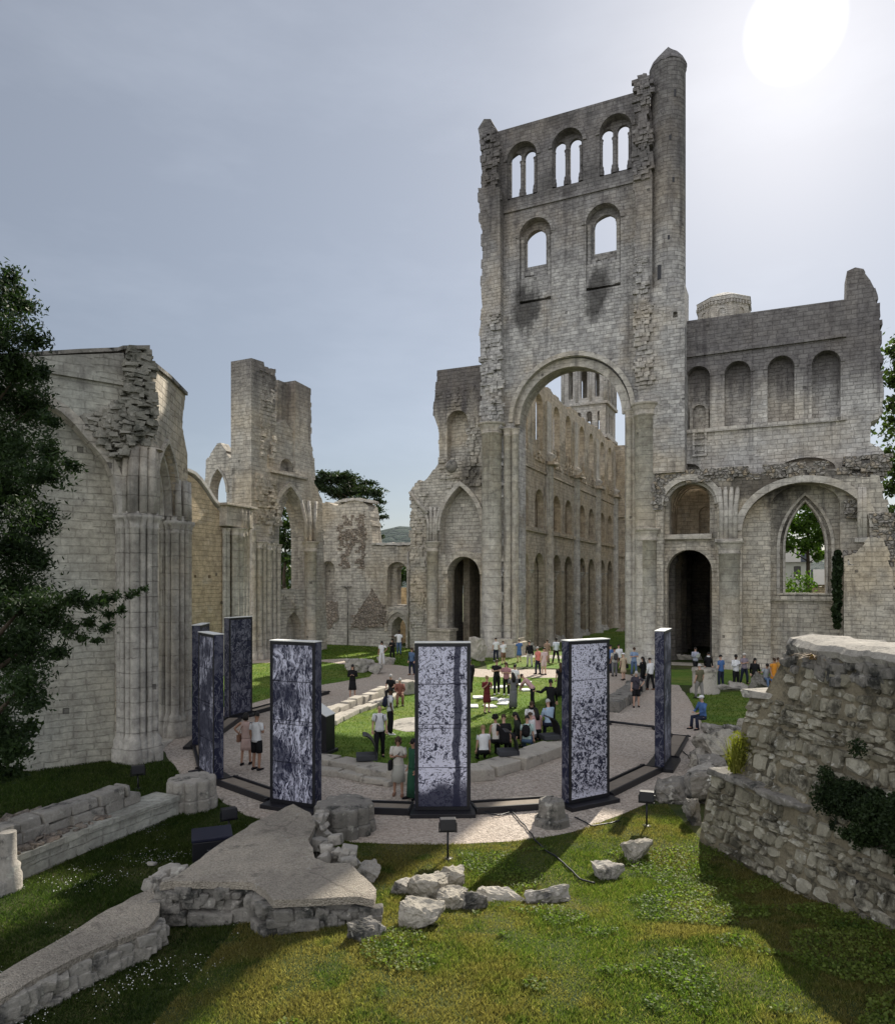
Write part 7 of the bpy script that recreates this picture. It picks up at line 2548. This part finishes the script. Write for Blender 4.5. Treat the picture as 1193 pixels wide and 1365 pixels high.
# yew at the left edge: dark clumps at different depths
cl = []
rt_ = random.Random(4)
YEWPX = [(8, 372, 22), (-20, 400, 50), (30, 408, 24), (-10, 450, 55), (46, 455, 22), (30, 490, 40), (60, 500, 18), (-20, 520, 60), (40, 545, 38), (66, 560, 16), (20, 600, 55), (72, 600, 26), (95, 622, 14),
         (60, 640, 30), (0, 660, 60), (45, 690, 30), (20, 720, 50), (55, 745, 24), (-10, 780, 60), (30, 810, 45), (70, 820, 26), (95, 800, 16), (40, 860, 42), (75, 872, 20), (-10, 880, 60), (25, 920, 40), (48, 945, 22), (0, 965, 40), (20, 1000, 24),
         (100, 795, 14), (118, 805, 15), (135, 800, 14), (120, 830, 13), (140, 838, 12), (152, 795, 11), (165, 812, 10), (172, 795, 8), (182, 790, 7), (194, 785, 6), (148, 818, 10), (90, 840, 18), (110, 850, 10), (128, 855, 8)]
for px, py, r in YEWPX:
    Y = 13.6 + rt_.uniform(-1.2, 1.2) if px < 70 else 13.2 + rt_.uniform(-.2, .2)
    p = at(px, py, Y)
    cl.append((p.x, p.y, p.z, px_r(Y, r)))
for i in range(14):
    Y = rt_.uniform(12.5, 17); p = at(rt_.uniform(-150, -40), rt_.uniform(330, 950), Y); cl.append((p.x, p.y, p.z, rt_.uniform(.7, 1.1)))
tree('yew_tree', (-10.6, 14.2, 0), cl, .052, YEW, 'dark yew tree at the left edge with one branch reaching over the pale wall', 6500, .34, 1, squash=.85, flat=.3, shell=.25, aspect=.34, limb_min=.5)
cl = []
for px, py, r in [(10, 1000, 22), (30, 985, 18), (5, 1030, 20), (22, 1030, 16), (40, 965, 14), (-20, 1010, 40)]:
    p = at(px, py, 15.2); cl.append((p.x, p.y, p.z, px_r(15.2, r)))
tree('ivy_bush', (-9.4, 15.3, 0), cl, .06, DARKBR, 'pale-speckled ivy bush under the yew at the left wall foot', 1800, .08, 2, cat='bush', aspect=.8, trunk=False)

# pine behind the low back wall
cl = []
for px, py, r in [(440, 640, 22), (425, 648, 16), (455, 636, 20), (470, 650, 20), (485, 655, 18), (500, 658, 16), (508, 668, 10), (478, 670, 20), (495, 678, 16), (460, 660, 18), (445, 655, 18), (430, 632, 10), (508, 690, 9), (500, 700, 10), (490, 645, 12), (420, 638, 10), (470, 640, 10), (488, 690, 14), (505, 715, 8)]:
    Y = 88 + rt_.uniform(-3, 3); p = at(px, py, Y); cl.append((p.x, p.y, p.z, px_r(Y, r)))
tree('pine_tree', (-11.6, 88, 0), cl, .24, PINE, 'spreading dark pine tree behind the low back wall', 300, .5, 3, squash=.42, flat=.6, shell=.3, aspect=.35)
# trees behind on the right
cl = []
for px, py, r in [(1205, 450, 22), (1192, 470, 18), (1215, 500, 40), (1188, 505, 14), (1195, 535, 22), (1215, 560, 40), (1186, 560, 8), (1195, 620, 20), (1190, 650, 16), (1220, 640, 40), (1198, 690, 24), (1185, 690, 10), (1225, 720, 40), (1230, 440, 30), (1200, 760, 30), (1240, 600, 60), (1240, 800, 60), (1184, 600, 7)]:
    Y = 62 + rt_.uniform(-2, 2); p = at(px, py, Y); cl.append((p.x, p.y, p.z, px_r(Y, r)))
tree('leafy_tree', (42.5, 62, 0), cl, .24, DIMBR, 'tall leafy tree at the right edge behind the broken transept end', 170, .45, 5, shell=.35)
cl = []
for px, py, r in [(1060, 700, 22), (1080, 690, 22), (1070, 672, 14), (1090, 715, 18), (1055, 725, 14), (1075, 725, 20), (1098, 690, 16), (1048, 690, 14), (1090, 740, 12), (1040, 715, 20), (1115, 700, 26), (1092, 660, 14)]:
    Y = 80 + rt_.uniform(-2, 2); p = at(px, py, Y); cl.append((p.x, p.y, p.z, px_r(Y, r)))
tree('leafy_tree', (41, 80, 0), cl, .26, BROAD, 'sunlit leafy tree framed in the pointed window', 190, .35, 6, shell=.35)
cl = []
for px, py, r in [(1052, 780, 12), (1066, 772, 14), (1078, 780, 12), (1058, 788, 12), (1072, 790, 12)]:
    p = at(px, py, 66); cl.append((p.x, p.y, p.z, px_r(66, r)))
tree('round_bush', (32.6, 66, 0), cl, .16, BROAD, 'round green bush low in the pointed window', 160, .12, 7, cat='bush', shell=.6)
# dark foliage seen through the left pointed window
cl = []
for px, py, r in [(376, 680, 14), (380, 700, 14), (376, 720, 16), (384, 725, 12), (378, 745, 14), (386, 700, 8)]:
    p = at(px, py, 75); cl.append((p.x, p.y, p.z, px_r(75, r)))
tree('leafy_tree', (-17.4, 75, 0), cl, .22, DARKBR, 'dark tree glimpsed through the pointed window under the twin stumps', 200, .3, 8)
TG = 'distant trees beyond the ruins'
for i, (px, Y, r, lb) in enumerate([(352, 120, 4.5, 'distant tree behind the ruin with the twin stumps'), (528, 150, 5.5, 'distant tree left of the ragged transept wall'), (500, 170, 5.0, 'distant tree under the pine branches')]):
    x = (px - CX) / FPX * Y
    cl = [(x + rt_.uniform(-r, r), Y + rt_.uniform(-2, 2), rt_.uniform(2.0, 8), rt_.uniform(2, 3.2)) for _ in range(8)]
    tree('leafy_tree', (x, Y, 0), cl, .45, DARKBR, lb, 26, .4, 20 + i, TG)

# house through the window
hx = (1052 - CX) / FPX * 88
rt = empty('white_house', (hx, 88, 0), -.45, 'white house with grey slate roof seen low through the pointed window', 'house')
m = MB(); m.prism([(-2.4, 0), (2.4, 0), (2.4, 8.4), (-2.4, 8.4)], [hole(.5, 1.3, 6.4, 7.8, n=4, rise=.05)], 0, .4)
m.box((0, 3.4, 4.2), (4.8, 6, 8.4)); m.build('wall', RENDERW, rt)
m = MB(); m.add([(-2.7, -.4, 8.3), (2.7, -.4, 8.3), (2.7, 7, 8.3), (-2.7, 7, 8.3), (-2.7, 3.3, 10.6), (2.7, 3.3, 10.6)], [(0, 1, 5, 4), (2, 3, 4, 5), (0, 4, 3), (1, 2, 5), (0, 3, 2, 1)]); rf = m.build('roof', SLATE, rt)
m = MB(); m.box((1.7, 2.2, 10.4), (.8, .6, 1.6)); m.box((1.7, 2.2, 11.2), (.95, .75, .2)); m.build('chimney', RENDERW, rf)
m = MB(); m.box((.9, .3, 7.1), (.8, .06, 1.5)); m.build('window', GLASSD, rt)
m = MB(); m.prism([(2.5, 0), (8, 0), (8, 5.6), (2.5, 5.6)], [hole(4.4, 5.4, .02, 4.9, n=4, rise=.05)], -.6, -.2); m.box((5.25, 2.3, 2.8), (5.5, 5, 5.6)); m.build('annex', WARM, rt)
m = MB(); m.add([(2.45, -1, 5.5), (8.4, -1, 5.5), (8.4, 5, 5.5), (2.45, 5, 5.5), (2.45, 2.2, 7.4), (8.4, 2.2, 7.4)], [(0, 1, 5, 4), (2, 3, 4, 5), (0, 4, 3), (1, 2, 5), (0, 3, 2, 1)]); m.build('annex_roof', SLATE, rt)
m = MB(); m.box((4.9, -.3, 2.4), (1.0, .1, 4.8)); m.build('door', BARK, rt)

rng = np.random.default_rng(55)


def leafy(name, pts_r, n, size, mat, label, cat, group=None, flat=.2, aspect=.7, base=None):
    """clinging foliage: blobs (p, r)"""
    P_ = []
    per = max(4, n // len(pts_r))
    for p, r in pts_r:
        d = rng.normal(size=(per, 3)); d /= np.linalg.norm(d, axis=1, keepdims=True)
        P_.append(np.array(p) + d * (np.array(r) if not isinstance(r, (int, float)) else r) * (rng.random((per, 1)) ** .5))
    P_ = np.concatenate(P_)
    b = np.array(base if base is not None else P_.mean(0))
    V, Fq = leaves(len(P_), P_ - b, size, rng, flat, aspect)
    o = numpy_mesh(name, V, Fq, mat); o.location = tuple(b)
    return tag(o, label, cat, group)


fw = church(2, 51.2)
bl = []
for px, py, r in [(1116, 745, 5), (1117, 760, 6), (1115, 775, 6), (1116, 790, 6), (1117, 805, 5), (1115, 820, 5), (1116, 834, 4), (1118, 752, 5), (1114, 812, 5), (1116, 752, 5), (1116, 767, 5.5), (1116, 782, 5.5), (1116, 797, 5), (1116, 827, 4.5), (1117, 738, 4)]:
    s, z = fw.sz(px, py); p = fw.o + fw.x * s; bl.append(((p.x, p.y, z), r * .055))
leafy('ivy_column', bl, 5200, .10, IVY, 'dark column of ivy beside the pointed window', 'ivy')
bl = []
rbu = random.Random(12)
for s_, z_, n_, sp_ in ((3.0, 2.35, 14, .42), (3.45, 2.4, 16, .46), (3.9, 2.35, 12, .4), (3.2, 2.0, 12, .38), (3.6, 2.0, 12, .38), (3.95, 1.95, 8, .3), (2.75, 2.2, 7, .25)):
    c_ = wall_pt(s_, z_)
    for _ in range(n_):
        bl.append(((c_.x - .12 - abs(rbu.gauss(0, .16)), c_.y + rbu.gauss(0, sp_ * .6), c_.z + rbu.gauss(0, sp_ * .5) - .05), rbu.uniform(.10, .22)))
leafy('ivy_bush', bl, 24000, .028, IVY, 'big dark ivy bush growing from the face of the right wall', 'ivy', aspect=.6, flat=-.2)
p = wall_pt(4.1, 3.3)
leafy('ivy_sprig', [((p.x - .1, p.y, p.z), .22), ((p.x - .12, p.y + .1, p.z - .25), .16)], 300, .05, IVY, 'small dark sprig high on the right wall edge', 'ivy')
# fern-like yellow plant on the ledge
def stalks(name, base, n, ln, spread, mat, label, cat, wd=.012, droop=.5):
    V = []; Fq = []
    for i in range(n):
        a = rng.uniform(0, 2 * PI); l_ = ln * rng.uniform(.5, 1.1); sp = spread * rng.uniform(.1, 1)
        d = np.array([math.cos(a), math.sin(a)])
        b = np.array([rng.normal() * .06, rng.normal() * .06, 0])
        sd = np.array([-d[1], d[0], 0]) * wd * rng.uniform(.7, 1.4)
        prev = None
        for k_ in range(5):
            t = k_ / 4
            c = b + np.array([d[0] * sp * t, d[1] * sp * t, l_ * t - droop * l_ * t * t])
            w_ = (1 - .9 * t)
            cur = (len(V), len(V) + 1); V += [c - sd * w_, c + sd * w_]
            if prev: Fq.append((prev[0], prev[1], cur[1], cur[0]))
            prev = cur
    o = numpy_mesh(name, np.array(V), np.array(Fq), mat); o.location = tuple(base)
    return tag(o, label, cat)


p = wall_pt(.5, 1.72) + Vector((.12, .0, 0))
stalks('yellow_plant', (p.x + .05, p.y, 1.84), 220, 1.0, .38, YELLOWP, 'tuft of yellow green plant standing on the ledge of the right wall', 'plant', .016, .25)
leafy('yellow_plant', [((p.x + .05, p.y, 2.15), .28), ((p.x + .1, p.y, 2.5), .22)], 420, .035, YELLOWP, 'yellow flowering sprays among the tuft on the right wall ledge', 'plant')
p = wall_pt(1.9, 4.35)
stalks('dry_plant', (p.x - .02, p.y, 4.42), 110, .42, .50, DRYP, 'dry brown plant drooping from the cap of the right wall', 'plant', .012, .9)
p = gg(945, 1075)
leafy('flowering_weed', [((p.x, p.y - .3, .75), .14), ((p.x + .05, p.y - .3, .45), .16)], 160, .035, FLOWER, 'white flowering weed among the dark stones at the right wall end', 'plant')

# ------------------------------------------------------------------ grass
def inside(poly, x, y):
    c = np.zeros(len(x), bool)
    j = len(poly) - 1
    for i in range(len(poly)):
        xi, yi = poly[i]; xj, yj = poly[j]
        c ^= ((yi > y) != (yj > y)) & (x < (xj - xi) * (y - yi) / (yj - yi + 1e-12) + xi)
        j = i
    return c


ZGV = np.vectorize(zgn)


def blades(name, mat, X, Y, hgt, wd, lean_, zoff=0.0):
    n = len(X)
    Z = ZGV(X, Y) + zoff
    a = rng.uniform(0, 2 * PI, n); la = rng.uniform(0, 2 * PI, n)
    h_ = hgt * rng.uniform(.5, 1.25, n); w_ = wd * rng.uniform(.7, 1.3, n)
    le = h_ * lean_ * rng.uniform(.2, 1.2, n)
    B = np.stack([X, Y, Z - .01], 1)
    S = np.stack([np.cos(a), np.sin(a), np.zeros(n)], 1) * w_[:, None]
    Mx = B + np.stack([np.cos(la) * le * .35, np.sin(la) * le * .35, h_ * .6], 1)
    Tp = B + np.stack([np.cos(la) * le, np.sin(la) * le, h_], 1)
    V = np.stack([B - S, B + S, Mx + S * .7, Tp, Mx - S * .7], 1).reshape(-1, 3)
    Fq = np.arange(n * 5).reshape(-1, 5)
    o = numpy_mesh(name, V, Fq, mat, nper=5)
    return kind(o, 'stuff')


slab_poly = [(p.x, p.y) for p in top]; wall_poly = [(p.x, p.y) for p in tp]
gr_poly = [tuple(gp(px, py).xy) for px, py in GRAVEL_PX]
step_poly = [(-8.6, 13.4), (-6.7, 17.8), (-8.0, 18.5), (-10.2, 14.5)]


def field(n, x0, x1, y0, y1):
    X = rng.uniform(x0, x1, n); Y = y0 + (y1 - y0) * rng.random(n) ** 1.35
    keep = ~inside(slab_poly, X, Y) & ~inside(wall_poly, X, Y) & ~inside(gr_poly, X, Y) & ~inside(step_poly, X, Y)
    # within view, short of the wall at the right
    keep &= (np.abs(X) < Y * .68 + .4)
    wx = np.interp(Y, [6.5, 9.0, 10.7, 12.2, 13.4, 14.7, 16.0], [7.2, 7.0, 6.78, 6.52, 6.28, 6.02, 5.72])
    keep &= X < wx + .05
    return X[keep], Y[keep]


def fbm(X, Y, s, o=0):
    return np.array([noise.fractal((x * s, y * s, o), 0.8, 2.1, 3) for x, y in zip(X, Y)])


X, Y = field(760000, -9, 8.2, 6.6, 18.5)
d_ = fbm(X[::1], Y[::1], .8, 3)
lane = (X < -3.2 - (15 - Y) * .12)
tall = np.clip(.85 + .6 * d_, .6, 1.4)
sel = ~lane & (rng.random(len(X)) < np.clip(.9 + .3 * d_, .7, 1))
blades('bank_grass', GRASSM, X[sel], Y[sel], .065 * tall[sel], .0055, .8)
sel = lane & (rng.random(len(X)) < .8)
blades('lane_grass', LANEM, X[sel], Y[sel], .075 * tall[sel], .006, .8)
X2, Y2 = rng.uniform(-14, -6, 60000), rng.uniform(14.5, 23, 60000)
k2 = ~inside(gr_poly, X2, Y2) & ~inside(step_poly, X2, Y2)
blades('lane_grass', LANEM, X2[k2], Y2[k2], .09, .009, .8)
# clover-like leafy patches, thicker on the right bank
n = 110000
X, Y = field(n, -3, 8, 6.8, 15.5)
d_ = fbm(X, Y, .55, 11)
sel = (d_ + .10 * (X - 2.2)) > .16
X, Y = X[sel], Y[sel]
hgt = .04 + .05 * rng.random(len(X))
Pp = np.stack([X, Y, ZGV(X, Y) + hgt], 1)
V, Fq = leaves(len(Pp), Pp, .022, rng, 1.6, .8)
kind(numpy_mesh('clover_leaves', V, Fq, CLOVER), 'stuff')
# daisies on the shaded lane
X, Y = field(14000, -9, -3.4, 8, 17)
d_ = fbm(X, Y, .9, 21)
sel = (X < -3.4) & (d_ + .6 * rng.random(len(X)) > .55)
X, Y = X[sel][:1500], Y[sel][:1500]
Pp = np.stack([X, Y, ZGV(X, Y) + .06], 1)
V, Fq = leaves(len(Pp), Pp, .009, rng, 2.5, 1.0)
kind(numpy_mesh('daisies', V, Fq, FLOWER), 'stuff')
# short lawn blades farther off
def lawn(name, poly_px, n, hgt, wd, mat):
    poly = [tuple(gp(px, py).xy) for px, py in poly_px]
    xs = [p[0] for p in poly]; ys = [p[1] for p in poly]
    X = rng.uniform(min(xs), max(xs), n); Y = rng.uniform(min(ys), max(ys), n)
    k_ = inside(poly, X, Y)
    dc = (X - gp(552, 966).x) ** 2 / 1.05 ** 2 + (Y - gp(552, 966).y) ** 2 / 1.5 ** 2
    k_ &= dc > 1
    blades(name, mat, X[k_], Y[k_], hgt, wd, .7, .012)


LAWNB = blade_mat('lawn_blades', ((0.085, 0.150, 0.020), (0.12, 0.165, 0.030), (0.065, 0.125, 0.018), (0.17, 0.20, 0.05)))
lawn('choir_grass', [(436, 1000), (445, 1010), (500, 1024), (560, 1037), (640, 1033), (700, 1017), (742, 994), (768, 960), (795, 918), (800, 904), (740, 905), (640, 904), (590, 900), (548, 914), (518, 930), (470, 956), (444, 970)], 60000, .07, .011, LAWNB)
lawn('side_grass', [(250, 950), (335, 938), (425, 914), (492, 903), (500, 895), (460, 886), (425, 882), (330, 885), (250, 890)], 26000, .07, .016, LAWNB)
lawn('right_grass', [(940, 974), (1010, 978), (1080, 985), (1080, 925), (1000, 922), (915, 925), (925, 945)], 16000, .08, .014, LAWNB)
lawn('back_grass', [(425, 880), (460, 878), (520, 886), (556, 890), (640, 888), (640, 862), (425, 860)], 16000, .10, .022, LAWNB)
lawn('nave_grass', [(650, 893), (700, 889), (760, 893), (850, 893), (850, 868), (838, 815), (770, 818), (700, 845), (640, 870)], 26000, .10, .022, LAWNB)
